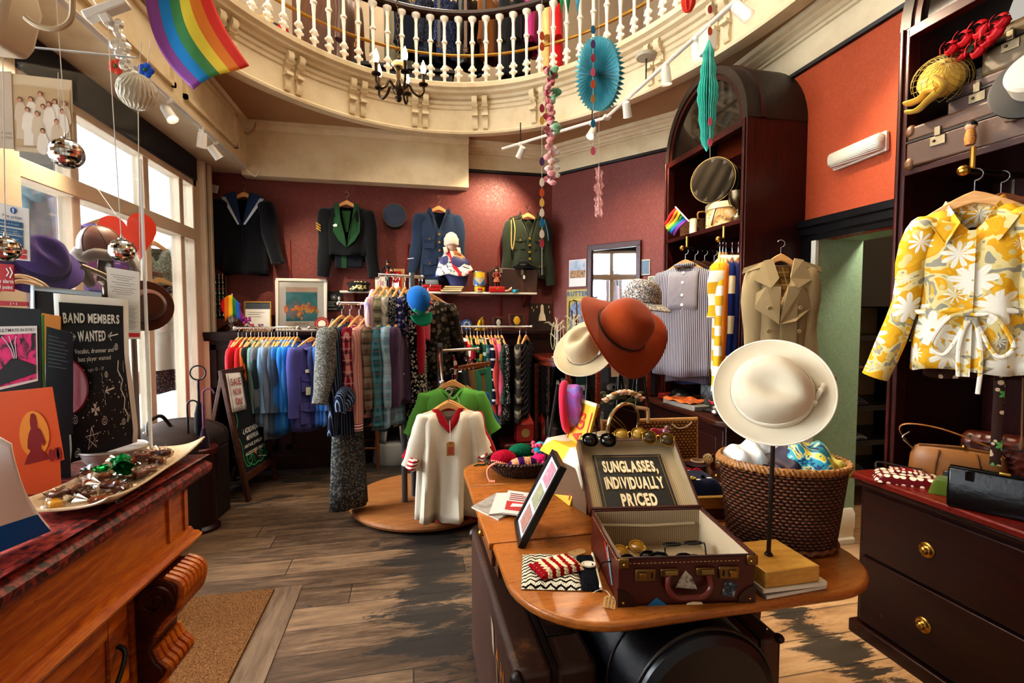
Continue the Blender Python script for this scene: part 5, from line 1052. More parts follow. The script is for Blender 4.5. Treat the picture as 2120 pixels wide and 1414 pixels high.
for i,(a,b)in enumerate([(.14,.66),(.32,.68),(.48,.76),(.72,.68),(.88,.67),(.26,.54),(.52,.6),(.62,.64),(.42,.5),(.84,.56),(.74,.42),(.5,.28)]):
 w_=.1;n=12;bd_=bodies if i%2 else shade_
 bd_.add([mp(a+w_*(1+.3*(k>6))*cos(2*pi*k/n),b-.16+(.15*sin(2*pi*k/n)),.002+.0002*i)for k in range(n)],[tuple(range(n))]);bd_.add([mp(a+q,max(.08,z),.00195+.0002*i)for q,z in((-.07,b-.2),(.07,b-.2),(.09,b-.5),(-.09,b-.5))],[(0,1,2,3)])
 hairs.add([mp(a+.04*cos(2*pi*k/n),b+.008+.036*sin(2*pi*k/n),.0051)for k in range(n)],[tuple(range(n))]);heads.add([mp(a+.03*cos(2*pi*k/n),b-.002+.028*sin(2*pi*k/n),.0055)for k in range(n)],[tuple(range(n))])
bodies.zC('clothes_print',P('#efe4d2',.6,var=.06),t_,smooth=False);shade_.zC('clothes_print',P('#d8c4a6',.6,var=.06),t_,smooth=False);hairs.zC('hair_print',P('#6b452c',.6,var=.4,ns=30),t_,smooth=False);heads.zC('face_print',P('#d49a78',.6),t_,smooth=False)
t_,mp=zj('poster','half-seen beige poster beside the poster of people in white','poster',[(-60,146),(23,148),(29,309),(-60,300)],P('#cdbba4',.6,var=.1),-.014);zd(zd(MB(),'IN AND',.85,.2,.045,map3=mp,sx=1.6),'ACTION',.85,.14,.045,map3=mp,sx=1.6).zC('lettering',P('#7d6f60',.6),t_,smooth=False)
t_,mp=zj('fire_notice','white and blue fire action notice with red bands on the acrylic screen','notice',[(-75,405),(60,432),(62,541),(-75,526)],P('#e2e0d8',.5,var=.03))
mb=MB();[ze(mb,mp,.08,.9,z,z+.11)for z in(.60,.46,.33,.22)];mb.zC('blue_bands',P('#22587f',.5),t_,smooth=False);mb=MB();[ze(mb,mp,.08,.95,z,z+.08)for z in(.13,.03)];mb.zC('red_bands',P('#c02222',.5),t_,smooth=False)
mb=MB();zd(mb,'Fire action',.74,.79,.085,.01,map3=mp,sx=.75);[zd(mb,s_,.73,z,.03,map3=lambda a,b:mp(a,b,.0022),sx=.9)for s_,z in(('If you discover a fire',.735),)];mb.zC('lettering',P('#3a4a5c',.5),t_,smooth=False)
mb=MB();[zd(mb,s_,.7,z,.035,map3=lambda a,b:mp(a,b,.0022),sx=.85)for s_,z in(('Operate the fire alarm',.655),('Call the fire brigade',.53),('immediately by telephone',.49),('Leave the building by',.385),('the nearest exit',.27))];mb.zC('white_lettering',zq,t_,smooth=False)
mb=MB();n=20;mb.add([mp(.76+.05*cos(2*pi*k/n),.905+.06*sin(2*pi*k/n))for k in range(n)],[tuple(range(n))]);mb.zC('blue_disc',P('#2a5a9c',.5),t_,smooth=False);mb=MB();ze(mb,mp,.748,.772,.885,.945,.0022);ze(mb,mp,.748,.772,.862,.876,.0022);mb.zC('exclamation',zq,t_,smooth=False)
t_,mp=zj('alarm_sign','red fire alarm call point sign low on the acrylic screen','sign',[(-45,542),(28,548),(29,604),(-45,600)],P('#b8242c',.5))
mb=MB();[zd(mb,s_,.72,z,.2,.02,map3=mp,sx=.62)for s_,z in(('Fire alarm',.38),('call point',.16))];zZ(mb,[(.8,.85),(.87,.7),(.8,.55)],.04,mp);zZ(mb,[(.9,.9),(.97,.7),(.9,.5)],.04,mp);mb.zC('white_lettering',zq,t_,smooth=False)
t_,mp=zj('red_label','narrow red label below the alarm sign with numbers','label',[(-40,621),(58,625),(58,634),(-40,632)],P('#b02832',.5));zd(MB(),'2 + 2',.7,.5,.7,.0,map3=mp,sx=.1).zC('numbers',zq,t_,smooth=False)
t_,mp=zj('typed_notice','white typed notice with a red strip at its foot by the edge of the screen','notice',[(220,552),(288,563),(290,702),(228,702)],P('#e3ddcc',.6,var=.03),-.02)
mb=MB();[ze(mb,mp,.5-w_/2,.5+w_/2,z,z+.006)for w_,z in((.75,.9),(.6,.87),(.4,.84),(.7,.8),(.5,.77),(.8,.73),(.6,.7),(.7,.67),(.45,.64))];mb.zC('typing',P('#8a6f70',.6),t_,smooth=False);mb=MB();[ze(mb,mp,.62,.62+w_,z,z+.005)for w_,z in[(.3-.05*(k%3),.45-.022*k)for k in range(15)]];ze(mb,mp,.58,.98,.48,.484);mb.zC('small_typing',P('#6a6f74',.6),t_,smooth=False);ze(MB(),mp,.6,1.0,.03,.09).zC('red_strip',P('#c9282c',.5),t_)
def zi(px,py0,py1,Y,lab,r=.0013):
 a=qa(px[0],py0,Y);b_=qa(px[1],py1,Y);o=zB('string',lab,'string',b_);MB().zD([tuple(a-b_),(0,0,0)],r,6).zC('cord',P('#e6e2da',.7),o);return b_
def qf(px,py,r_px,Y,lab):
 c=qa(px,py,Y);d=(c-Vector((0,0,H))).dot(FW);r=r_px*d/1000;t_=zB('mirror_ball',lab,'mirror ball',c)
 def mm():
  t=NT('mirror_tiles',.06,1.0);s=t.sep();an=t.m('FLOOR',t.m('MULTIPLY',t.m('ARCTAN2',s[0],s[1]),22/6.283));el=t.m('FLOOR',t.m('MULTIPLY',s[2],6/r));h=t.jB(t.jE(an,el,3));t.base(t.qz(h,[(0,'#f4efe6'),(.45,'#cfc4b0'),(.6,'#3a3028'),(.75,'#8a5a44'),(.8,'#f4f2ee')],'CONSTANT'))
  fx=t.m('FRACT',t.m('MULTIPLY',t.m('ARCTAN2',s[0],s[1]),22/6.283));return t.mat
 mb=MB();nu,nv=22,13
 for j in range(nv):
  for i in range(nu):
   z0,z1=-cos(pi*j/nv),-cos(pi*(j+1)/nv);a0,a1=2*pi*(i+.04)/nu,2*pi*(i+.96)/nu;z0+=.015;z1-=.015;s0,s1=math.sqrt(max(0,1-z0*z0)),math.sqrt(max(0,1-z1*z1))
   mb.zK([(r*s0*cos(a0),r*s0*sin(a0),r*z0),(r*s0*cos(a1),r*s0*sin(a1),r*z0),(r*s1*cos(a1),r*s1*sin(a1),r*z1),(r*s1*cos(a0),r*s1*sin(a0),r*z1)])
 mb.zC('mirror_tiles',mm(),t_,smooth=False);MB().zI((0,0,0),r*.975,24,16).zC('core',P('#8d8a84',.3,.5),t_)
 MB().zE([(r*.3,r*.93),(r*.28,r*1.05),(r*.1,r*1.12),(r*.07,r*1.35),(0,r*1.38)],14).zC('cap',zn,t_);return c
qf(138,318,30,1.62,'biggest mirror ball, hanging in front of the group poster');zi((112,137),-60,286,1.62,'white string holding the biggest mirror ball')
qf(253,519,24,1.72,'mirror ball hanging beside the red paper heart');zi((222,251),40,492,1.72,'white string holding the mirror ball by the heart')
qf(12,516,25,1.55,'mirror ball half cut off by the fire action notice edge');zi((5,11),60,488,1.55,'white string holding the mirror ball by the fire notice')
zi((286,290),230,560,1.72,'white cord hanging beside the screen edge')
zi((120,122),150,268,1.7,'thin clear hanging thread over the group poster',.001)
pb=[qa(100,606,1.70),qa(257,619,1.74),qa(284,915,1.74),qa(136,962,1.70)]
t_=zB('band_poster','black hand-lettered poster asking for band members, curling forward on the counter','poster',pb[3])
def bp(a,b,off=.0):
 l=(pb[3]-pb[3]).lerp(pb[2]-pb[3],a);u=(pb[0]-pb[3]).lerp(pb[1]-pb[3],a);p=l.lerp(u,b)
 cur=-.035*sin(pi*(b*1.1-.1))*(1 if b>.09 else 0)+.028*max(0,b-.6)/.4;sh_=.028*sin(pi*b*1.05)*(1-.35*a)
 return(p.x+sh_,p.y+cur-off,p.z)
mb=MB();mb.zF(lambda u,v:bp(u,v),10,24);mb.zC('sheet',P('#e4e0d6',.5,var=.03),t_,qF=.0015,smooth=True)
mb=MB();mb.zF(lambda u,v:bp(.07+.865*u,.0+.95*v,.002),10,24);mb.zC('black_ground',P('#191a1c',.5,var=.2),t_)
W4=lambda a,b:bp(.07+.865*a,.95*b,.004)
mb=MB();zd(mb,'BAND MEMBERS',.5,.905,.085,.035,.1,map3=W4,width=.88);zd(mb,'WANTED',.49,.79,.09,.035,.1,map3=W4,width=.44)
zd(mb,'Vocalist, drummer and',.52,.695,.042,.01,map3=W4,width=.62);zd(mb,'bass player wanted',.52,.645,.042,.01,map3=W4,width=.52);zd(mb,'age: 13 - 17',.52,.575,.03,.005,map3=W4,width=.26)
for e in(0,1):x=lambda a:a if not e else.985-a;zZ(mb,[(x(.07),.8),(x(.22),.785)],.008,W4);zZ(mb,[(x(.17),.815),(x(.24),.787),(x(.18),.755),(x(.2),.787),(x(.17),.815)],.006,W4)
zZ(mb,[(.12,.66),(.2,.49),(.24,.55),(.3,.57),(.34,.45)],.022,W4);zZ(mb,[(.25,.51),(.33,.58)],.015,W4)
zZ(mb,[(.9,.62),(.87,.55),(.93,.48),(.88,.42),(.93,.35),(.9,.28),(.95,.22),(.93,.17)],.018,W4)
def spiral(x,y,r,w_=.006):zZ(mb,[(x+r*(k/26)*cos(k*.55),y+r*.62*(k/26)*sin(k*.55))for k in range(3,27)],w_,W4)
for x,y,r in((.87,.71,.04),(.67,.53,.035),(.09,.27,.05),(.55,.22,.055),(.86,.18,.04),(.1,.05,.05)):spiral(x,y,r)
st=[(.34+.115*cos(R(90+144*k)),.12+.08*sin(R(90+144*k)))for k in range(6)];zZ(mb,st,.012,W4)
for k in range(4):a=R(90*k);mb.add([W4(.43+(r_*cos(a+d_)),.31+(r_*.62*sin(a+d_)))for r_,d_ in((.012,-.8),(.07,-.42),(.07,.42),(.012,.8))],[(0,1,2,3)])
zZ(mb,[(.62,.42),(.78,.435)],.012,W4);zZ(mb,[(.67,.45),(.63,.42),(.68,.4)],.014,W4)
rr=random.Random(8)
for _ in range(70):x,y=rr.uniform(.15,.95),rr.uniform(.08,.5);s_=rr.uniform(.002,.011);mb.add([W4(x+s_*rr.uniform(.5,2)*cos(k*1.05),y+s_*.6*sin(k*1.05))for k in range(6)],[tuple(range(6))])
for _ in range(26):x=rr.choice((.6,.88,.97));y=rr.uniform(.06,.6);zZ(mb,[(x+rr.uniform(-.01,.01),y),(x+rr.uniform(-.01,.01),y+rr.uniform(.01,.04))],.005,W4)
mb.zC('white_lettering',P('#dedbd0',.6),t_,smooth=False)
t_,mp=zj('leaflet_holder','clear leaflet holder with a dark sheet behind the band poster','holder',[(64,590),(212,606),(214,900),(70,930)],P('#26211f',.25,var=.3),0,1.765);mb=MB();ze(mb,mp,0,.06,0,1,.004);ze(mb,mp,0,1,.97,1,.004);mb.zC('clear_edge',P('#aab2b4',.15),t_)
def qQ(name,lab,cat,quad,Y,mat):
 t_,mp=zj(name,lab,cat,quad,mat,0,Y);a,b_=Vector(mp(0,0,0)),Vector(mp(1,0,0));zc=CZ-t_.location.z
 MB().box(min(a.x,b_.x)+.01,max(a.x,b_.x)-.01,.001,.003,zc,max(a.z,b_.z)).zC('lower_edge',mat,t_);return t_,mp
t_,mp=qQ('orange_folder','orange folder edge standing behind the pink flyer','folder',[(86,648),(125,655),(128,860),(90,870)],1.69,P('#d9822a',.5));ze(MB(),mp,.1,.9,.03,.06).zC('fold',P('#a85f1c',.5),t_)
t_,mp=qQ('dark_leaflet','dark purple leaflet with pale typing behind the orange card','leaflet',[(96,676),(150,690),(150,900),(92,900)],1.64,P('#2b2430',.5));mb=MB();[ze(mb,mp,.1,.1+w_,.92-.035*k,.926-.035*k)for k,w_ in enumerate((.4,.7,.6,.75,.7,.65,.75,.5,.7))];mb.zC('typing',P('#8a8290',.6),t_,smooth=False)
p=qa(130,800,1.67);t_=zB('red_disc','dark red round disc behind the band poster','disc',p,rot=(R(90),0,R(-20)));MB().zE([(0,.003),(.085,.003),(.088,0),(.085,-.003),(0,-.003)],36).zC('disc',P('#7c1524',.3),t_);MB().zE([(0,.005),(.03,.005),(.03,.003),(0,.003)],24).zC('centre',P('#5f0f1c',.4),t_)
t_,mp=qQ('green_card','bright green card edge behind the pink and black flyer','card',[(20,640),(90,652),(92,805),(20,812)],1.6,P('#3f9e3f',.5));ze(MB(),mp,.93,1,.0,1).zC('edge',P('#8fcf6a',.5),t_)
t_,mp=qQ('film_flyer','black and pink printed flyer with a white typed band','flyer',[(-70,632),(83,640),(86,803),(-70,845)],1.56,P('#1b1b1e',.4))
ze(MB(),mp,.0,.96,.1,.79).zC('white_border',P('#e6e2d8',.5),t_);ze(MB(),mp,.0,.94,.13,.7,.002).zC('picture',zP(['#0f0c10','#2a0d1c','#d01a6a','#e8207a','#1a0f16'],26,2.0,.4,(1,1,.7),2.0),t_)
zd(MB(),'CREATED THE ULTIMATE IN EVIL!',.5,.745,.05,.01,.05,map3=lambda a,b:mp(a,b,.003),width=.84).zC('typing',P('#2a2a2c',.5),t_,smooth=False)
mb=MB();mb.add([mp(a,b,.003)for a,b in((.38,.26),(.6,.42),(.66,.44),(.72,.4),(.94,.3),(.94,.2),(.38,.14))],[tuple(range(7))]);mb.zC('mountain',P('#120d10',.5),t_,smooth=False);mb=MB();[zZ(mb,[(.66+dx,.42),(.64+dx*1.5,.52),(.6+dx*3,.62),(.58+dx*5,.68)],.012,lambda a,b:mp(a,b,.0032))for dx in(-.02,0,.02)];mb.zC('lava',P('#d9cdd2',.5),t_,smooth=False)
t_,mp=qQ('orange_leaflet','bright orange leaflet with a dark silhouette of a woman against a sun','leaflet',[(-60,818),(107,801),(132,952),(-60,1000)],1.5,P('#e0622c',.45,var=.03))
mb=MB();n=28;mb.add([mp(.72+.17*cos(2*pi*k/n),.42+.3*sin(2*pi*k/n))for k in range(n)],[tuple(range(n))]);mb.zC('sun',P('#f09a3a',.5),t_,smooth=False)
mb=MB();mb.add([mp(.72+a,b,.0022)for a,b in((-.03,.62),(-.015,.68),(.015,.69),(.04,.66),(.05,.55),(.045,.5),(.08,.46),(.1,.38),(.12,.28),(.09,.24),(.07,.3),(.06,.22),(.1,.14),(.14,.06),(-.14,.06),(-.1,.16),(-.06,.22),(-.09,.26),(-.08,.36),(-.06,.44),(-.03,.5),(-.035,.56))],[tuple(range(22))]);[mb.add([mp(x+.03*cos(2*pi*k/10),.1+.09*sin(2*pi*k/10),.002)for k in range(10)],[tuple(range(10))])for x in(.88,.94,.97)];mb.zC('silhouette',P('#8c1f1c',.5),t_,smooth=False)
q=[qa(-60,900,1.1),qa(22,905,1.08),qb(108,1098,CZ+.004),qb(-70,1172,CZ+.004)]
t_=zB('white_leaflet','white leaflet with rounded shoulder and broad blue foot at the counter edge','leaflet',q[3])
v=[p-q[3]for p in q]
def wl(a,b,off=0):
 l=v[3].lerp(v[2],a);u=v[0].lerp(v[1],a);k=max(0,b-.72)/.28;p=l.lerp(u,b-.06*k*k*max(0,a-.7)/.3);return(p.x-.012*k*max(0,a-.75),p.y-.02*sin(pi*b)-off,p.z)
mb=MB();mb.zF(lambda u,w_:wl(u,w_),14,14);mb.zC('sheet',P('#f4f1ea',.6,var=.02),t_,qF=.002);mb=MB();mb.zF(lambda u,w_:wl(u,.231*w_,.004),14,4);mb.zC('blue_foot',P('#0a63b0',.45),t_)
mb=MB();mb.zF(lambda u,w_:wl(.42+.03*u,.55+.05*w_,.006),3,3);mb.zC('red_print',P('#d05a2a',.5),t_)
p=qa(45,600,2.15);t_=zB('bag_handle','pale cane bag handles arching up behind the leaflets','bag',p)
for k in(0,.018):MB().zD(zA([(-.12,k,-.12),(-.1,k,-.02),(-.02,k,.05-k),(.07,k,.02-k),(.105,k,-.05),(.11,k,-.13)],6),.008,8).zC('handle',P('#b98a52',.5),t_)
MB().zJ([[(.14*sx*cos(a),.05*sin(a),z)for a in(2*pi*i/20 for i in range(20))]for z,sx in((-.4,.8),(-.35,.95),(-.13,1),(-.12,1))]).zC('body',zV('#7a5a34','#b08a55'),t_)
p=qa(106,538,2.62);PUR=zN('#3d2268',.2);qp('purple_hat','purple felt hat with drooping brim and woven band displayed by the window',zk(p+Vector((-.05,.02,-.01)),(.6,-.62,.5),(.5,.2,-.8)),PUR,cr=.095,ch=.13,brim=.06,oval=1.12,pinch=.04,wave=lambda a,v:-.03*v+.02*v*cos(2*a),band=zW('#33195a'),bandh=.03,sq=.6)
st_=zB('hat_stand','bronze tubular hat stand holding up the purple hat','hat stand',(p.x+.1,p.y+.12,0));MB().zD([(-.02,-.05,p.z-.02),(.06,-.03,p.z-.06),(.16,0,p.z-.16),(.16,0,.03)],.013,10).zC('pole',P('#5d4a33',.35,.7),st_);MB().zE([(0,.0),(.1,.0),(.1,.02),(.02,.035),(0,.035)],24,(.16,0,0)).zC('base',P('#4a3a28',.4,.6),st_)
p=qa(213,520,3.0);t_=zB('fur_hat','brown leather trapper hat with grey fur flaps displayed by the window','hat',p,rot=(R(18),R(-10),R(10)));FURm=zN('#8b8078',.4,300,.9)
mb=MB();mb.zF(lambda u,v:(.1*sin(pi*.55*v)*cos(2*pi*u),.1*sin(pi*.55*v)*sin(2*pi*u),.02+.115*cos(pi*.55*v)),28,9,cu=True);mb.zC('crown',zO('#6b3a22'),t_,qF=.004)
mb=MB();[mb.zD([(.101*sin(pi*.55*k/8)*cos(a),.101*sin(pi*.55*k/8)*sin(a),.021+.116*cos(pi*.55*k/8))for k in range(9)],.0025,5)for a in(R(60*i)for i in range(6))];mb.zC('seams',P('#2a150c',.6),t_)
mb=MB();mb.zD([(.108*cos(a),.106*sin(a),.0+.008*sin(7*a))for a in(2*pi*i/40 for i in range(40))],.03,10,closed=True);mb.zC('fur_band',FURm,t_)
for e in(-1,1):mb=MB();mb.zF(lambda u,v:(e*(.1+.02*sin(pi*v)),-.06+.1*u,-.02-.16*v*(1-.35*abs(2*u-1)**2)),8,10);mb.zC('ear_flap',FURm,t_,qF=.03)
p0=qa(210,600,3.0);st_=zB('hat_stand','bronze ringed hat stand under the fur trapper hat','hat stand',(p.x,p.y+.02,0));MB().zE([(0,0),(.11,0),(.11,.02),(.02,.04),(.018,p.z-.3),(.035,p.z-.28),(.035,p.z-.25),(.018,p.z-.23),(.018,p.z-.18),(.04,p.z-.16),(.03,p.z-.0),(0,p.z)],20).zC('pole',P('#5d4a33',.35,.7),st_)
MB().zE([(.036,p.z-.285),(.042,p.z-.265),(.036,p.z-.245)],20).zC('ring',P('#7a6242',.3,.8),st_)
p=qa(269,487,3.2);t_=zB('paper_heart','large flat red paper heart hung in the shop window','heart',p,rot=(0,R(-14),R(25)));MB().zG([(x*1.05,z*1.25)for x,z in hp(.13)],-.002,.002,'xz').zC('heart',P('#e8482c',.6),t_);MB().zD([(-.03,0,.12),(-.08,0,.3)],.0015).zC('thread',zq,t_)
p=qa(300,633,3.1);t_=zB('brown_hat','round brown felt hat seen edge-on behind the white notice','hat',p,rot=(R(85),0,R(40)));MB().zE([(0,.1),(.06,.1),(.085,.07),(.09,.0),(.14,-.004),(.143,0),(.14,.004),(.085,.006)],32).zC('felt',zN('#4a2616'),t_);MB().zE([(.0905,.006),(.093,.008),(.09,.035),(.0875,.036)],32).zC('band',P('#2a150c',.5),t_)
MB().zD([(p.x-.02,p.y+.05,p.z),(p.x-.02,p.y+.05,0)],.01,8).zC('hat_post',P('#4a3a28',.4,.6));zx(C.objects[-1],'thin bronze post behind the round brown hat','post')
def bay(px,py,X,lab,mat,rz,L,**k):
 p=qZ(px,py,X);g=zM(k.pop('name','dress'),lab,k.pop('cat','dress'),p,R(rz),mat,L=L,**k);zL(p,R(rz),w=.17,label='pale hanger in the window carrying the '+' '.join(lab.split()[:3]));return g,p
HE='#2b1620'
g,p=bay(332,555,-2.2,'summer dress with dark floral bodice, white skirt and dark floral hem',zQ([(0,'#2b1620'),(.13,'#2b1620'),(.14,'#efe9e0'),(.655,'#efe9e0'),(.66,'#2b1620')],1.14,'z'),50,1.12,w=.16,sl=0,qH=1.55,d=.07,fold=.03,nf=9,nw=.12,qG=.05)
g.body.data.materials[0]=(lambda:(lambda t:(t.base(t.mix(t.m('MULTIPLY',t.m('LESS_THAN',t.jA(60)['Distance'],.28),t.m('SUBTRACT',1.0,t.m('MULTIPLY',t.m('GREATER_THAN',t.sep()[2],-.92),t.m('LESS_THAN',t.sep()[2],-.42)))),t.mix(t.m('MULTIPLY',t.m('GREATER_THAN',t.sep()[2],-.92),t.m('LESS_THAN',t.sep()[2],-.42)),'#24121c','#ece6da'),'#c9a890')),t.mat)[1])(NT('hemmed_print',.85)))()
mb=MB();mb.zD([(-.01,-.085,-.2),(.0,-.09,-.3),(.01,-.1,-.46)],.005,6);mb.zC('tie',P('#d9c9a8',.7),g.root);mb=MB();mb.zE([(.175,-.425),(.185,-.43),(.178,-.445)],36,sy=.5);mb.zC('waist_frill',zN('#e6d9c4'),g.root)
bay(318,480,-2.35,'silver-grey sequinned sleeveless top hanging in the window',zS('#6b6a58',['#a8a890','#8a8a70','#c9c9b4'],90,.5),60,.7,w=.15,sl=0,name='sequin_top',cat='top',nw=.11,qG=.14)
bay(345,470,-2.6,'red and black tartan dress in the window bay',PLs('#b8303a',('#2a1418',.3,0),('#e8a8a8',.06,.4)),70,.95,w=.17,sl=.2)
bay(300,372,-2.75,'pink-red tartan shirt hung high in the window, facing the street',PLs('#d94a5c',('#6a2030',.3,0),('#f0b8bc',.08,.45)),60,.62,w=.24,sl=.3,spread=.5,name='tartan_shirt',cat='shirt',sr=(.1,.1))
bay(215,430,-2.5,'purple and blue printed tunic on a wide hanger in the window',zP(['#3a1f6a','#4a2f8a','#a02a3a','#2a4a8a'],14),40,.85,w=.2,sl=.35,spread=.25,name='tunic',cat='tunic')
bay(40,345,-2.6,'pale floral coat with a scarf round its neck in the window',zP(['#7a6a70','#a08a88','#8a7f94','#b5a498'],12),30,1.25,w=.22,sl=.6,spread=.16,name='floral_coat',cat='coat',sr=(.1,.08))
p=qZ(42,360,-2.6);t_=zB('neck_scarf','bunched light blue scarf round the neck of the pale floral coat','scarf',(p.x,p.y,p.z-.14),R(30));mb=MB();mb.zD([(.09*cos(a),.06*sin(a)-.01,.02*sin(3*a))for a in(2*pi*i/28 for i in range(28))],.04,10,closed=True);mb.zC('loop',zN('#9ab0c0'),t_);mb=MB();mb.zD(zA([(.0,-.07,0),(.02,-.09,-.1),(.0,-.09,-.2)],6),[.03]*13,10,qD=.5);mb.zC('end',zN('#8aa2b4'),t_)
bay(345,700,-2.6,'green speckled dress low in the window bay',zS('#55604a',['#8a9468','#3a4434','#b0a878'],40,.45),60,.85,w=.16,sl=0)
a,b_=qZ(278,556,-2.12),qZ(335,570,-2.12);t_=zB('wooden_bar','short flat brown wooden bar hung in front of the window dresses','bar',a);MB().zD([(0,0,0),tuple(b_-a)],.012,8,qD=2).zC('bar',qK('#6a3a1c','#8f5a2e'),t_)
p=qa(300,858,3.1);t_=zB('domed_trunk','old brown leather trunk with a curved lid and handle below the window','trunk',(-1.72,3.72,0),R(-4));LT=zO('#24150d',.6,worn='#4a3222')
MB().box(-.3,.3,-.42,.42,0,.53).zC('body',LT,t_,qE=.012)
mb=MB();mb.zJ([[(-.3,y,.535),(.3,y,.535),(.3,y,.61)]+[(.3*cos(a),y,.61+.12*sin(a))for a in(pi*i/12 for i in range(1,12))]+[(-.3,y,.61)]for y in(-.42,.42)]);mb.zC('lid',LT,t_,qE=.006)
mb=MB();[mb.zJ([[((.303+o)*cos(a),y,.61+(.123+o)*sin(a))for a in(pi*i/14 for i in range(15))for o in(0,)]for y in(y0,y0+.03)],cap=False,closed=False)for y0 in(-.4,.37)];mb.zC('lid_straps',zO('#2a190f'),t_)
mb=MB();mb.zD(zA([(.05,-.16,.73),(.03,-.12,.8),(.03,.02,.82),(.05,.1,.73)],6),.012,8);mb.zC('handle',zO('#23140c'),t_)
q=qa(410,868,3.75);t_=zB('umbrella_stand','dark red umbrella stand below the window post','umbrella stand',(q.x,q.y,0));MB().zE([(0,0),(.12,0),(.12,.02),(.1,.04),(.11,.55),(.115,.57),(.105,.57),(.095,.05),(0,.05)],24).zC('pot',P('#2a0d0c',.4),t_);MB().zE([(.114,.54),(.12,.55),(.12,.58),(.112,.59)],24).zC('rim',P('#4a1512',.35),t_)
def qg(dx,dy,lab,hc,cc,ring=True,top=1.16):
 t_=zB('umbrella',lab,'umbrella',(q.x+dx,q.y+dy,.06));MB().zE([(.004,0),(.02,.1),(.035,.5),(.03,top-.34),(.012,top-.26),(0,top-.26)],12).zC('canopy',zN(cc),t_);MB().zD([(0,0,top-.3),(0,0,top-.1)],.009,8).zC('shaft',P(hc,.4),t_)
 if ring:MB().zD([(.05*cos(a),.0,top-.05+.05*sin(a))for a in(2*pi*i/24 for i in range(24))],.006,8,closed=True).zC('handle',P(hc,.35),t_)
 else:MB().zD([(0,0,top-.12),(0,0,top-.02)]+[(.035-.035*cos(a),0,top-.02+.035*sin(a))for a in(pi*i/8 for i in range(1,9))],.006,8).zC('handle',P(hc,.35),t_)
qg(-.0,.02,'dark umbrella with a round ring handle by the window post','#1c1413','#15131a',True,1.1);qg(.05,-.04,'umbrella with a slim purple crook handle beside the ring-handled one','#6a3a58','#2a1a2c',False,.93);qg(-.05,-.04,'folded black umbrella lowest in the stand','#111111','#101216',False,.85)
TZ=.75;TW=qK('#7a4318','#b5702f',(1.4,9,10),.28,c3='#a8662a')
tb=zB('drop_leaf_table','golden-brown drop-leaf table with rounded corners and a drawer, crowded with hats and bags','table',(.82,1.7,0))
def rpoly(x0,x1,y0,y1,rs):
 out=[]
 for(cx,cy,a0,r)in((x1,y0,-90,rs[0]),(x1,y1,0,rs[1]),(x0,y1,90,rs[2]),(x0,y0,180,rs[3])):
  sx=-1 if cx==x1 else 1;sy=1 if cy==y0 else-1
  n=10 if r>.01 else 1
  for i in range(n):a=R(a0+90*i/max(1,n-1))if n>1 else R(a0+45);out.append((cx+sx*r+r*cos(a),cy+sy*r+r*sin(a))if r>.01 else(cx,cy))
 return out
ox,oy=.82,1.7
lf=rpoly(.262-ox,1.375-ox,1.068-oy,1.548-oy,(.22,.002,.002,.26))
MB().zG(lf,TZ-.026,TZ).zC('leaf',TW,tb,qE=.009,seg=3)
MB().zG(rpoly(.25-ox,1.375-ox,1.552-oy,2.1-oy,(.002,.002,.002,.002)),TZ-.026,TZ).zC('top',TW,tb,qE=.004)
MB().zG(rpoly(.25-ox,1.375-ox,2.104-oy,2.46-oy,(.002,.2,.14,.002)),TZ-.026,TZ).zC('leaf',TW,tb,qE=.009,seg=3)
MB().box(.29-ox,1.36-ox,1.6-oy,2.06-oy,.6,TZ-.027).zC('apron',qK('#3f210f','#6a3b1b',(2,9,9)),tb)
d_=MB().box(.275-ox,.3-ox,1.65-oy,2.0-oy,.615,.715).zC('drawer',qK('#4a2812','#7a471f',(9,2,9)),tb,qE=.004);MB().zI((.265-ox,1.82-oy,.665),.014,10,7).zC('knob',zo,d_)
for x in(.56,1.32):
 for y in(1.62,2.04):MB().zE([(.026,0),(.03,.04),(.022,.1),(.026,.3),(.034,.42),(.026,.5),(.036,.52),(.036,.6)],14,(x-ox,y-oy,0)).zC('leg',qK('#3f210f','#6a3b1b'),tb)
MB().zD([(.6-ox,1.6-oy,.66),(.62-ox,1.2-oy,.70)],.018,8).zC('leaf_support',qK('#3f210f','#6a3b1b'),tb)
MB().zD([(1.2-ox,1.6-oy,.66),(1.16-ox,1.2-oy,.70)],.018,8).zC('leaf_support',qK('#3f210f','#6a3b1b'),tb)
LB=zO('#40261a',.5,worn='#94623a');
t_=zB('initialled_trunk','large scuffed brown trunk with orange initials A.H under the table','trunk',(.37,1.66,0));MB().box(-.11,.0,-.46,.45,0,.56).zC('lid_half',LB,t_,qE=.02,seg=3);MB().box(.004,.13,-.455,.445,0,.55).zC('base_half',LB,t_,qE=.018)
mA=lambda a,b:(-.1125,-a,b)
mb=MB();zd(mb,'A.H',.26,.44,.075,.01,map3=mA,sx=1.1);mb.zC('initials',P('#c2762a',.6),t_,smooth=False)
mb=MB();mb.zK([mA(.1,.5),mA(.15,.49),mA(.17,.4),(-.1125,-.13,.41)]);mb.zC('torn_label',P('#a89678',.8),t_,smooth=False);mb=MB();mb.zK([mA(.2,.42),mA(.22,.42),mA(.24,.33),mA(.21,.35)]);mb.zC('torn_label',P('#7f6a4e',.8),t_,smooth=False)
MB().box(-.004,.008,-.458,.448,.0,.563).zC('seam',zO('#1d120d'),t_)
for y in(-.3,.28):MB().box(.02,.1,y-.022,y+.022,.549,.557).zC('strap',zO('#23150f'),t_,qE=.002)
mb=MB();mb.box(.02,.11,-.14,-.04,.55,.556);mb.zC('lock_plate',P('#5f5344',.45,.7),t_);MB().zE([(0,.0),(.02,0),(.02,.006),(0,.008)],16,(.065,-.09,.556)).zC('lock',P('#7d6f5c',.4,.8),t_)
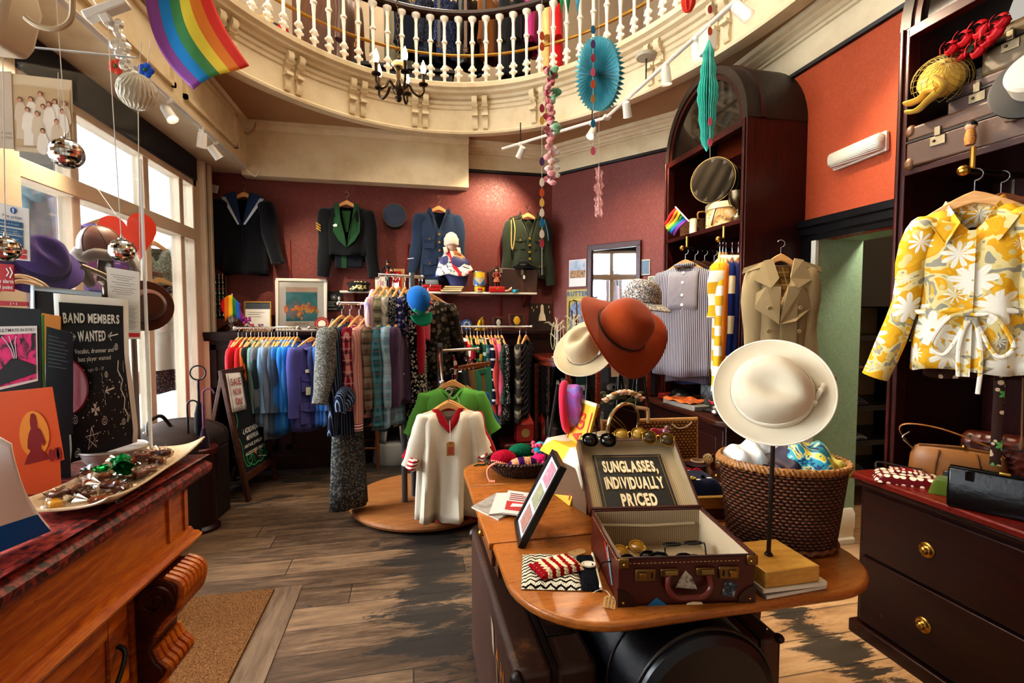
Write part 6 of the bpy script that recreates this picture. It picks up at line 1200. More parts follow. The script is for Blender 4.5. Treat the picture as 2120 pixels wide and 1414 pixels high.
mb=MB();mb.zD(zA([(.065,.02,.555),(.065,.04,.585),(.065,.16,.585),(.065,.18,.555)],5),.01,8);mb.zC('handle',zO('#2a1a12'),t_)
for(y,z)in((-.45,.03),(-.45,.53),(.44,.53)):MB().zI((-.1,y,z),(.022,.022,.03),10,7).zC('corner_cap',zO('#241610'),t_)
t_=zB('flat_suitcase','dark flat suitcase lying on the floor under the round black case','suitcase',(.74,1.33,0));MB().box(-.2,.2,-.26,.26,0,.28).zC('shell',zO('#1d1512'),t_,qE=.02);MB().box(-.203,.203,-.263,.263,.16,.17).zC('seam',zO('#0f0b09'),t_)
t_=zB('round_case','large round black hat case lying on its side beneath the table leaf','hat case',(.735,1.06,.49));BLV=zO('#0c0d12',.35)
mb=MB();mb.zJ([[(r_*cos(a),y,r_*sin(a))for a in(2*pi*i/48 for i in range(48))]for y,r_ in((.42,.19),(.4,.203),(.02,.208),(.0,.2),(-.012,.18),(-.014,.02))]);mb.zC('drum',BLV,t_,ang=30)
for y in(.015,.15,.385):MB().zD([(.209*cos(a),y,.209*sin(a))for a in(2*pi*i/48 for i in range(48))],.005 if y!=.15 else.003,6,closed=True).zC('piping',zO('#2a2018'),t_)
mb=MB();mb.zD(zA([(-.02,.14,.205),(-.03,.16,.24),(-.01,.26,.245),(0,.28,.205)],6),.011,8);mb.zC('handle',zO('#101014'),t_);MB().box(-.045,.01,.285,.33,.2,.212).zC('clasp',P('#2a2722',.35,.6),t_,qE=.003);MB().box(-.03,.0,.1,.13,.203,.212).zC('handle_tab',zO('#101014'),t_)
t_=zB('brown_suitcase','worn brown suitcase standing on edge by the bare floorboards under the table','suitcase',(1.06,1.5,0));LB2=zO('#4a2416',.45,worn='#8a5a3a');MB().box(-.075,.0,-.24,.26,0,.5).zC('half',LB2,t_,qE=.016);MB().box(.002,.075,-.24,.26,0,.5).zC('half',LB2,t_,qE=.016);MB().box(-.004,.006,-.242,.262,0,.502).zC('seam',zO('#23110a'),t_)
for y in(-.235,.25):
 for e in(-1,1):MB().zI((e*.066,y,.492),(.016,.018,.014),10,7).zC('corner_cap',zO('#2d160e'),t_)
MB().zD(zA([(-.02,-.06,.5),(-.02,-.05,.53),(-.02,.06,.53),(-.02,.07,.5)],5),.009,8).zC('handle',zO('#2d160e'),t_);MB().box(.01,.06,-.1,-.02,.5,.503).zC('paper_label',P('#b3a28a',.8),t_);MB().zI((.05,-.2,.502),.007,8,6).zC('stud',zn,t_)
t_=zB('storage_case','black trunk deep in the shade behind the round case','trunk',(.7,1.83,0));MB().box(-.16,.22,-.17,.2,0,.5).zC('shell',zO('#0e0b0a'),t_,qE=.02);MB().box(-.164,.224,-.174,.204,.34,.35).zC('seam',zp,t_)
sA=qb(1280,1256,TZ);sB=qb(1560,1246,TZ);ang=math.atan2(sB.y-sA.y,sB.x-sA.x)
Wc=(sB-sA).length;Dc=.315;hc=.128
sc2=zB('open_suitcase','small open maroon suitcase holding sunglasses, with a striped lining and brass locks','suitcase',(sA.x,sA.y,TZ),ang)
DBR=P('#7d6138',.38,.9);MAR=zO('#46150f',.35,.3,60);MARD=zO('#2c0d0a',.35);LIN=zQ([(0,'#b3a083'),(.5,'#8f7d63')],.0065,'xy',rough=.8)
mb=MB();t0=.007;mb.box(0,Wc,0,t0,0,hc);mb.box(0,Wc,Dc-t0,Dc,0,hc);mb.box(0,t0,t0,Dc-t0,0,hc);mb.box(Wc-t0,Wc,t0,Dc-t0,0,hc);mb.box(0,Wc,0,Dc,0,.007);mb.zC('base_shell',MAR,sc2,smooth=False)
mb=MB();e=t0+.001;mb.box(e,Wc-e,e,e+.002,.008,hc-.004);mb.box(e,Wc-e,Dc-e-.002,Dc-e,.008,hc-.004);mb.box(e,e+.002,e,Dc-e,.008,hc-.004);mb.box(Wc-e-.002,Wc-e,e,Dc-e,.008,hc-.004);mb.box(e,Wc-e,e,Dc-e,.008,.01);mb.zC('lining',LIN,sc2,smooth=False)
MB().zD([(.03,Dc-e-.01,.085),(Wc*.5,Dc-e-.012,.08),(Wc-.03,Dc-e-.01,.084)],.005,6).zC('pocket_elastic',P('#a8977a',.8),sc2)
mb=MB();[mb.zH((x,-.0012,hc-.014),(.006,.002,.0016))for x in[.03+.011*i for i in range(int((Wc-.06)/.011))]];[mb.zH((-.001,y,hc-.012),(.002,.006,.0016))for y in[.02+.012*i for i in range(23)]];mb.zC('stitch_pattern',P('#b08a5a',.7),sc2)
mb=MB();mb.zD([(0,0,hc),(Wc,0,hc)],.003,6);mb.zD([(0,0,hc),(0,Dc,hc)],.003,6);mb.zD([(Wc,0,hc),(Wc,Dc,hc)],.003,6);mb.zD([(0,Dc,hc),(Wc,Dc,hc)],.003,6);mb.zC('rim',MARD,sc2)
for x in(.0,Wc):
 MB().zH((x-.008 if x else.012,-.003,hc-.013),(.03,.008,.028)).zC('corner_cap',DBR,sc2,qE=.004)
 s_=1 if x==0 else-1;mb=MB();mb.zG([(x-s_*.003,0),(x+s_*.045,0),(x+s_*.042,.018),(x+s_*.03,.033),(x+s_*.014,.043),(x-s_*.003,.046)],-.004,.004,'xz');mb.zC('corner_guard',MARD,sc2);mb=MB();mb.zI((x+s_*.012,-.005,.012),.0035,8,6);mb.zI((x+s_*.012,-.008,hc-.014),.004,8,6);mb.zC('rivet',zo,sc2)
for x in(.07,Wc-.07):
 s_=1 if x<.2 else-1;lk=MB().zH((x,-.003,.083),(.056,.007,.034)).zC('lock',DBR,sc2,qE=.004);MB().zH((x-s_*.008,-.009,.083),(.02,.008,.018)).zC('slider',P('#8a6a35',.3,.9),lk,qE=.002);MB().zH((x+s_*.016,-.0072,.084),(.004,.002,.014)).zC('keyhole',zp,lk)
for x in(Wc/2-.048,Wc/2+.048):mb=MB();mb.zH((x,-.003,.088),(.05,.007,.022));mb.zC('handle_mount',DBR,sc2,qE=.005);MB().zD([(x-.016,-.012,.09),(x+.016,-.012,.09)],.008,10).zC('handle_ring',DBR,sc2)
mb=MB();mb.zD(zA([(Wc/2-.052,-.012,.086),(Wc/2-.056,-.018,.055),(Wc/2-.035,-.022,.033),(Wc/2,-.023,.03),(Wc/2+.035,-.022,.033),(Wc/2+.056,-.018,.055),(Wc/2+.052,-.012,.086)],6),.0085,10);mb.zC('handle',zO('#5a2014',.3),sc2)
def stick(pts,mat,y=-.0015):mb=MB();mb.zK([(x,y,z)for x,z in pts]);return mb.zC('sticker',mat,sc2,smooth=False)
stick([(Wc-.09,.022),(Wc-.055,.015),(Wc-.045,.05),(Wc-.078,.062)],zP(['#10202a','#1d3a48','#b9c4c2'],60,1.0));stick([(.075,.0),(.13,.0),(.1,.022)],P('#1f6a8f',.5));stick([(Wc/2-.03,.047),(Wc/2+.028,.04),(Wc/2+.012,.075),(Wc/2-.005,.092),(Wc/2-.02,.07)],zP(['#2a2230','#c9bfa8','#3a3448'],50,2.0));stick([(Wc/2-.015,.018),(Wc/2+.03,.018),(Wc/2+.026,.024),(Wc/2+.004,.026),(Wc/2-.012,.023)],P('#c9b48f',.6),-.0316)
mb=MB();mb.zK([(-.0016,y,z)for y,z in((.05,.03),(.062,.022),(.12,.1),(.108,.112))]);mb.zC('sticker',zP(['#d9cdb0','#3f7f9a','#c98a4a'],50,3.0),sc2,smooth=False);mb=MB();mb.zK([(-.0016,y,z)for y,z in((.1,.075),(.108,.07),(.145,.105),(.138,.112))]);mb.zC('sticker',P('#c0301f',.5),sc2,smooth=False)
LT_=R(36);Lh=.285
Ml=Matrix.Translation((0,Dc,hc+.004))@Matrix.Rotation(LT_,4,'X')
mb=MB(Ml);dp=.045;mb.box(-.002,Wc+.002,0,Lh,-dp,-dp+.006);mb.box(-.002,.005,0,Lh,-dp,0);mb.box(Wc-.005,Wc+.002,0,Lh,-dp,0);mb.box(-.002,Wc+.002,Lh-.007,Lh,-dp,0);mb.box(-.002,Wc+.002,0,.006,-dp,0);lid=mb.zC('lid',MAR,sc2,smooth=False)
mb=MB(Ml);mb.box(.005,Wc-.005,.006,Lh-.007,-dp+.006,-dp+.008);mb.box(.005,.007,.006,Lh-.007,-dp,-.003);mb.box(Wc-.007,Wc-.005,.006,Lh-.007,-dp,-.003);mb.box(.005,Wc-.005,Lh-.009,Lh-.007,-dp,-.003);mb.zC('lid_lining',zQ([(0,'#c2ae8c'),(.5,'#9c8a6c')],.0065,'x',rough=.8),lid,smooth=False)
sgn_=zB('sunglasses_sign','black sign reading SUNGLASSES, INDIVIDUALLY PRICED in cream letters inside the suitcase lid','sign',(0,0,0));qc(sgn_,sc2 .matrix_basis.copy());sgn_.matrix_basis=Matrix.Translation((sA.x,sA.y,TZ))@Matrix.Rotation(ang,4,'Z')@Ml
x0,x1,y0,y1=.048,Wc-.062,.004,Lh-.05
mb=MB();mb.box(x0,x1,y0,y1,-dp+.012,-dp+.016);mb.zC('board',P('#161512',.45),sgn_)
mb=MB();zz=-dp+.0172
for(a0,a1,b0,b1)in((x0+.008,x1-.008,y1-.01,y1-.0085),(x0+.008,x0+.0095,y0,y1-.0085),(x1-.0095,x1-.008,y0,y1-.0085)):mb.box(a0,a1,b0,b1,zz-.001,zz)
mb.zC('gold_line',P('#a5834a',.4,.5),sgn_)
for x in(x0+.008,x1-.008):MB().zI((x,y1-.009,zz),.003,8,6).zC('pin',zo,sgn_)
ms=lambda a,b:(a,b,zz+.001);xm=(x0+x1)/2;hh=y1-y0;ww=x1-x0
for(bo,dz_,c_)in((.065,0,'#c99f58'),(.03,.0008,'#f2e3bd')):
 mb=MB();mz=lambda a,b:(a,b,zz+.001+dz_)
 r_=random.Random(6);zd(mb,'SUNGLASSES,',xm,y0+hh*.77,.062,bo,.1,map3=mz,width=ww*.78,rr=r_);zd(mb,'INDIVIDUALLY',xm,y0+hh*.475,.062,bo,.1,map3=mz,width=ww*.82,rr=r_);zd(mb,'PRICED',xm,y0+hh*.185,.062,bo,.1,map3=mz,width=ww*.48,rr=r_)
 mb.zC('lettering',P(c_,.6),sgn_,smooth=False)
def qS(M,lab,fc,lc,round_=False,group=None,w=.052,hh_=.04):
 t_=zB('sunglasses',lab,'sunglasses');qc(t_,M)
 FM=P(fc,.25,.0 if fc!='#c9a24a' else.9);
 for e in(-1,1):
  pts=[(e*(.033+w*.5*qJ(cos(a),.85)),0,(.024 if round_ else hh_*.5)*qJ(sin(a),.8)*(1 if sin(a)>0 else(1 if round_ else 1.05)))for a in(2*pi*i/22 for i in range(22))]
  MB().zD(pts,.0024,6,closed=True).zC('frame',FM,t_);mb=MB();mb.zK([(x,.0004,z)for x,y,z in pts]);mb.zC('lens',P(lc,.06,0,.0,spec=.8),t_,qF=.0012)
 MB().zD([(-.009,0,.006),(0,-.001,.011),(.009,0,.006)],.0022,6).zC('bridge',FM,t_)
 for e in(-1,1):MB().zD(zA([(e*.06,0,.012),(e*.064,.012,.012),(e*.062,.09,.01),(e*.058,.13,-.012)],5),.0022,6).zC('temple',FM,t_)
 return t_
S0=Matrix.Translation((sA.x,sA.y,TZ))@Matrix.Rotation(ang,4,'Z')
rr=random.Random(17)
LAB=['round black sunglasses at the near corner inside the suitcase','black sunglasses beside the round pair inside the suitcase','gold-rimmed sunglasses under the black ones in the suitcase','wide black sunglasses with a raised arm at the far side of the suitcase','clear grey-framed sunglasses in the middle of the suitcase','dark square sunglasses deepest in the suitcase']
for i,(x,y,z,rx,rz,fc,lc,ro)in enumerate([(.07,.06,.085,62,15,'#121110','#1f1a12',True),(.165,.06,.082,70,-10,'#0f0f10','#15130f',True),(.09,.2,.05,30,25,'#c9a24a','#8f6d2a',True),(.25,.19,.07,15,185,'#0c0c0d','#141210',False),(.21,.085,.06,55,8,'#6a6a66','#7d7a70',True),(.28,.08,.055,70,-20,'#0e0e0f','#1a1714',False)]):
 qS(S0@Matrix.Translation((x,y,z))@Matrix.Rotation(R(rz),4,'Z')@Matrix.Rotation(R(rx-90),4,'X'),LAB[i],fc,lc,ro)
S1=S0@Ml
def onlid(x,ry,rz=0):return Matrix.Translation((S1@Matrix.Translation((x,Lh-.012,.012))).translation)@Matrix.Rotation(ang+R(ry),4,'Z')@Matrix.Rotation(R(-28),4,'X')@Matrix.Rotation(R(rz),4,'Y')
qS(onlid(.075,0,2),'big black sunglasses hooked over the top of the open lid','#0a0a0b','#0c0a0a',False,w=.056,hh_=.046);qS(onlid(.2,0,-4)@Matrix.Translation((0,.02,.022)),'gold wire sunglasses with amber lenses on top of the lid','#c9a24a','#b08a3a',True);qS(onlid(.3,0,8)@Matrix.Translation((0,.01,.004)),'thin gold wire glasses hooked at the end of the lid top','#c9a24a','#4a3a1a',True)
qs=[qb(1082,1136,TZ+.01),qb(1078,1212,TZ+.01),qb(1240,1216,TZ+.01),qb(1236,1158,TZ+.01)]
ctr=(qs[0]+qs[1]+qs[2]+qs[3])/4;xa=(qs[2]-qs[1]).normalized()
t_=zB('knitted_pouch','black-and-cream knitted pouch with a button eye lying near the table corner','pouch');Mk=zl((ctr.x,ctr.y,TZ+.003),(xa.x,xa.y,0),(-xa.y,xa.x,0));qc(t_,Mk);wl_,wd_=(qs[2]-qs[1]).length*1.02,(qs[0]-qs[1]).length*.92
def zm(x0,x1,y0,y1,h,n=22,m=14):
 def f(u,v):
  x=x0+(x1-x0)*u;y=y0+(y1-y0)*v;e=min(1,8*u*(1-u))**.5*min(1,8*v*(1-v))**.5;return(x,y,h*e+.0012*sin(90*x)*sin(90*y))
 return f
def zig():
 t=NT('zigzag_knit',.95,0,.1);s=t.sep();zz_=t.m('ADD',s[1],t.m('MULTIPLY',t.m('PINGPONG',s[0],.014),.6));f=t.m('LESS_THAN',t.m('FRACT',t.m('ADD',t.m('DIVIDE',zz_,.017),t.m('MULTIPLY',t.qw(60),.5))),.36)
 k=t.m('MULTIPLY',t.m('SINE',t.m('MULTIPLY',s[0],900)),t.m('SINE',t.m('MULTIPLY',s[1],700)));t.base(t.mix(f,'#e6dcc4','#12100f'));t.jD(k,.6,.004);return t.mat
mb=MB();mb.zF(zm(-wl_/2,wl_*.27,-wd_/2,wd_/2,.014),26,14);mb.zF(lambda u,v:(-wl_/2+wl_*.77*u,-wd_/2+wd_*v,0),4,4);mb.zC('body',zig(),t_);mb=MB();mb.zF(zm(wl_*.25,wl_/2,-wd_/2,wd_/2*.95,.016),14,14);mb.zC('black_panel',zW('#15161c',sc=160),t_)
MB().zD([(wl_*.5*.99,-wd_*.5+wd_*i/12,.008)for i in range(13)],.004,6).zC('white_edge',P('#e6dcc4',.9),t_);MB().zD([(wl_*.36+.016*cos(a)*1.2+.008,.01+.014*sin(a),.018)for a in(2*pi*i/20 for i in range(20))],.0035,6,closed=True).zC('eye_ring',P('#e6dcc4',.9),t_);MB().zE([(0,.0),(.011,0),(.012,.003),(.007,.003),(0,.002)],18,(wl_*.36+.006,.01,.017)).zC('button',P('#efe7d2',.35),t_)
qs=[qb(1107,1175,TZ+.02),qb(1125,1200,TZ+.02),qb(1206,1178,TZ+.02),qb(1175,1152,TZ+.02)];ctr=(qs[0]+qs[1]+qs[2]+qs[3])/4;xa=(qs[2]-qs[1]).normalized()
t_=zB('knitted_mitten','red knitted mitten with cream rows lying on the knitted pouch','mitten');qc(t_,zl((ctr.x,ctr.y,TZ+.02),(xa.x,xa.y,0),(-xa.y,xa.x,0)));w2=(qs[2]-qs[1]).length*1.05
mb=MB();mb.zF(zm(-w2/2,w2/2,-.042,.042,.02),22,14);mb.zF(lambda u,v:(-w2/2+w2*u,-.042+.084*v,0),4,4);mb.zC('knit',zW('#8f0f18','#e0cfa8',.026,'x',150),t_);MB().zD([(-w2/2,-.04+.08*i/8,.006)for i in range(9)],.006,6).zC('cuff',zW('#8f0f18'),t_)
def qm(px,py,lab,rz,lines,zi=None):
 q=qb(px,py,TZ+.002);t_=zB('paper_tag',lab,'tag',(q.x,q.y,TZ+.001),rz);MB().zG([(-.028,-.016),(.02,-.016),(.028,-.008),(.028,.008),(.02,.016),(-.028,.016)],0,.0012).zC('card',zu,t_);mb=MB();[zd(mb,s_,-.004,.008-.0085*k,.0085,.005,.15,map3=lambda a,b:(a,b,.0018))for k,s_ in enumerate(lines)];mb.zC('handwriting',P('#2a221a',.7),t_,smooth=False)
 if zi:MB().zD(zA([(.024,0,.002),(.04,.012,.006),(.03,.03,.012),(.01,.045,.012)],6),.0009,5).zC('string',zr,t_)
qm(1196,1143,'small kraft paper tag with a pound price beside the knitted pouch',R(20),['£6']);qm(1262,1246,'kraft paper tag with handwriting on a string at the suitcase corner',R(62),['Crystal Gnd','with leather lace','or chain £12'],True)
def mag(pts,z,lab,mat,h=.006,extra=None):
 P4=[qb(x,y,TZ+z)for x,y in pts];o=P4[0];t_=zB('magazine',lab,'magazine',(o.x,o.y,TZ+z));v=[(p.x-o.x,p.y-o.y)for p in P4];MB().zG(v,0,h).zC('pages',P('#cfc8bb',.7),t_);mb=MB();mb.zG(v,h,h+.0008);mb.zC('cover',mat,t_)
 def mp(a,b,off=0):p=Vector(v[0]).lerp(Vector(v[1]),a);q=Vector(v[3]).lerp(Vector(v[2]),a);r=p.lerp(q,b);return(r.x,r.y,h+.0016)
 return t_,mp
t_,mp=mag([(976,1052),(1032,1078),(1085,1050),(1030,1022)],.0,'grey magazine lying lowest in the pile on the table corner',zP(['#7d776e','#a09a90','#5f5a54'],14,1.0))
t_,mp=mag([(1012,1068),(1028,1024),(1072,1022),(1072,1062)],.007,'white magazine half hidden under the red-covered one',P('#d3ccc4',.5));ze(MB(),mp,.1,.5,.5,.9).zC('print',P('#8f8a86',.6),t_)
t_,mp=mag([(1040,1064),(1052,1018),(1114,1026),(1104,1072)],.0135,'red and white magazine on top of the pile',P('#d6ccc6',.5));mb=MB()
q_=lambda a,b:mp(b,a)
ze(MB(),mp,.12,.5,.05,.95).zC('red_band',P('#b02a2a',.5),t_);mb=MB();mb.zK([mp(a,b)for a,b in((.25,.2),(.4,.25),(.42,.6),(.32,.9),(.26,.85),(.3,.55))]);o_=mb.zC('white_shape',P('#e3dcd6',.5),t_,smooth=False);o_.location=(0,0,.0006);mb=MB();[mb.zK([mp(a,b)for a,b in((.56+k*.09,.12),(.6+k*.09,.1),(.6+k*.09,.9-.12*k),(.56+k*.09,.85-.1*k))])for k in range(4)];mb.zC('lettering',P('#7d1f24',.6),t_,smooth=False)
F0=qb(1106,1134,TZ);F0 .z=TZ;Ftop=qa(1172,955,1.66);xa=Vector((.0,0,0))
t_=zB('framed_print','black-framed print leaning back against the cardboard box, seen from its edge','picture');Mf=zl(F0+Vector((-.015,.2,0)),(-.15,-1,0),(.15,.05,.27));qc(t_,Mf)
w2,h2=.2,.3;mb=MB()
for q in((0,w2,0,.016),(0,w2,h2-.016,h2),(0,.016,.016,h2-.016),(w2-.016,w2,.016,h2-.016)):mb.box(q[0],q[1],q[2],q[3],-.012,.01)
mb.zC('frame',P('#0d0d0d',.35),t_);MB().box(.012,w2-.012,.012,h2-.012,-.006,.003).zC('mount',P('#c9ccd0',.4),t_)
for k in range(3):MB().box(.05,w2-.05,.03+.085*k,.1+.085*k,.003,.0045).zC('print',zP([['#b07a6a','#8a5f56','#c9a090'],['#6f7a5a','#8a8a6a','#b0a080'],['#c98a94','#a06a7a','#d9b0b0']][k],40,k),t_)
Y0=qa(1143,1000,1.86);t_=zB('yellow_sign','tall yellow hand-painted sign with red letters running up it, propped beside the basket of knits','sign');Y1=qa(1196,825,1.92);Ms_=zl((Y0 .x+.03,Y0 .y+.1,TZ),(.16,-1,0),(.12,.06,.42));qc(t_,Ms_)
MB().box(0,.17,0,.42,-.006,.006).zC('board',P('#d99f2a',.5),t_,qE=.002);MB().box(0,.17,.405,.42,-.0075,.0075).zC('pale_edge',P('#e6d3a0',.6),t_)
mb=MB();mr=lambda a,b:(.085-b,a,.0085);zd(mb,'SALE BAGS',.2,.0,.09,.02,.12,map3=mr,width=.34);zZ(mb,[(.02,.07),(.38,.07)],.006,mr);zZ(mb,[(.02,-.07),(.38,-.07)],.006,mr);mb.zC('red_letters',P('#b8281c',.6),t_,smooth=False)
MB().box(.04,.13,.0,.3,-.03,-.024).zC('prop',P('#4a3a28',.6),t_)
t_=zB('dark_board','plain dark board standing between the yellow sign and the basket of knits','board');q=qa(1128,985,2.02);qc(t_,zl((q.x,q.y,TZ+.09),Vector((.3,1,0)).normalized(),Vector((.16,0,1))));MB().box(0,.15,0,.37,-.004,.004).zC('board',P('#14100e',.6),t_);MB().box(0,.15,.36,.372,-.006,.006).zC('edge',P('#241a14',.6),t_)
q=qb(1088,985,TZ);t_=zB('shallow_basket','shallow oval wicker basket with a cane handle full of knitted toys and balls','basket',(q.x+.005,q.y+.05,TZ),R(4));BK=zU('#3b1f10','#7a4a26',70,95)
mb=MB();mb.zF(lambda u,v:((.115+.075*v**.8)*cos(2*pi*u),(.085+.05*v**.8)*sin(2*pi*u),.07*v),56,8,cu=True);mb.zG([(.116*cos(a),.086*sin(a))for a in(2*pi*i/40 for i in range(40))],0,.006);mb.zC('bowl',BK,t_,qF=.006);MB().zD([(.19*cos(a),.135*sin(a),.072+.003*sin(24*a))for a in(2*pi*i/64 for i in range(64))],.009,8,closed=True).zC('rim',zU('#2a150b','#5f381c',60,60),t_)
MB().zD(zA([(.15,.09,.07),(.2,.08,.12),(.2,.0,.13),(.17,-.06,.09),(.16,-.09,.07)],6),.007,8).zC('handle',qK('#5a3117','#8a5a30'),t_);BQ=Vector((q.x+.005,q.y+.05,TZ))
def kb(name,lab,cat,x,y,z,r,mat,sq=(1,1,1)):o=zB(name,lab,cat,BQ+Vector((x,y,z)));MB().zI((0,0,0),(r*sq[0],r*sq[1],r*sq[2]),20,14).zC('knit',mat,o);return o
o=kb('knitted_hat','round crimson knitted hat with a cream stitched line in the basket','hat',-.105,-.02,.072,.062,zW('#a3122f',sc=120),(1.05,.85,.8));MB().zD([(.066*cos(a)*.99,.053*sin(a)-.0,.0+.01*sin(a*2))for a in(R(180+10*i)for i in range(19))],.0035,5).zC('cream_stitches',zQ([(0,'#e8cfa0'),(.5,'#a3122f')],.009,'x'),o)
o=kb('knitted_hat','dark green knitted hat behind the crimson one','hat',-.005,.05,.085,.058,zW('#0f5a40',sc=120),(1.1,.9,.75));MB().zD([(.061*cos(a),.05*sin(a),-.02)for a in(2*pi*i/24 for i in range(24))],.007,6,closed=True).zC('brim',zW('#0d4a36'),o)
o=kb('knitted_toy','purple and peach striped knitted pouch in the front of the basket','toy',-.02,-.075,.06,.062,zW('#43195a','#e8a07a',.06,'x',120),(1.25,.6,.62));MB().zD(zA([(-.07,-.01,0),(-.13,-.01,.02),(-.17,.0,-.01),(-.165,-.015,-.055),(-.14,-.03,-.058)],6),.006,6).zC('peach_cord',P('#e89a80',.8),o)
o=kb('knitted_scarf','hot pink knitted scarf bundled in the basket','scarf',.065,-.05,.06,.05,zW('#d1246a',sc=120),(1.1,.9,.8));MB().zD(zA([(.0,-.04,.0),(.05,-.05,.02),(.07,-.02,.05)],5),.016,8).zC('fold',zW('#e03a7c'),o)
o=kb('knitted_toy','bobbly turquoise and pink knitted toy at the back of the basket','toy',.085,.015,.1,.036,zW('#38a9c4',sc=140),(1,.9,1.2));rr=random.Random(3);mb=MB();[mb.zI((.036*cos(a),.033*sin(a)*.9,z),.0105,8,6)for a,z in((rr.uniform(0,6.28),rr.uniform(-.03,.04))for _ in range(24))];mb.zC('bobbles',P('#e0607c',.9),o);mb=MB();mb.zD(zA([(-.03,-.03,-.02),(-.06,-.05,-.03),(-.02,-.06,-.035),(.02,-.05,-.03)],6),.008,6);mb.zC('turquoise_cord',P('#38a9c4',.9),o)
o=kb('knitted_toy','lime green knitted ring between the hats in the basket','toy',.03,.0,.062,.02,zW('#7a9a2a',sc=140),(2,1.2,.8));MB().zD([(.04*cos(a),.026*sin(a),.008)for a in(2*pi*i/20 for i in range(20))],.007,6,closed=True).zC('edge',zW('#8aab35'),o)
q=qb(990,966,TZ);t_=zB('yarn_end','short dark green yarn end lying by the basket','yarn',(q.x,q.y,TZ+.005));MB().zD(zA([(-.02,0,0),(0,.006,.003),(.03,.01,.0),(.05,.03,.004)],5),.004,6).zC('yarn',P('#12402c',.9),t_)
t_=zB('cardboard_box','brown cardboard box with printed labels under a yellow and white cloth','box',(.76,1.87,TZ),R(14));CBd=P('#5f432b',.8,var=.1);MB().box(-.15,.17,-.14,.14,0,.225).zC('box',CBd,t_,qE=.003);MB().box(-.152,.172,-.03,.03,.224,.227).zC('tape',P('#7d6038',.4),t_)
for k,(x,z)in enumerate(((-.1,.05),(-.04,.06))):MB().box(x,x+.05,-.1425,-.14,z,z+.035).zC('label',P('#a89a86',.7),t_);MB().box(x+.01,x+.04,-.1432,-.1425,z+.01,z+.018).zC('label_print',zp,t_)
t2=zB('table_cloth','white cloth with yellow patches covering the cardboard box top','cloth',(.76,1.87,TZ+.229),R(14))
YC=(lambda t:(t.base(t.mix(t.step(t.qw(5,dist=1),.5,.54),'#d9cfb8','#cfae2a')),t.jD(t.qw(12),.2,.01),t.mat)[2])(NT('yellow_cloth',.8))
mb=MB();mb.zF(lambda u,v:((-.19+.38*u),(-.17+.32*v),.003+.004*sin(9*u+5*v)*(u*(1-u)*4)-(.075 if v<.14 else 0)*(1-v/.14)-(.05 if u<.1 else 0)*(1-u/.1)),40,34);mb.zC('cloth',YC,t2,qF=.003)
TB=TZ+.236
q=qa(1290,878,1.74);t_=zB('round_mirror','round gilt-edged table mirror tilted on the cloth-covered box','mirror',q,rot=(R(97),0,R(22)))
MB().zE([(0,0),(.078,0),(.08,.003),(0,.004)],40).zC('glass',P('#a9a49b',.03,1.0,0),t_);MB().zD([(.083*cos(a),.083*sin(a),.0)for a in(2*pi*i/44 for i in range(44))],.0075,8,closed=True).zC('gilt_rim',P('#c9b88a',.22,.9),t_);MB().zE([(0,-.012),(.07,-.01),(.082,-.003),(0,-.002)],40).zC('back',P('#3a3028',.5),t_)
MB().zD([(0,-.08,-.01),(0,-.06,-.07)],.005,6).zC('strut',zn,t_)
q2=q+Vector((0.01,.03,.1));t_=zB('flower_garland','small garland of dried cream and peach fabric roses above the round mirror','garland',q2);rr=random.Random(11)
for k in range(9):a=-1+2*k/8;c_=['#c99a7a','#e0c9a4','#a87a4a','#d9b49a'][k%4];mb=MB();[mb.zD([(.072*a+r_*cos(x),-.02*cos(a)+r_*sin(x)*.6,-.03*a*a+.02+r_*.4)for x in(6.28*i/12 for i in range(12))],.004,5,closed=True)for r_ in(.005,.011,.017)];mb.zI((.072*a,-.02*cos(a),-.03*a*a+.024),.012,8,6);mb.zC('rose',P(c_,.7),t_)
mb=MB();[mb.zI((.085*rr.uniform(-1,1),rr.uniform(-.03,.01),rr.uniform(-.02,.02)),(.014,.006,.007),7,5)for _ in range(16)];mb.zC('leaf_sprigs',P('#4a4a2c',.7),t_)
MB().zD([(-.07,.02,0),(-.1,.05,-.2),(-.1,.05,-.2)],.002,5).zC('wire',zp,t_)
q=qa(1315,960,2.0);t_=zB('wicker_hamper','honey-coloured wicker hamper lid standing upright with a cane handle','hamper',(.86,2.06,TZ),R(-4));HW=zV('#8a5a26','#c9924a',55,75)
MB().box(.0,.46,-.012,.012,.08,.27).zC('lid_panel',HW,t_,qE=.006);mb=MB();mb.zD([(0,0,.08),(0,0,.27),(.46,0,.27),(.46,0,.08)],.012,8);mb.zC('rim',qK('#9a6a30','#d0a05a',(9,9,9)),t_);mb=MB();mb.zD(zA([(.08,-.01,.27),(.085,-.012,.32),(.1,-.014,.34),(.2,-.014,.33),(.215,-.012,.31),(.215,-.01,.262)],6),.0085,8);mb.zC('handle',P('#d9b98a',.5),t_)
mb=MB();mb.box(.0,.46,-.05,.23,.0,.09);mb.zC('tray',HW,t_,qE=.006);MB().zD(zA([(.33,-.014,.255),(.36,-.02,.235),(.4,-.018,.24),(.43,-.014,.26)],5),.004,6).zC('clasp_loop',P('#c9b08a',.5),t_)
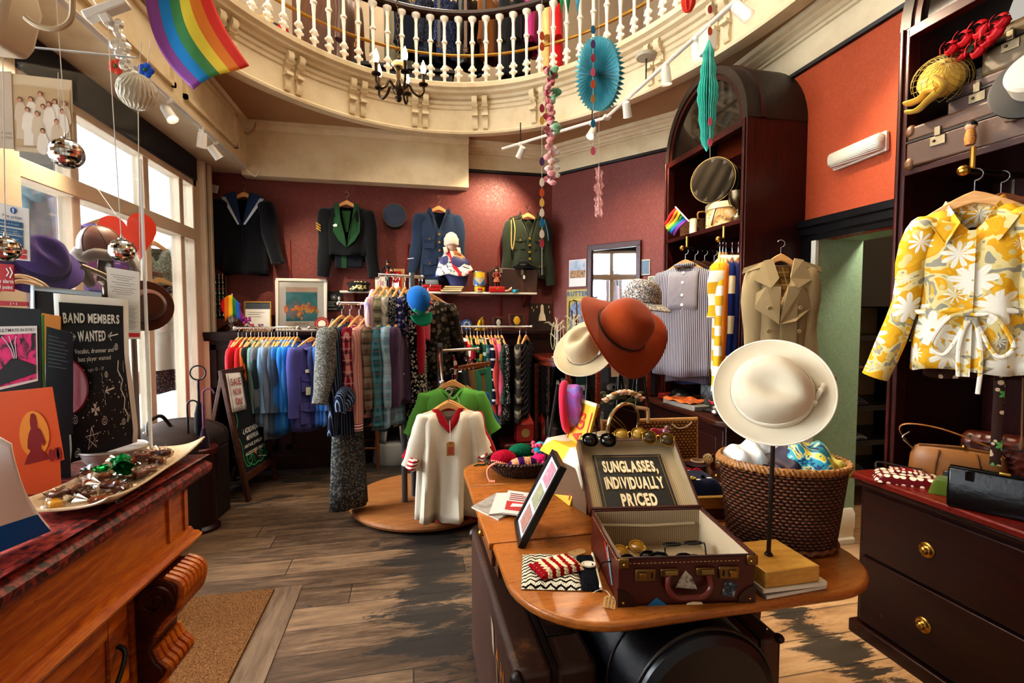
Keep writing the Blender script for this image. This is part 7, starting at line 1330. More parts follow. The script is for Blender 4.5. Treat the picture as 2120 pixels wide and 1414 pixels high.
q=qa(1372,915,1.8);t_=zB('glass_ornament','pink and clear glass fish ornament behind the suitcase lid','ornament',(q.x,q.y,TB-.0));MB().zI((.02,0,.035),(.026,.018,.035),14,10).zC('clear_body',zY((.9,.93,1),.5),t_);mb=MB();mb.zF(lambda u,v:(-.07+.09*u,-.006+.012*sin(pi*u),.02+.05*v*(.4+.6*u)+.01*sin(6*u)),12,6);mb.zC('pink_fin',P('#d4546a',.12),t_,qF=.006);MB().zI((-.05,0,.02),(.022,.014,.016),12,8).zC('pink_body',P('#c94a55',.15),t_)
q=qa(1222,905,1.82);t_=zB('folded_glasses','tortoiseshell spectacles folded on the white cloth','spectacles',(q.x,q.y,TB+.008),R(30));[MB().zD([(e*.028+.024*cos(a),.0+.018*sin(a),.004)for a in(2*pi*i/18 for i in range(18))],.0028,6,closed=True).zC('frame',P('#6a2a1c',.25),t_)for e in(-1,1)];MB().zD([(-.052,.0,.004),(.05,.02,.012)],.003,6).zC('temple',P('#5a2418',.3),t_)
q=qa(1250,920,1.74);t_=zB('bead_bracelet','string of dark and amber beads coiled on the cloth','bracelet',(q.x,q.y,TB+.006));[MB().zI((.035*cos(a),.02*sin(a),0),.006,8,6).zC('bead',P(['#1d2a3a','#d9952a','#7a2a2a'][i%3],.2),t_)for i,a in enumerate(2*pi*i/16 for i in range(16))]
q=qb(1478,1065,TZ);t_=zB('wooden_block','pale varnished wooden block behind the suitcase','block',(1.05,1.62,TZ),R(-8));MB().box(-.1,.13,-.05,.14,.04,.085).zC('board',qK('#a07a3a','#d0a55a',(2,9,9),.3),t_,qE=.003);MB().box(-.1,.13,-.05,.14,.0,.038).zC('dark_base',qK('#3a2413','#5f3b1f'),t_,qE=.003)
t_=zB('brooch_cushion','navy velvet cushion pinned with brooches and white price tags','cushion',(1.05,1.67,TZ+.0855),R(-8));mb=MB();mb.zF(zm(-.09,.12,-.08,.09,.05),20,16);mb.zF(lambda u,v:(-.09+.21*u,-.08+.17*v,0),3,3);mb.zC('velvet',zN('#1a2140'),t_)
def brooch(x,y,lab,c,shape):
 o=zB('brooch',lab,'brooch',t_.matrix_basis@Vector((x,y,.052)));o.location=Vector((1.05,1.67,TZ+.0855))+Matrix.Rotation(R(-8),3,'Z')@Vector((x,y,.05));rr=random.Random(len(lab));mb=MB()
 if shape:[mb.zI((.012*cos(a),.009*sin(a),.004),.005,7,5)for a in(2*pi*i/8 for i in range(8))]
 mb.zI((0,0,.005),.008,9,6);mb.zC('stones',P(c,.2,.3),o);MB().box(.012,.03,-.014,-.002,.0,.001).zC('price_tag',zr,o)
brooch(-.05,-.05,'silver flower brooch with a white tag at the front of the navy cushion','#b9bcc4',1);brooch(.0,-.045,'yellow stone brooch on the navy cushion','#c9b45a',1);brooch(.05,-.03,'dark jet brooch on the navy cushion','#15151a',0);brooch(-.02,.02,'black bead brooch at the back of the navy cushion','#0f0f14',1)
q=qa(1480,935,1.98);t_=zB('bead_vase','low vase of cream bead balls and dark red bead strings behind the navy cushion','bead balls',(1.24,1.9,TZ));MB().zE([(0,0),(.04,0),(.05,.06),(.045,.1),(0,.1)],20).zC('vase',P('#2a1a2a',.3),t_);rr=random.Random(5)
for k,(px,py)in enumerate(((1466,950),(1488,958),(1462,975))):
 c=qa(px,py,1.9)-Vector((1.24,1.9,TZ));mb=MB();g_=(1+5**.5)/2
 for i in range(60):z=1-2*(i+.5)/60;r_=math.sqrt(1-z*z);a=2*pi*i/g_;mb.zI((c.x+.02*r_*cos(a),c.y+.02*r_*sin(a),c.z+.02*z),.0042,6,4)
 mb.zC('bead_ball',P('#d0b98a',.35),t_);MB().zD([(c.x,c.y,c.z),(0,0,.09)],.003,5).zC('wire',zo,t_)
mb=MB();c=qa(1476,958,1.89)-Vector((1.24,1.9,TZ));[mb.zI((c.x+.006*sin(i*2.4),c.y,c.z+.035-.0035*i),.006,7,5)for i in range(20)];mb.zC('red_beads',P('#5a0f18',.25),t_)
q=qa(1434,985,1.72);t_=zB('heart_pincushion','white heart-shaped cushion with a red frilled edge beside the suitcase lid','cushion',q,rot=(R(-20),0,R(-20)));mb=MB();mb.zF(lambda u,v:(lambda a:(.034*(v if v<.5 else 1-v)*2*sin(a)**3*1.0,(-.018 if v<.5 else.018)*(1-((v if v<.5 else 1-v)*2)**2),.034*(v if v<.5 else 1-v)*2*(13*cos(a)-5*cos(2*a)-2*cos(3*a)-cos(4*a))/16))(2*pi*u),36,15,cu=True);mb.zC('pad',zN('#e6dccf'),t_)
mb=MB();hs=hp(.036);[mb.zI((x,0,z),.006,7,5)for x,z in hs];mb.zC('frill',zN('#c01a24'),t_)
t_=zB('shell_candle','cream twisted paper roll standing beside the hamper','roll',qa(1444,975,1.92));MB().zE([(.0,-.05),(.026,-.05),(.022,0),(.03,.045),(.026,.05),(.018,0),(0,-.04)],16).zC('roll',P('#c9a989',.5,var=.15),t_);MB().zD([(.028*cos(a),.028*sin(a),.047)for a in(2*pi*i/16 for i in range(16))],.003,5,closed=True).zC('edge',P('#d9c2a4',.5),t_)
CAMP=Vector((0,0,H))
c=qa(1598,812,1.16);d=(CAMP-c).normalized();WH=zN('#d3c4a8',.05,260,.15)
Mw=zk(c-d*.02,d+Vector((-.1,0,.30)),(1,-.2,-.55))
t_=qp('white_hat','cream-white felt hat with a ribbon band and bow on a thin pole',Mw,WH,cr=.1,ch=.1,brim=.05,oval=1.04,pinch=.03,curl=.014,band=zN('#e3d6be',.04),bandh=.028,qL=zN('#e6dac4',.03),sq=.6,top=.92)
mb=MB();[mb.zD(zA([(.103,.02,.012),(.107,.045+.02*k,.03-.01*k),(.1,.05+.01*k,.006)],5),.006,7,qD=.4)for k in(0,1)];mb.zD([(.106,.01,.004),(.106,.01,.03)],.006,7);mb.zC('bow',zN('#e3d6be',.04),t_)
t2=zB('hat_pole','thin dark metal pole on a pale wooden block carrying the cream-white hat','hat stand',(.995,1.165,TZ+.028));pt=c-Vector((.995,1.165,TZ+.028));mb=MB();mb.zD([(0,0,.046),(pt.x*.95+.01,pt.y,pt.z-.03)],.006,10);mb.zE([(.009,.044),(.012,.047),(.009,.052)],12);mb.zC('pole',P('#3a332c',.3,.8),t2)
MB().box(-.075,.095,-.08,.085,0,.045).zC('block',qK('#a5762f','#d6a652',(2,9,9),.3),t2,qE=.003)
for k,(z,w2,c_)in enumerate(((.0,.012,'#8c8676'),(.0135,.0135,'#b8a98a'))):o=zB('book',['lower grey thin book under the hat pole block','upper beige thin book under the hat pole block'][k],'book',(1.0,1.17,TZ+z),R(3-4*k));MB().box(-.085,.115,-.085,.09,0,w2).zC('cover',P(c_,.6),o,qE=.001);MB().box(-.083,.113,-.0865,.088,.002,w2-.002).zC('pages',P('#d9d2bf',.8),o)
t_=zB('tall_basket','tall oval wicker basket overflowing with folded scarves at the end of the table','basket',(1.215,1.375,TZ),R(-24));WB=zU('#3f1e0e','#8a4f2a',46,92)
hB=.265;wf=lambda v:.162+.03*v
mb=MB();mb.zF(lambda u,v:(wf(v)*cos(2*pi*u),wf(v)*.74*sin(2*pi*u),.006+hB*v),84,14,cu=True);mb.zG([(.161*cos(a),.12*sin(a))for a in(2*pi*i/48 for i in range(48))],.004,.01);mb.zC('wall',WB,t_,qF=.008)
for k in range(3):MB().zD([(.196*cos(a)+.004*sin(30*a+2.1*k),.146*sin(a)+.004*cos(30*a+2.1*k),hB+.008+.007*sin(30*a+2.1*k))for a in(2*pi*i/150 for i in range(150))],.0075,6,closed=True).zC('braided_rim',qK('#6a3a18','#b5803f',(9,9,9)),t_)
MB().zD([(.166*cos(a),.124*sin(a),.012+.004*sin(26*a))for a in(2*pi*i/120 for i in range(120))],.009,6,closed=True).zC('foot_rim',qK('#4a2812','#7d5028',(9,9,9)),t_)
TBq=t_.location.copy();TBm=Matrix.Translation(TBq)@Matrix.Rotation(R(-24),4,'Z')
def qR(lab,x,y,z,sx,sy,h,mat,rz,qI=1):
 o=zB('folded_scarf',lab,'scarf');qc(o,TBm@Matrix.Translation((x,y,z))@Matrix.Rotation(rz,4,'Z'));r=random.Random(qI);p1,p2=r.uniform(0,6),r.uniform(0,6)
 mb=MB();mb.zF(lambda u,v:((u-.5)*sx,(v-.5)*sy,h*(sin(pi*u)*sin(pi*v))**.5+.012*sin(13*u+p1)*sin(pi*u)+.01*sin(9*v+p2+4*u)),30,22);mb.zF(lambda u,v:((u-.5)*sx,(v-.5)*sy,-.01),4,4);mb.zC('silk',mat,o)
 mb=MB();mb.zD([((u-.5)*sx,-.5*sy,.004+.01*sin(9*u+p1))for u in(i/14 for i in range(15))],.006,6);mb.zC('rolled_hem',mat,o)
qR('white and pale blue scarf bundled at the window side of the tall basket',-.1,.02,hB-.02,.15,.13,.075,zP(['#c9d4d6','#e6e4dc','#8fb0c0'],16),.3,2);qR('grey-white lace scarf behind the pale blue one',-.04,.06,hB-.015,.13,.12,.08,zP(['#d9d6cc','#b9bcc0'],18),-.4,3)
qR('dark navy and maroon scarf in the middle of the tall basket',.01,-.01,hB-.02,.15,.16,.06,zP(['#12142a','#2a1a2e','#5a1f24'],9),.2,4)
qR('turquoise, blue and yellow patterned silk scarf spilling over the tall basket',.075,.01,hB-.01,.17,.19,.085,(lambda t:(t.base(t.qz(t.qw(11,det=3,dist=2.5),[(.3,'#14305a'),(.4,'#2a8a9a'),(.47,'#3aa0a4'),(.5,'#e0d8b0'),(.55,'#c9b43a'),(.6,'#1f5a8a'),(.7,'#7a5a9a')],'CONSTANT')),t.mat)[1])(NT('silk_print',.4)),-.3,5)
qR('yellow-edged dark scarf end at the corner of the tall basket',.13,-.02,hB-.015,.1,.1,.05,zP(['#1f2a3a','#c9b43a','#2a4a5a'],20),.5,6)
def tripod(x,y,top,lab):
 o=zB('hat_tree',lab,'hat stand',(x,y,TZ));h_=top-TZ
 for k in range(3):a=R(90+120*k+20);MB().zD([(.1*cos(a),.1*sin(a),0),(0,0,h_*.72)],.006,7).zC('leg',P('#161413',.35,.5),o)
 MB().zD([(0,0,h_*.55),(0,0,h_)],.007,8).zC('pole',P('#161413',.35,.5),o);MB().zI((0,0,h_),.022,12,8).zC('knob',P('#1c1917',.4),o)
c1=qa(1287,675,2.12);tripod(c1 .x+.02,c1 .y+.06,c1 .z-.0,'black metal tripod hat tree under the orange floppy hat');
ORG=zN('#8f3a10',.12,300,.5);d=(CAMP-c1).normalized()
qp('orange_hat','wide burnt-orange felt floppy hat with a thin cord, front of the hat trees',zk(c1-d*.01+Vector((-.0,0,-.015)),d*.68+Vector((.5,0,.46)),(1,0,-.5)),ORG,cr=.122,ch=.15,brim=.11,oval=1.04,curl=-.012,wave=lambda a,v:.055*v*sin(2*a+.6)+.012*v*sin(3*a),sq=.66,top=.95)
MB().zD([(.125*1.04*cos(a),.125*sin(a),.008)for a in(2*pi*i/48 for i in range(48))],.0035,6,closed=True).zC('cord_band',P('#3a1408',.7),C.objects['orange_hat'])
c2=qa(1212,722,2.18);tripod(c2 .x+.05,c2 .y+.1,c2 .z-.02,'black metal tripod hat tree under the cream fedora');d=(CAMP-c2).normalized()
t_=qp('cream_fedora','cream straw fedora with a silvery ribbon below the orange hat',zk(c2,d*.55+Vector((-.38,0,.5)),(.85,0,.5)),zN('#c9b48e',.12,160,.4),cr=.085,ch=.115,brim=.07,oval=1.12,pinch=.045,curl=.012,wave=lambda a,v:.012*v*cos(2*a),band=P('#c9c4b8',.25,.5),bandh=.02,sq=.6,top=.88,qL=zN('#d9cbb0'))
mb=MB();mb.zD(zA([(.02,-.087,.012),(.04,-.082,.022),(.055,-.072,.03)],5),.008,7,qD=.4);mb.zC('ribbon_tail',P('#c9c4b8',.25,.5),t_)
c3=qa(1328,625,2.42);tripod(c3 .x,c3 .y+.02,c3 .z-.0,'black metal tripod hat tree under the tweed hat');d=(CAMP-c3).normalized()
qp('tweed_hat','speckled grey tweed trilby behind the orange hat',zk(c3,d*.15+Vector((.18,0,1)),(1,0,-.35)),zS('#8f8a82',['#d9d2c6','#5a3a2a','#3a4a5a','#c9bdb0'],150,.5,rn=1),cr=.098,ch=.13,brim=.062,oval=1.12,pinch=.03,wave=lambda a,v:-.03*v,sq=.66,top=.85)
def ql(px,py,Y,lab,lines,h=.075):
 q=qa(px,py,Y);o=zB('hat_tag',lab,'tag',q,rot=(0,R(-4),R(-10)));MB().zG([(-.018,-h),(.018,-h),(.018,-.012),(.01,0),(-.01,0),(-.018,-.012)],-.0008,.0008,'xz').zC('card',P('#c9ae86',.8),o);MB().zD([(0,0,-.006),(.004,0,.03),(0,.01,.06)],.0009,5).zC('string',zr,o);MB().cyl((0,-.0012,-.01),(0,.0012,-.01),.003).zC('eyelet',P('#2a1a10',.5),o)
 mb=MB();[zd(mb,s_,-h*.5,.006-.0085*k,.007,.004,.1,map3=lambda a,b:(b,-.0013,a))for k,s_ in enumerate(lines)];mb.zC('handwriting',P('#4a3a2c',.7),o,smooth=False)
ql(1271,735,2.06,'long kraft price tag hanging below the orange hat',['vintage wool','floppy hat £18'],.1);ql(1360,672,2.38,'brown price tag hanging under the tweed hat brim',['tweed £15'],.11)
c4=qa(1172,842,1.98);d=(CAMP-c4).normalized()
t_=zB('bonnet_hat','purple and pink swirled fleece hat with a coral rolled brim hung on the yellow sign','hat');qc(t_,zk(c4,d*.5+Vector((.85,.1,-.02)),(0,0,1)))
mb=MB();mb.zF(lambda u,v:((.085*min(1,v*2)**.5*(1-.0*v))*cos(2*pi*u)*1.1,(.07*min(1,v*2)**.5)*sin(2*pi*u),.07*(1-max(0,v-.4)/.6)+.004*sin(9*u*6.28)*(v>.2)),40,14,cu=True);mb.zC('crown',zP(['#6a4fb0','#8f7ad0','#b04a9a','#7d6ac4'],16),t_,qF=.004);MB().zD([(.092*1.08*cos(a),.077*sin(a),.0)for a in(2*pi*i/40 for i in range(40))],.016,10,closed=True).zC('rolled_brim',zN('#d02f4c'),t_)
mb=MB();[mb.zD(zA([(-.1,.0+.008*k,.03),(-.125,.005+.008*k,.035),(-.14,.01*k,.03)],5),.006,6)for k in range(3)];mb.zC('tassel',P('#5a3fa0',.8),t_)
def qi(Y0,Y1,XF,XB,zb,zs,lab,shelf):
 t=zB('arched_cabinet',lab,'cabinet',(XF,(Y0+Y1)/2,0));w=(Y1-Y0)/2;D=XB-XF
 for e in(-1,1):mb=MB();mb.box(0,.06,e*w-(.05 if e>0 else 0),e*w+(0 if e>0 else.05),zb,zs);mb.box(.06,D,e*w-(.035 if e>0 else-.0),e*w+(.0 if e>0 else.035),zb,zs);mb.box(-.012,.012,e*(w-.02)-.008,e*(w-.02)+.008,zb,zs);mb.zC('side',zv,t,qE=.004)
 MB().box(D-.02,D,-w+.03,w-.03,zb,zs).zC('back',zv,t)
 n=24
 def ring(r0,r1,x0,x1):mb=MB();A=[pi*i/n for i in range(n+1)];mb.zJ([[(x0,r0*cos(a),zs+r0*sin(a)),(x1,r0*cos(a),zs+r0*sin(a)),(x1,r1*cos(a),zs+r1*sin(a)),(x0,r1*cos(a),zs+r1*sin(a))]for a in A]);return mb
 TOPW=qK('#17110c','#33251a',(9,9,2),.45)
 ring(w-.05,w,0,.1).zC('front_arch',TOPW,t,ang=50);ring(w-.01,w+.012,.1,.125).zC('arch_bead',zv,t,ang=50);ring(w-.03,w+.0,.125,D).zC('vault',TOPW,t,ang=50);ring(w-.085,w-.05,.01,.05).zC('window_frame',zv,t,ang=50)
 mb=MB();mb.box(0,.05,-w+.04,w-.04,zs-.045,zs);mb.zC('transom',zw,t,qE=.003);MB().box(.012,.04,-.012,.012,zs,zs+w-.06).zC('muntin',zv,t)
 mb=MB();mb.zK([(.03,(w-.07)*cos(pi*i/n),zs+(w-.07)*sin(pi*i/n))for i in range(n+1)]);mb.zC('arch_pane',P('#1c1713',.06,spec=.9,var=0),t,smooth=False)
 MB().box(.0,D-.02,-w+.04,w-.04,shelf-.03,shelf).zC('shelf',zw,t,qE=.003);
 mb=MB();[mb.box(.09+.012*i,.095+.012*i,w-.055,w-.05,zb+.4,zs-.1)for i in range(0)];
 for y in(-w+.12,w-.12):MB().box(D-.024,D-.02,y-.006,y+.006,zb+.1,zs-.1).zC('slotted_strip',P('#8a8070',.4,.6),t)
 return t
qi(2.74,3.74,2.1,2.55,.83,2.77,'tall dark mahogany cabinet with a rounded glazed top beside the green doorway',2.14)
qi(.92,1.92,2.28,2.86,.77,2.84,'dark mahogany cabinet with a rounded top holding the yellow blouse, above the chest of drawers',2.19)
ch=zB('chest_of_drawers','dark worn mahogany chest of drawers with a red-edged top and brass knobs','chest of drawers',(2.07,1.36,0));DW=qK('#1a0806','#33100b',(9,1.3,9),.32,wear='#6a3416',wearamt=-.02)
MB().box(.01,.78,-.56,.49,.03,.735).zC('carcass',DW,ch);mb=MB();mb.box(-.03,.8,-.58,.53,.74,.77);mb.zC('top',qK('#4a0f0b','#7a1f14',(9,1.3,9),.28,wear='#b0602a',wearamt=-.03),ch,qE=.008);mb=MB();mb.box(-.015,.78,-.57,.505,.715,.74);mb.zC('cornice',DW,ch,qE=.008);MB().box(-.02,.78,-.57,.51,0,.06).zC('plinth',DW,ch,qE=.006)
for z0,z1 in((.4,.695),(.075,.385)):
 dr=MB().box(-.006,.012,-.54,.47,z0,z1).zC('drawer',DW,ch,qE=.005)
 for y in(.18,-.3):MB().zE([(0,0),(.032,0),(.032,.004),(.026,.008),(.02,.007),(.014,.014),(.015,.022),(.008,.028),(0,.028)],24).zC('knob',zo,dr,(-.006,y,(z0+z1)/2),(0,R(-90),0),ang=60)
fc=zB('counter_cabinet','low dark cabinet with a curved worn top under the striped shirts','cabinet',(2.0,3.2,0));pts=[(.545,-.5),(.545,.54),(-.04,.54),(-.06,.2),(-.02,-.1),(-.06,-.38),(.0,-.5)]
MB().zG([(q.x,q.y)for q in zA([(a,b,0)for a,b in pts[2:]],5)]+[(.545,-.5),(.545,.54)],.79,.825).zC('top',qK('#24100a','#4a2412',(9,1.3,9),.3,wear='#b07a3a',wearamt=-.01),fc,qE=.006);MB().box(.0,.545,-.46,.5,0,.79).zC('carcass',DW,fc,qE=.006);
for y0,y1 in((-.44,.02),(.04,.48)):d_=MB().box(-.008,.01,y0,y1,.08,.76).zC('door',DW,fc,qE=.005);MB().zI((-.016,y0+.05,.45),.012,10,7).zC('knob',zo,d_);MB().box(-.012,-.006,y0+.07,y1-.07,.14,.7).zC('panel',DW,d_,qE=.004)
def qo(x0,x1,y,z,lab):
 t=zB('hanging_rod',lab,'rod',(x0,y,z));MB().zD([(0,0,0),(x1-x0,0,0)],.011,10).zC('rod',P('#2a2018',.35,.6),t);MB().zI((-.012,0,0),.02,12,8).zC('finial',zo,t);MB().zD([(.03,0,0),(.03,0,.09)],.009,8).zC('bracket',zo,t);return t
qo(2.06,2.5,3.38,2.03,'short brass-ended rod carrying the striped collarless shirts');qo(2.07,2.5,2.95,2.03,'short brass-ended rod carrying the rugby shirts by the trench coat')
qo(2.05,2.7,1.45,2.05,'dark rod with a round brass end carrying the yellow blouse')
GS=zQ([(0,'#b3aeb4'),(.5,'#3c3d52')],.013,'x')
def qW(x,y,rz,lab,mat,L,w=.2,z=2.03,name='shirt',hm=DARKH,cl=True,**k):
 k.setdefault('sl',.6);k.setdefault('d',.05);k.setdefault('sr',(.07,.05));cm=k.pop('cm',mat)
 g=zM(name,lab,name.split('_')[-1],(x,y,z),R(rz),mat,w=w,L=L,qD=.65,qI=len(lab),**k)
 if cl:g.qB(cm,.05)
 zL((x,y,z),R(rz),w=.17,label='wooden hanger holding the '+' '.join(lab.split()[:5]),mat=hm);return g
g=qW(2.09,3.4,-46,'grey-blue striped collarless shirt with white buttons, front of the first rod',GS,.98,.215,hm=OAKH,cl=False,sl=.74,spread=.07,d=.07,qG=.03)
for i in range(4):g.qA(0,-.19-.075*i-.02*(i>1),.011,zq)
DS=zQ([(0,'#b3aeb4'),(.5,'#3c3d52')],.012,'d')
g.grid('bib',-.11,.11,-.47,-.18,zQ([(0,'#bdb8be'),(.5,'#3c3d52')],.012,'v'),.006,10,8);MB().zD([(.075*cos(a),.045*sin(a),-.128)for a in(2*pi*i/24 for i in range(24))],.012,8,closed=True).zC('neckband',GS,g.root)
qW(2.18,3.41,-46,'second striped collarless shirt with longer sleeves behind the first',zQ([(0,'#8f8c98'),(.5,'#2c2d40')],.012,'x'),1.04,.215,cl=False,sl=.82);qW(2.27,3.42,-46,'dark blue shirt with striped hem behind the striped shirts',zN('#2a3a66'),1.06,.21);qW(2.36,3.43,-46,'black pinstriped shirt fourth on the first rod',ST('#15151c','#3a3a48',.014),1.0);qW(2.44,3.44,-46,'charcoal shirt deepest on the first rod',zN('#1e2028'),.95)
HW_=lambda a,b,p=.17,s=.5:zQ([(0,a),(s,b)],p,'z')
CRM=zN('#ddd2bd',.06)
for i,(lab,m)in enumerate((('yellow and white hooped rugby shirt, front of the second rod',HW_('#e6dcc6','#d3a02a',.15)),('plain orange rugby shirt second on its rod',zN('#c9741c')),('navy rugby shirt with wide cream hoops',HW_('#1c2a66','#d8c9a8',.26,.55)),('dark blue rugby shirt with a cream collar',zN('#1a2050')),('deep purple-navy rugby shirt last on the rod',zN('#191638')))):qW(2.09+.042*i,2.975-.008*i,-127,lab,m,.92-.03*(i>2),.2,name='rugby_shirt',cm=CRM,sl=(.36 if i==0 else.8),sr=(.06,.05),d=.03,hm=OAKH if i<2 else DARKH,spread=.06)
g=qW(2.11,2.97,-127,'yellow and white long-sleeved rugby shirt behind the hooped one',HW_('#e9e2d4','#d9a92e',.13),.95,.19,name='rugby_shirt',cm=CRM,sl=.85,d=.025,sr=(.05,.045),hm=OAKH)
p=qa(1617,497,2.60);TC=zN('#a08c68',.1,160,.15,.7)
g=zM('trench_coat','beige belted trench coat with checked lining hung on the side of the dark cabinet','coat',p,R(-24),TC,w=.172,L=1.2,d=.08,sl=.76,spread=(.03,.06),sr=(.08,.06),qG=.24,nw=.085,qI=9,qv=(.5,.18),qH=1.12)
zL(p,R(-24),w=.13,label='pale wooden hanger inside the beige trench coat')
MB().zD([(0,0,0),(0,.1,.01)],.004,6).zC('peg',zn,None,p,(0,0,R(-24)));zx(C.objects[-1],'steel peg in the cabinet side holding the trench coat','peg')
g.zy('lining',[(-.06,-.16),(.06,-.16),(.05,-.36),(0,-.4)],PLs('#8a6a3a',('#3a2a1a',.2,0),('#c9b48a',.1,.5)),-.065)
for e in(-1,1):
 g.zy('collar',[(e*.06,-.12),(e*.11,-.13),(e*.16,-.25),(e*.075,-.3),(e*.03,-.24)],TC,.03,.008);g.zy('lapel',[(e*.02,-.29),(e*.1,-.29),(e*.19,-.36),(e*.16,-.42),(e*.06,-.5),(-.03,-.52)],TC,.028 if e<0 else.024,.008);g.zy('epaulette',[(e*.11,-.135),(e*.215,-.17),(e*.225,-.205),(e*.12,-.17)],TC,.02,.008)
 for z in(-.42,-.56,-.74):g.qA(e*.085,z,.013,P('#8f7a55',.4),.03)
 MB().zD([(e*.245,-.03,-.84),(e*.25,-.03,-.87)],[.072,.072],14,qD=.72).zC('cuff_strap',zN('#6f5f42'),g.root)
g.zy('front_flap',[(-.02,-.5),(.075,-.3),(.07,-1.15),(-.015,-1.18)],TC,.018)
mb=MB();w_=.168;mb.zF(lambda u,v:(w_*cos(2*pi*u),.074*sin(2*pi*u),-.66-.04*v),36,3,cu=True);mb.zC('belt',TC,g.root,qF=.006);mb=MB();mb.zD(zA([(.02,-.085,-.68),(.09,-.1,-.66),(.1,-.1,-.74),(.06,-.1,-.8),(.02,-.09,-.7),(-.06,-.1,-.74),(-.07,-.1,-.86)],6),.014,7,qD=.4);mb.zC('belt_knot',TC,g.root)
SZ2=2.142;q=qZ(1470,450,2.26)
t=zB('map_hatbox','round hatbox printed with an old map on the cabinet shelf','hatbox',(2.28,3.17,SZ2));MB().zE([(0,0),(.145,0),(.145,.15),(0,.15)],40).zC('box',zP(['#cdb98f','#ddcda6','#c98a3a','#b3a98a'],9,4.0),t);MB().zE([(.1455,.135),(.15,.137),(.15,.175),(.145,.18),(0,.18)],40).zC('lid',zP(['#cdb98f','#d9c9a2','#b9a070'],9,5.0),t);mb=MB();mb.zD([(-.147,-.03,.02),(-.148,-.055,.08),(-.147,-.08,.13)],.004,6);mb.zC('strap',zp,t)
mb=MB();rr=random.Random(3);[mb.zD([(.1465*cos(a+.03*k),.1465*sin(a+.03*k),z+rr.uniform(-.008,.008))for k in range(5)],.0012,4)for a,z in((rr.uniform(2.4,5.2),rr.uniform(.02,.13))for _ in range(16))];mb.zC('coast_lines',P('#4a3520',.7),t)
t=zB('round_hatbox','dark olive leather round hatbox lying on its side on top of the map hatbox','hatbox',(2.22,3.2,SZ2+.182+.158));OL=zO('#3a3020',.35)
mb=MB();Mh=Matrix.Rotation(R(35),4,'Z');mb.M=Mh@Matrix.Rotation(R(-90),4,'Y');mb.zE([(0,-.12),(.15,-.12),(.157,-.11),(.157,.1),(.15,.11),(0,.11)],44);mb.zC('drum',OL,t,ang=40);mb=MB();mb.M=Mh@Matrix.Rotation(R(-90),4,'Y')
for z in(-.112,.04,.103):mb.zD([(.1585*cos(a),.1585*sin(a),z)for a in(2*pi*i/44 for i in range(44))],.004,6,closed=True)
mb.zC('piping',P('#8a7240',.5),t);mb=MB();mb.M=Mh@Matrix.Rotation(R(-90),4,'Y');mb.zF(lambda u,v:(.146*v*cos(2*pi*u),.146*v*sin(2*pi*u),.112+.008*(1-v*v)+.005*sin(5*v*cos(2*pi*u)+7*v*sin(2*pi*u)*1.3)),40,12,cu=True);mb.zC('soft_lid',P('#241c10',.75,spec=.15,var=.3),t)
t=zB('trophy_cup','tarnished two-handled trophy cup on the cabinet shelf','trophy',(2.17,2.90,SZ2));MB().zE([(0,0),(.045,0),(.045,.03),(.02,.045),(.014,.075),(.02,.09),(.05,.12),(.062,.17),(.066,.2),(.06,.2),(.05,.14),(0,.11)],24).zC('cup',P('#6a5c46',.25,.9,.3),t,ang=60)
for e in(-1,1):MB().zD(zA([(0,e*.062,.18),(0,e*.09,.2),(0,e*.098,.16),(0,e*.07,.115),(0,e*.05,.12)],5),.006,7).zC('handle',P('#6a5c46',.25,.9,.3),t)
t=zB('shelf_basket','small brown wicker basket behind the pride flag on the shelf','basket',(2.25,3.5,SZ2));mb=MB();mb.zG([(-.1,-.09),(.1,-.09),(.1,.09),(-.1,.09)],0,.13);mb.zC('basket',zV('#4a2a14','#8a5a30',60,90),t,qE=.01);MB().zD(zA([(-.05,-.09,.12),(-.05,-.095,.17),(.05,-.095,.17),(.05,-.09,.12)],5),.007,7).zC('handle',qK('#7a5a2a','#b08a50'),t)
t=zB('candle','white pillar candle at the shelf edge beside the map hatbox','candle',(2.14,3.38,SZ2));MB().zE([(0,0),(.028,0),(.028,.11),(.02,.113),(0,.108)],20).zC('wax',P('#d9d2c2',.4),t);MB().zD([(0,0,.105),(.002,0,.125)],.0015,5).zC('wick',zp,t)
p0=qZ(1398,428,2.02);t=zB('shelf_flag','small rainbow flag on a white stick leaning out of the cabinet shelf','flag',p0);p1=qZ(1425,457,2.06)-p0;MB().zD([(0,0,0),tuple(p1*1.05)],.005,7).zC('stick',zq,t)
v1=qZ(1371,462,2.0)-p0
mb=MB();
for k in range(6):mb.mi=k;mb.zF(lambda u,v:tuple(p1*(.05+.85*u)+v1*((k+v)/6)*0+Vector((0,0,0)))if False else tuple(p1*(.05+.9*(k+v)/6)+v1*u+Vector((-.01*sin(5*u+k),0,0))),8,2)
mb.zC('flag',[P(c,.8)for c in FLAGC],t,qF=.0015)
KZ=.826
def kc(px,py,z=KZ):q=qb(px,py,z);return q
def cap(name,lab,x,y,rz,m,pk,extra=None):
 t=zB(name,lab,'cap',(x,y,KZ+.0),R(rz));mb=MB();mb.zF(lambda u,v:(.1*sin(pi*.5*v)*cos(2*pi*u),.088*sin(pi*.5*v)*sin(2*pi*u),.012+.1*cos(pi*.5*v)**.8),28,9,cu=True);mb.zC('crown',m,t,qF=.003);mb=MB();mb.zF(lambda u,v:(.085*cos(pi*u),-.04-(.05+.075*sin(pi*u))*v,.018-.012*v*sin(pi*u)),16,5);mb.zC('peak',pk,t,qF=.004);return t
cap('driving_cap','shiny black leather peaked cap on the curved counter top',2.13,3.48,-60,zO('#0e0d0e',.22),zO('#0e0d0e',.2));t=cap('basketball_cap','dark grey cap with a red horned bull emblem on the curved counter top',2.2,3.13,-48,zN('#2c2c2c'),zN('#17171a'))
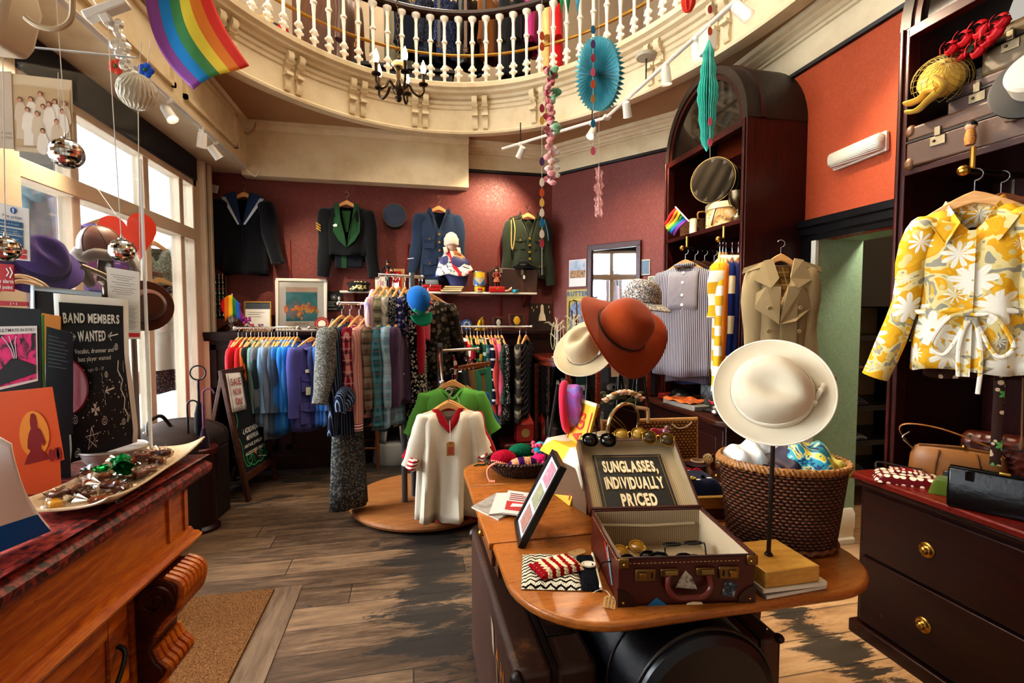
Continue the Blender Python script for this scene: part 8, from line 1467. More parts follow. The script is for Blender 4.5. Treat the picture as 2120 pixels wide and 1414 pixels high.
mb=MB();fz=lambda a,b:(a,-.0885+.35*max(0,b-.05)*.5-.008+(.5*a*a/.1),b);mb.zK([fz(a,b)for a,b in((-.02,.07),(.02,.07),(.022,.058),(.01,.05),(.012,.036),(0,.03),(-.012,.036),(-.01,.05),(-.022,.058))]);mb.zC('emblem',P('#c0202a',.6),t,qF=.003);mb=MB();[mb.zD([fz(e*.02,.068),fz(e*.033,.072),fz(e*.036,.082)],[.004,.003,.001],6)for e in(-1,1)];mb.zC('emblem_horns',P('#c9302a',.6),t)
t=cap('checked_cap','black and white checked cap half hidden by the cream-white hat',2.25,2.86,-40,PLs('#1a1a1a',('#d0ccc4',.5,0)),zN('#1a1a1a'))
for k,(lab,x,y,c,w2,d2)in enumerate((('flat grey cardboard tray under the orange paper on the counter',2.07,3.28,'#8a857d',.1,.19),)):t=zB('card_tray',lab,'tray',(x,y,KZ),R(5));MB().box(-w2,w2,-d2,d2,0,.035).zC('tray',P(c,.7),t,qE=.004);MB().box(-w2+.01,w2-.01,-d2+.01,d2-.01,.0355,.037).zC('inner',P('#6a655e',.7),t)
t=zB('paper_fan','crumpled orange and brown patterned paper lying on the card tray','paper',(2.05,3.3,KZ+.042),R(10));mb=MB();mb.zF(lambda u,v:(-.09+.17*u,-.15+.3*v,.006*sin(14*v)+.012*u+.006*sin(9*u)),14,20);mb.zC('paper',zP(['#a3421a','#c9662a','#7a2f14','#d9a05a'],18),t,qF=.003)
q=kc(1460,850);t=zB('folding_camera','old black folding camera with a round lens on the counter','camera',(2.09,2.92,KZ),R(-62));MB().box(-.05,.05,-.02,.03,0,.13).zC('body',zO('#0f0f10'),t,qE=.006);MB().zJ([[(s_*x,y,.05+s_*z)for x,z in((-.04,-.035),(.04,-.035),(.04,.035),(-.04,.035))]for y,s_ in((-.02,1),(-.05,.9),(-.09,.7))]).zC('bellows',P('#151312',.6),t,smooth=False);mb=MB();mb.M=Matrix.Translation((0,-.092,.05))@Matrix.Rotation(R(90),4,'X');mb.zE([(0,0),(.026,0),(.028,.006),(.02,.012),(.014,.01),(0,.006)],22);mb.zC('lens',zn,t);MB().box(-.03,.03,-.015,.01,.13,.15).zC('viewfinder',BLACKM,t,qE=.003)
t=zB('floral_tin','small cream and red floral tray on feet beside the camera','tray',(2.07,2.76,KZ),R(-60));MB().zJ([[(s_*x,s_*y*.6,z)for x,y in((-.08,-.08),(.08,-.08),(.08,.08),(-.08,.08))]for z,s_ in((.015,.8),(.05,1))]).zC('bowl',zP(['#d8c9a0','#c9b486','#8a2a24','#d8cba8'],14),t);MB().box(-.082,.082,-.05,.05,.05,.057).zC('rim',P('#7a1a1c',.4),t)
for x in(-.055,.055):MB().zI((x,-.03,.008),.008,8,6).zC('foot',zo,t)
q=qZ(1420,790,2.4);t=zB('argyle_card','white card with blue and brown argyle lines behind the caps','card',(2.36,3.44,KZ),R(-55));MB().box(-.08,.08,0,.004,0,.24).zC('card',P('#c9c9c4',.6),t);mb=MB();[zZ(mb,[(-.07+.05*k,.04),(.0+.05*k,.15)],.004,lambda a,b:(a,-.001,b))for k in range(3)];[zZ(mb,[(-.07+.05*k,.15),(.0+.05*k,.04)],.004,lambda a,b:(a,-.001,b))for k in range(3)];mb.zC('argyle_lines',P('#2f5f8f',.6),t)
t=zB('red_tin','flat red tin at the window end of the curved counter','tin',(2.1,3.63,KZ),R(10));MB().box(-.07,.07,-.07,.05,0,.045).zC('tin',P('#7a2018',.35),t,qE=.008);MB().box(-.072,.072,-.072,.052,.03,.034).zC('lid_seam',P('#4a120e',.4),t)
t=zB('brown_handbag','dark handbag standing at the back of the curved counter','handbag',(2.4,3.1,KZ),R(-50));MB().zJ([[(w2*cos(a),.05*sin(a)*f,z)for a in(2*pi*i/22 for i in range(22))]for z,w2,f in((0,.11,1),(.1,.115,.9),(.16,.1,.5),(.17,.09,.3))]).zC('body',zO('#3a1f14'),t);MB().zD(zA([(-.07,0,.16),(-.06,0,.25),(.06,0,.25),(.07,0,.16)],5),.007,7).zC('handle',zO('#2a150d'),t)
def qY(px,py,off=.012):
 d=FW+RT*((px-1060)/FP)+UP*((707-py)/FP);n=nA;t=(Vector((A0 .x,A0 .y,0)).dot(n.to_3d())-off-Vector((0,0,H)).dot(n.to_3d()))/d.dot(n.to_3d());return Vector((0,0,H))+d*t
def qV(name,lab,cat,px0,px1,py0,py1,mat,th=.012):
 a=qY(px0,py1);b=qY(px1,py1);c=qY(px0,py0);t=zB(name,lab,cat);qc(t,zl(a,Vector((b.x-a.x,b.y-a.y,0)),(0,0,1)));w2=math.hypot(b.x-a.x,b.y-a.y);h2=c.z-a.z;MB().box(0,w2,0,h2,-.004,.0).zC('sheet',mat,t);return t,w2,h2
t,w2,h2=qV('wall_mirror','tall mirror in a dark wooden frame on the red corner wall behind the hats','mirror',1222,1320,516,700,P('#dfe3e4',.02,1.0,0))
mb=MB()
for q in((-.03,w2+.03,h2-.02,h2+.04),(-.03,.02,-.03,h2),(w2-.02,w2+.03,-.03,h2),(-.03,w2+.03,-.04,.0)):mb.box(*q,-.01,.025)
mb.zC('frame',zv,t,qE=.004)
t,w2,h2=qV('wall_calendar','calendar page with a crowd photograph on the corner wall','calendar',1178,1213,539,594,P('#d6d6d8',.6));MB().box(.01,w2-.01,h2*.32,h2*.6,.0,.002).zC('crowd_photo',zP(['#3a3228','#7a5a3a','#b08a5a','#2a3038'],40),t);MB().box(.01,w2-.01,h2*.6,h2*.97,.0,.002).zC('sky_photo',zP(['#6a7fa4','#a4b0c4','#c9ccd2'],8),t)
t,w2,h2=qV('ornate_poster','poster headed with decorative letters around a blue arched picture','poster',1173,1218,600,690,P('#a79a5c',.6));mb=MB();mb.add([(w2*.5+w2*.36*cos(pi*i/16)*1.0,h2*.5+h2*.22*sin(pi*i/16),.002)for i in range(17)]+[(w2*.14,.03,.002),(w2*.86,.03,.002)],[tuple(range(19))]);mb.zC('blue_arch',zP(['#22406a','#4a6a9a','#8a94a0','#2a3a5a'],30),t,smooth=False);zd(MB(),'RUTTER',w2*.5,h2*.9,.07,.035,.05,map3=lambda a,b:(a,b,.002),width=w2*.95).zC('lettering',P('#3a5a8a',.6),t,smooth=False);MB().zD([(w2*.5+w2*.4*cos(pi*i/16),h2*.5+h2*.27*sin(pi*i/16),.002)for i in range(17)],.006,5).zC('arch_border',P('#d3c27a',.6),t)
for lab,q,cs in(('small blue postcard with a red figure beside the wall mirror',(1326,1345,538,570),['#3a5a7a','#5a7a94','#a03030']),('grey-green card pinned under the blue postcard',(1341,1361,572,604),['#7a8070','#9aa08a','#4a4a40'])):t,w2,h2=qV('postcard',lab,'postcard',*q,P('#c4c0b4',.6));MB().box(.008,w2-.008,.01,h2-.01,0,.002).zC('picture',zP(cs,20,q[0]),t)
dc=zB('display_cabinet','bow-fronted mahogany glass display cabinet in the corner under the mirror','cabinet',(0,0,0));DP=[(1.26,4.75),(1.3,4.5),(1.46,4.34),(1.72,4.24),(2.0,4.2),(2.22,4.22)];BP=[(2.42,4.3),(1.72,5.2),(1.3,5.0)]
ring_=[(q.x,q.y)for q in zA([(a,b,0)for a,b in DP],4)]+BP
def inset(d):cx,cy=1.75,4.68;return[(cx+(a-cx)*d,cy+(b-cy)*d)for a,b in ring_]
MAH2=qK('#35100a','#7a2f16',(3,3,9),.25);MB().zG(inset(1.04),1.075,1.11).zC('top',MAH2,dc,qE=.006);MB().zG(inset(1.02),.0,.12).zC('base',MAH2,dc,qE=.006);MB().zG(inset(1.0),1.03,1.075).zC('frieze',MAH2,dc)
for z in(.42,.75):MB().zG(inset(.96),z,z+.012).zC('shelf',zY((.92,.97,.95),.3),dc)
for a,b in(DP[0],DP[2],DP[3],DP[5],BP[1]):MB().box(a-.02,a+.02,b-.02,b+.02,.12,1.03).zC('stile',MAH2,dc,qE=.003)
mb=MB();mb.zJ([[(a,b,z)for a,b in[(q.x,q.y)for q in zA([(a,b,0)for a,b in DP],4)]]for z in(.12,1.03)],cap=False,closed=False);mb.zC('curved_glass',zY((.97,.98,.97),.08),dc);mb=MB();mb.zG([(1.34,4.98),(1.72,5.16),(2.38,4.31),(2.34,4.3),(1.7,5.1),(1.36,4.95)],.12,1.03);mb.zC('back',P('#160908',.6),dc)
mb=MB();Mg=zl((1.42,4.355,.93),(.26,-.1,0),(0,0,1));ga=lambda a,b:tuple(Mg@Vector((a,b,.012)));[zZ(mb,[(x+.03*(1-k/30)*cos(e*k*.5),.05+.03*(1-k/30)*sin(k*.5))for k in range(26)],.004,ga)for x,e in((.04,1),(.26,-1))];zd(mb,'JOY',.15,.085,.045,.02,map3=ga);zd(mb,'VOW',.15,.035,.045,.02,map3=ga);zZ(mb,[(.04,.09),(.1,.1)],.004,ga);zZ(mb,[(.2,.1),(.26,.09)],.004,ga);mb.zC('gilt_lettering',P('#c9b48a',.4,.3),dc,smooth=False)
rr=random.Random(4)
for i,(x,y,z,c,lab)in enumerate(((1.5,4.5,.762,'#5a5f5a','grey box on the upper glass shelf of the display cabinet'),(1.64,4.46,.762,'#17403a','dark green box on the upper glass shelf of the display cabinet'),(1.6,4.5,.432,'#0f4a38','emerald display card on the lower glass shelf'),(1.8,4.42,.432,'#7a7f84','grey case on the lower glass shelf'),(2.0,4.4,.432,'#8a7a64','beige box on the lower glass shelf'),(2.06,4.42,.762,'#9a8f80','beige card on the upper glass shelf'))):o=zB('display_box',lab,'box',(x,y,z),R(-10));MB().box(-.05,.05,-.03,.03,0,.14+.03*(i%3)).zC('box',P(c,.5),o,qE=.004);MB().box(-.03,.03,-.0315,-.03,.03,.08).zC('label',P('#c9c4b4',.6),o)
q=qa(1285,810,4.35);o=zB('toy_plane','small grey ornament with a dark lens inside the display cabinet','ornament',(1.93,4.38,.77));MB().zI((0,0,.05),(.06,.04,.04),14,10).zC('body',P('#a8a49c',.4),o);MB().zI((0,-.035,.05),.02,10,8).zC('lens',zp,o)
o=zB('fabric_flower','orange and pink fabric flower inside the display cabinet','flower',(2.0,4.36,.445));[MB().zI((.035*cos(a),.02*sin(a)-.02,.07+.03*sin(2*a)),(.03,.014,.022),9,6).zC('petal',P(c,.6),o)for a,c in((0,'#d9652a'),(1.3,'#e0a03a'),(2.6,'#c94a5a'),(3.9,'#d97a4a'),(5.2,'#e8b45a'))]
CZ1=1.111
def qq(x,y,lab,c,h,n,qI):
 o=zB('jewellery_tree',lab,'jewellery stand',(x,y,CZ1));r=random.Random(qI);MB().zE([(0,0),(.05,0),(.05,.008),(.01,.02),(.008,h),(0,h)],14).zC('stem',P(c,.5),o);mb=MB()
 for k in range(n):a=r.uniform(0,6.28);z=h*r.uniform(.55,1);l=r.uniform(.05,.1);mb.zD([(0,0,z-.03),(l*.6*cos(a),l*.6*sin(a),z+.0),(l*cos(a),l*sin(a),z+.03),(l*1.3*cos(a),l*1.3*sin(a),z+.02)],[.005,.004,.003,.002],5)
 mb.zC('twigs',P(c,.5),o)
 for k,(cc,dx)in enumerate((('#a9b48a',-.05),('#c9b9a4',.03),('#8a7a5a',.06),('#d8d0c0',-.02))):MB().zD(zA([(dx,-.03,h*.9),(dx*1.2-.015,-.045,h*.5),(dx*1.1,-.05,h*.22),(dx*1.1+.02,-.045,h*.5),(dx+.015,-.03,h*.9)],5,True),.004,5,closed=True).zC('necklace',P(cc,.35,.3),o)
qq(1.4,4.5,'pale jewellery tree hung with green and cream necklaces at the cabinet end','#c9bfa8',.36,12,3);qq(1.56,4.46,'white twig jewellery stand hung with chains near the trumpet','#d9d0bf',.42,12,6)
o=zB('trumpet','brass trumpet standing upright on the display cabinet','trumpet',(1.62,4.78,CZ1));BT=P('#a5803f',.25,1.0)
MB().zE([(.06,0),(.055,.01),(.03,.05),(.012,.12),(.008,.2)],20).zC('bell',BT,o,qF=.002);MB().zD(zA([(0,0,.2),(0,0,.52),(.02,0,.56),(.06,0,.56),(.08,0,.52),(.08,0,.2),(.06,0,.15),(.035,0,.17),(.03,0,.46)],5),.0075,8).zC('tubing',BT,o)
for k in range(3):MB().cyl((.02,-.012,.3+.045*k),(.1,-.012,.3+.045*k),.012,n=12).zC('valve',BT,o)
o=zB('green_box','small dark green ring box beside the jewellery trees','box',(1.5,4.36,CZ1),R(-15));MB().box(-.05,.05,-.03,.03,0,.04).zC('base',P('#0f3a2c',.5),o,qE=.004);MB().box(-.05,.05,.02,.035,.04,.09).zC('lid',P('#0f3a2c',.5),o,qE=.004)
for k,x in enumerate((1.72,1.8,1.9,2.0)):o=zB('perfume_bottle',['squat amber scent bottle','dark green scent bottle with gold cap','clear scent bottle with brown liquid','short black scent bottle'][k]+' in the row under the hats','bottle',(x,4.42-.03*k,CZ1));MB().zE([(0,0),(.028,0),(.03,.01),(.03,.06),(.01,.075),(.01,.085),(0,.085)],14).zC('glass',P(['#8a5a1c','#1a3a2a','#5a3a20','#141416'][k],.1),o);MB().zE([(0,.085),(.013,.085),(.013,.11),(0,.112)],12).zC('cap',zo,o)
o=zB('price_cards','small white price card lying at the cabinet top edge','card',(1.86,4.27,CZ1+.001),R(-5));MB().box(-.09,.09,-.02,.02,0,.002).zC('card',zr,o);MB().box(-.06,.0,-.01,.01,.002,.003).zC('print',P('#5a6a7a',.6),o)
RZ=2.191
def qX(lab,x,y,z,rz,D,W,Hh_,mat,hd='#b08a4a',cap_=False,soft=False):
 t=zB('vintage_suitcase',lab,'suitcase',(x,y,z),rz);c0_=0;h1=Hh_*.62
 MB().box(0,D,-W/2,W/2,0,h1).zC('base',mat,t,qE=.02 if soft else.01,seg=3);MB().box(0,D,-W/2,W/2,h1+.003,Hh_).zC('lid',mat,t,qE=.03 if soft else.012,seg=3);MB().box(-.002,D,-W/2-.002,W/2+.002,h1-.003,h1+.006).zC('seam',zO('#1d120c'),t)
 for y_ in(-W*.36,W*.36):lk=MB().box(-.006,.002,y_-.03,y_+.03,h1-.05,h1-.012).zC('lock',P('#a59a80',.3,.8),t,qE=.002);MB().box(-.01,.0,y_-.012,y_+.012,h1-.01,h1+.028).zC('hasp',P('#a59a80',.3,.8),lk,qE=.002);MB().zI((-.008,y_+.012,h1-.03),.006,8,6).zC('button',P('#5a4a34',.3,.8),lk)
 mb=MB();mb.zD(zA([(-.005,-.09,h1-.035),(-.03,-.085,h1-.05),(-.036,0,h1-.055),(-.03,.085,h1-.05),(-.005,.09,h1-.035)],6),.009,8,qD=.6);mb.zC('handle',zO(hd),t);mb=MB();[mb.zI((-.004,y_,h1-.035),.014,8,6)for y_ in(-.09,)];mb.zC('handle_ring',zo,t);mb=MB();mb.zI((-.004,.09,h1-.035),.014,8,6);mb.zC('handle_ring',zo,t)
 if cap_:
  for y_ in(-W/2+.015,W/2-.015):
   for z_ in(.02,Hh_-.02):MB().zI((.012,y_,z_),(.022,.024,.03),12,8).zC('corner_cap',zO('#6a4526'),t)
 return t
qX('large brown suitcase with corner caps, lowest of the three on the cabinet shelf',2.3,1.38,RZ,R(4),.45,.96,.185,zO('#4a3020',.45,worn='#7a5a3e'),'#3a2416',True)
qX('flat dark brown suitcase in the middle of the three on the cabinet shelf',2.37,1.34,RZ+.187,R(3),.4,.82,.13,zO('#3a2118',.45));qX('olive-brown soft-cornered suitcase, topmost of the three',2.4,1.28,RZ+.319,R(3),.38,.74,.19,zO('#5a4a32',.42,worn='#8a7650'),soft=True)
q=qZ(1950,165,2.34);o=zB('netted_hat','yellow hat with a gold net veil and a satin bow hung on the suitcases','hat',q,rot=(R(20),R(-58),R(20)));YS=zN('#d9b04a',.12,120,.1,.4)
mb=MB();mb.zF(lambda u,v:((.1*sin(pi*.5*v))*cos(2*pi*u)*1.1,.085*sin(pi*.5*v)*sin(2*pi*u),.06*cos(pi*.5*v)),32,8,cu=True);mb.zC('crown',YS,o,qF=.004)
mb=MB();[mb.zD([(.125*sin(pi*.56*k/9)*cos(a+e*.16*k),.108*sin(pi*.56*k/9)*sin(a+e*.16*k),.085*cos(pi*.56*k/9))for k in range(10)],.0013,4)for a in(2*pi*i/20 for i in range(20))for e in(-1,1)];mb.zC('net_veil',P('#8a7434',.6),o)
mb=MB();q2=qZ(1893,210,2.22)
for pts,w2 in(([(1945,185),(1920,190),(1905,205),(1880,215)],.04),([(1945,190),(1925,205),(1900,228),(1882,232)],.035),([(1935,160),(1955,175),(1940,195)],.035)):P_=[qZ(a,b,2.235)for a,b in pts];mb.zD(zA([tuple(p)for p in P_],5),[w2*(.6+.5*abs(i/15-.5))for i in range(5*(len(pts)-1)+1)],10,qD=.35)
o2=mb.zC('satin_bow',YS);o2 .parent=o;bpy.context.view_layer.update();o2 .matrix_parent_inverse=o.matrix_world.inverted()
q=qZ(2010,85,2.36);o=zB('rose_bouquet','bunch of red fabric roses lying on the topmost suitcase','bouquet',q);RD=P('#b3101c',.6,var=.3,ns=40)
for k,(px,py,r_)in enumerate(((1975,100,.04),(2003,80,.045),(2035,62,.05),(2065,65,.05),(2030,103,.045),(1998,115,.035),(2080,45,.04),(2050,85,.04))):
 c=qZ(px,py,2.33+.02*(k%3))-q;mb=MB();mb.zI(tuple(c),r_*.45,10,7)
 for j in range(9):a=2.4*j;rr_=r_*(.35+.07*j);mb.zF(lambda u,v:(c.x-.012+(.01+.02*v)*1-.006*j,c.y+rr_*(.55+.45*v)*cos(a+1.7*(u-.5)),c.z+rr_*(.55+.45*v)*sin(a+1.7*(u-.5))),6,4)
 mb.zC('rose',RD,o,qF=.002)
mb=MB();[mb.zI(tuple(qZ(px,py,2.37)-q),(.02,.025,.018),8,6)for px,py in((1960,118),(2045,95),(2010,105),(2022,90))];mb.zC('leaf_sprigs',P('#2c3a1c',.7),o)
q=qZ(2006,300,2.24);o=zB('kokeshi_doll','small painted doll key ring hanging on the lowest suitcase handle','doll',qZ(2008,300,2.235));MB().zE([(0,0),(.016,0),(.02,.03),(.014,.06),(0,.062)],14).zC('body',zP(['#8a2a24','#c98a2a','#5a2a6a'],60),o);MB().zI((0,0,.075),.019,12,9).zC('head',P('#d8a27d',.5),o);mb=MB();mb.zF(lambda u,v:(.0205*sin(pi*.55*v)*cos(2*pi*u)+.002,.0205*sin(pi*.55*v)*sin(2*pi*u),.077+.02*cos(pi*.55*v)),16,6,cu=True);mb.zC('hair',P('#1c120e',.6),o)
q=qZ(2160,165,2.2);o=zB('straw_boater','white hat with a dark trimmed brim, cut off at the picture edge','hat',q,rot=(0,R(-70),R(15)));MB().zE([(0,.08),(.075,.08),(.085,.07),(.085,.0),(.14,0),(.142,.004),(.14,.008),(.09,.008)],36).zC('straw',P('#d3c9b6',.6),o);MB().zE([(.139,-.002),(.145,.0),(.145,.009),(.139,.011)],36).zC('dark_edge',zp,o)
p=Vector((2.095,1.45,2.06));bl=zT('#d9a526','#ece6d4','#b8901f',9,9,'#cdb878',.6,bgs=['#d9a320','#dda828','#d39c1e','#d9c68a','#97907e','#dcaa2c','#d8a01c'])
g=zM('floral_blouse','bright yellow blouse printed with white flowers, pointed collar and tied belt','blouse',p,R(-56),bl,w=.172,L=.765,d=.08,sl=.66,spread=(.19,.16),sr=(.08,.058),qG=.1,nw=.075,qI=12,qv=(.55,.14),qH=1.0,qt=bl,qr=.055,fold=.014);g.qB(bl,.09,.035,open_=.02);zL(p,R(-56),w=.17,label='pale wooden hanger inside the bright yellow blouse')
g.zy('placket',[(-.012,-.24),(.012,-.24),(.012,-.78),(-.012,-.78)],bl,.014);mb=MB();mb.zF(lambda u,v:(.178*cos(2*pi*u),.086*sin(2*pi*u),-.535-.02*v-.012*sin(2*pi*u)),36,3,cu=True);mb.zC('belt',bl,g.root,qF=.006)
mb=MB();[mb.zD(zA([(.01,-.095,-.55),(.01+s_*.06,-.105,-.56),(.01+s_*.11,-.105,-.66),(.01+s_*.07,-.105,-.7),(.01+s_*.02,-.1,-.6),(.01,-.1,-.56)],6),.0075,7)for s_ in(-1,1)];mb.zD(zA([(.02,-.1,-.56),(.04,-.105,-.7),(.035,-.1,-.84)],6),.0075,7);mb.zD(zA([(.0,-.1,-.56),(-.02,-.105,-.66),(-.02,-.1,-.78)],6),.0075,7);mb.zC('tied_bow',bl,g.root)
p2=p+Vector((.13,.0,0));bd=zT('#32170d','#3f8a4a','#d9a53a',15,6,'#b9a080',.3,rough=.7)
g=zM('brown_dress','dark brown dress with small green and gold flowers behind the yellow blouse','dress',p2,R(-56),bd,w=.2,L=.8,d=.07,sl=.5,spread=.1,qI=13);zL(p2,R(-56),w=.18,label='dark wooden hanger inside the brown flowered dress',mat=DARKH);zL(p2+Vector((.14,0,0)),R(-56),w=.19,label='empty dark wooden hanger at the back of the cabinet rod',mat=DARKH)
mb=MB();mb.zD([(.02,-.09,-.78),(.02,-.09,-1.12)],.016,8,qD=.3);mb.zC('sash',bd,g.root);mb=MB();mb.zD([(.08,-.09,-.78),(.085,-.09,-1.0)],.003,6);mb.zE([(0,-1.05),(.007,-1.04),(.004,-1.0)],8,(.085,-.09,0));mb.zC('tasselled_cord',P('#6a4a2a',.7),g.root)
BZ=.771
o=zB('tan_handbag','tan leather handbag with a long strap at the back of the chest top','handbag',(2.37,1.66,BZ),R(-52));TN=zO('#8a5a2c',.4,.2)
mb=MB();mb.zJ([[(w2*qJ(cos(a),.8),d2*sin(a),z)for a in(2*pi*i/32 for i in range(32))]for z,w2,d2 in((0,.155,.045),(.03,.165,.05),(.1,.16,.045),(.14,.145,.03),(.15,.13,.015))]);mb.zC('body',TN,o);MB().zD([(-.13,-.012,.148),(0,-.016,.158),(.13,-.012,.148)],.006,8).zC('frame',zO('#6a4220'),o);MB().zI((.02,-.02,.163),.009,10,7).zC('clasp',zo,o)
mb=MB();mb.zD(zA([(-.15,0,.12),(-.2,.0,.2),(-.17,0,.235),(-.05,.01,.225),(.1,.01,.17),(.15,0,.13)],6),.011,8,qD=.35);mb.zC('strap',TN,o);MB().zD(zA([(-.15,-.01,.13),(-.19,-.02,.17),(-.165,-.01,.2)],5),.003,6).zC('buckle',zn,o)
for x in(-.075,.075):MB().zD([(x,-.046,.02),(x*.95,-.05,.08),(x*.8,-.036,.14)],.004,6).zC('pleat',zO('#7a4d25'),o)
o=zB('crocodile_case','long brown crocodile-grain case behind the tan handbag','bag',(2.58,1.5,BZ),R(-60));CRK=(lambda t:(t.base(t.mix(t.jA(38)['Distance'],'#2a0f08','#6a2c18')),t.jD(t.jA(38)['Distance'],.6,.006),t.mat)[2])(NT('crocodile',.3));MB().box(-.24,.26,-.06,.06,0,.22).zC('body',CRK,o,qE=.035,seg=4);MB().zI((.1,-.066,.05),(.03,.006,.014),12,7).zC('clasp',P('#8a8478',.3,.8),o);MB().box(-.236,.256,-.062,.062,.165,.17).zC('seam',zO('#1d0c08'),o)
o=zB('heart_purse','flat dark red purse printed with cream hearts at the chest corner','purse',(2.16,1.70,BZ),R(-42));HP=zS('#5a1218',['#d9cdb8'],34,.42,rn=.25,rough=.3);mb=MB();mb.zF(zm(-.13,.13,-.075,.08,.035),24,16);mb.zF(lambda u,v:(-.13+.26*u,-.075+.155*v,0),3,3);mb.zC('body',HP,o);mb=MB();mb.zF(lambda u,v:(-.06+.12*u,.0+.075*v,.036+.012*sin(pi*u)*sin(pi*v)),10,8);mb.zC('coin_pocket',zS('#6a161c',['#d9cdb8'],50,.38,rn=.25,rough=.3),o,qF=.008);MB().zD(zA([(-.11,.06,.03),(-.1,.09,.05),(-.02,.085,.045),(.06,.08,.04)],5),.005,6).zC('zip',P('#1a1412',.4),o)
o=zB('green_pouch','moss green soft pouch between the heart purse and the black clutch','pouch',(2.2,1.53,BZ),R(-58));mb=MB();mb.zF(zm(-.09,.09,-.06,.08,.055),20,14);mb.zF(lambda u,v:(-.09+.18*u,-.06+.14*v,0),3,3);mb.zC('body',zN('#4a5a1a',.15),o);MB().zD([(-.05,-.02,.05),(.0,.01,.06),(.06,.03,.05)],.004,6).zC('fold',zN('#3a4814'),o)
o=zB('black_clutch','glossy black leather clutch bag with a gold clasp standing on the chest','handbag',(2.12,1.36,BZ),R(-60));BKL=zO('#0b0b0d',.2);MB().zJ([[(x,s_*d2,z)for x,s_ in((-.125,-1),(.16,-1),(.16,1),(-.125,1))]for z,d2 in((0,.035),(.06,.035),(.15,.012))]).zC('body',BKL,o,qE=.008,seg=3);MB().box(-.122,.157,-.015,.015,.146,.154).zC('frame',P('#17150f',.3,.5),o,qE=.003);MB().zH((.03,-.012,.156),(.032,.014,.01)).zC('clasp',GOLD,o,qE=.003);mb=MB();mb.box(-.075,-.05,-.03,-.02,.11,.15);mb.zC('strap_tab',BKL,o,qE=.003)
MB().box(-.09,.09,-.008,.008,0,.075).zC('dark_wallet',zO('#141212',.35),None,(2.27,1.53,BZ),(R(-8),0,R(-58)),qE=.004);zx(C.objects[-1],'slim black wallet propped behind the green pouch','wallet')
o=zB('dark_bag','dark brown soft bag at the picture edge behind the clutch','bag',(2.5,1.15,BZ),R(-60));MB().box(-.1,.1,-.05,.05,0,.2).zC('body',zO('#1f120d'),o,qE=.03,seg=3);MB().zD(zA([(-.05,0,.19),(-.04,0,.25),(.04,0,.25),(.05,0,.19)],5),.006,6).zC('handle',zO('#1f120d'),o)
e0,e1=qZ(1723,336,2.52),qZ(1834,290,2.52);o=zB('bulkhead_light','long ribbed clear bulkhead light fitting on the orange wall','light',(e0+e1)/2);L_=(e1-e0).length;Ml_=zl((0,0,0),e1-e0,(0,0,1))
mb=MB(Ml_);mb.box(-L_/2,L_/2,-.055,.055,-.03,.0);mb.zC('base',P('#d9d2c2',.4),o,qE=.008)
t=NT('ribbed_cover',.25);s=t.sep();t.base('#ded8ca');t.jD(t.m('SINE',t.m('MULTIPLY',s[2],900)),.6,.004);mb=MB(Ml_);mb.zJ([[(x,.048*qJ(cos(a),.7)*f,.005+.05*sin(a)*f)for a in(pi*i/12 for i in range(13))]for x,f in((-L_/2+.004,.75),(-L_/2+.02,1),(L_/2-.02,1),(L_/2-.004,.75))]);mb.zC('cover',t.mat,o,ang=60)
sh_=zB('store_shelving','black shelving with a cupboard top and cream back, seen through the green doorway','shelving',(3.45,3.3,0));BKS=P('#0f0e10',.3)
MB().box(-.55,.6,.2,.22,0,1.7).zC('back',P('#c2a878',.7),sh_);MB().box(-.55,.6,-.25,.22,1.58,2.3).zC('cupboard',BKS,sh_,qE=.005)
for x in(-.55,.6):MB().box(x-.02,x+.02,-.25,.2,0,1.6).zC('side',BKS,sh_)
for z in(.28,.55,.82,1.09,1.36):MB().box(-.53,.58,-.26,.2,z-.04,z).zC('shelf',BKS,sh_,qE=.004)
rr=random.Random(31)
for k,(z,lab,c)in enumerate(((.28,'black folded jumper on the lowest store shelf','#100f12'),(.55,'grey folded scarf on the second store shelf','#5a5650'),(.82,'dark purple folded jumper on the third store shelf','#2a1424'),(1.09,'brown folded knit on the fourth store shelf','#5a3a20'))):
 for j,x in enumerate((-.32,-.1)):o=zB('folded_clothes',lab if j==0 else lab.replace('folded','rolled').replace(' on the',' further along the'),'clothes',(3.45+x,3.18,z+.0));mb=MB();mb.zF(lambda u,v:(-.12+.24*u,-.13+.26*v,(.09+.02*sin(3*k+j))*(sin(pi*u)*sin(pi*v))**.35+.008*sin(14*v+k)),18,14);mb.zC('cloth',zN(c if j==0 else['#1c1a1f','#2c2430','#1a1418','#15130f'][k]),o);MB().zD([(-.11+.02*i,-.12,.02+.006*sin(i))for i in range(12)],.012,6).zC('fold',zN(c),o)
o=zB('comic_book','dark comic book cover propped on the top store shelf','book',(3.3,3.24,1.361),rot=(R(-8),0,R(-4)));MB().box(-.12,.12,0,.02,0,.26).zC('cover',P('#2a1a1c',.4),o);zd(MB(),'MAD ENERGY!',0,.22,.04,.02,.1,map3=lambda a,b:(a,-.001,b),width=.2).zC('title',P('#b5623a',.5),o,smooth=False)
for k,x in enumerate((3.27,3.4)):o=zB('dark_case',['navy case standing in front of the comic book','open black case with a brown inside on the top store shelf'][k],'case',(x,3.14,1.361),R(-8));MB().box(-.055,.055,0,.03,0,.16).zC('case',P(['#1c2430','#0d0d0f'][k],.4),o,qE=.003);MB().box(-.03,.04,-.002,0,.04,.12).zC('panel',P(['#141a24','#5a342a'][k],.5),o)
LAMPS=[]
SPW=P('#e8e4da',.35);HOT=zX('#fff1d8',26)
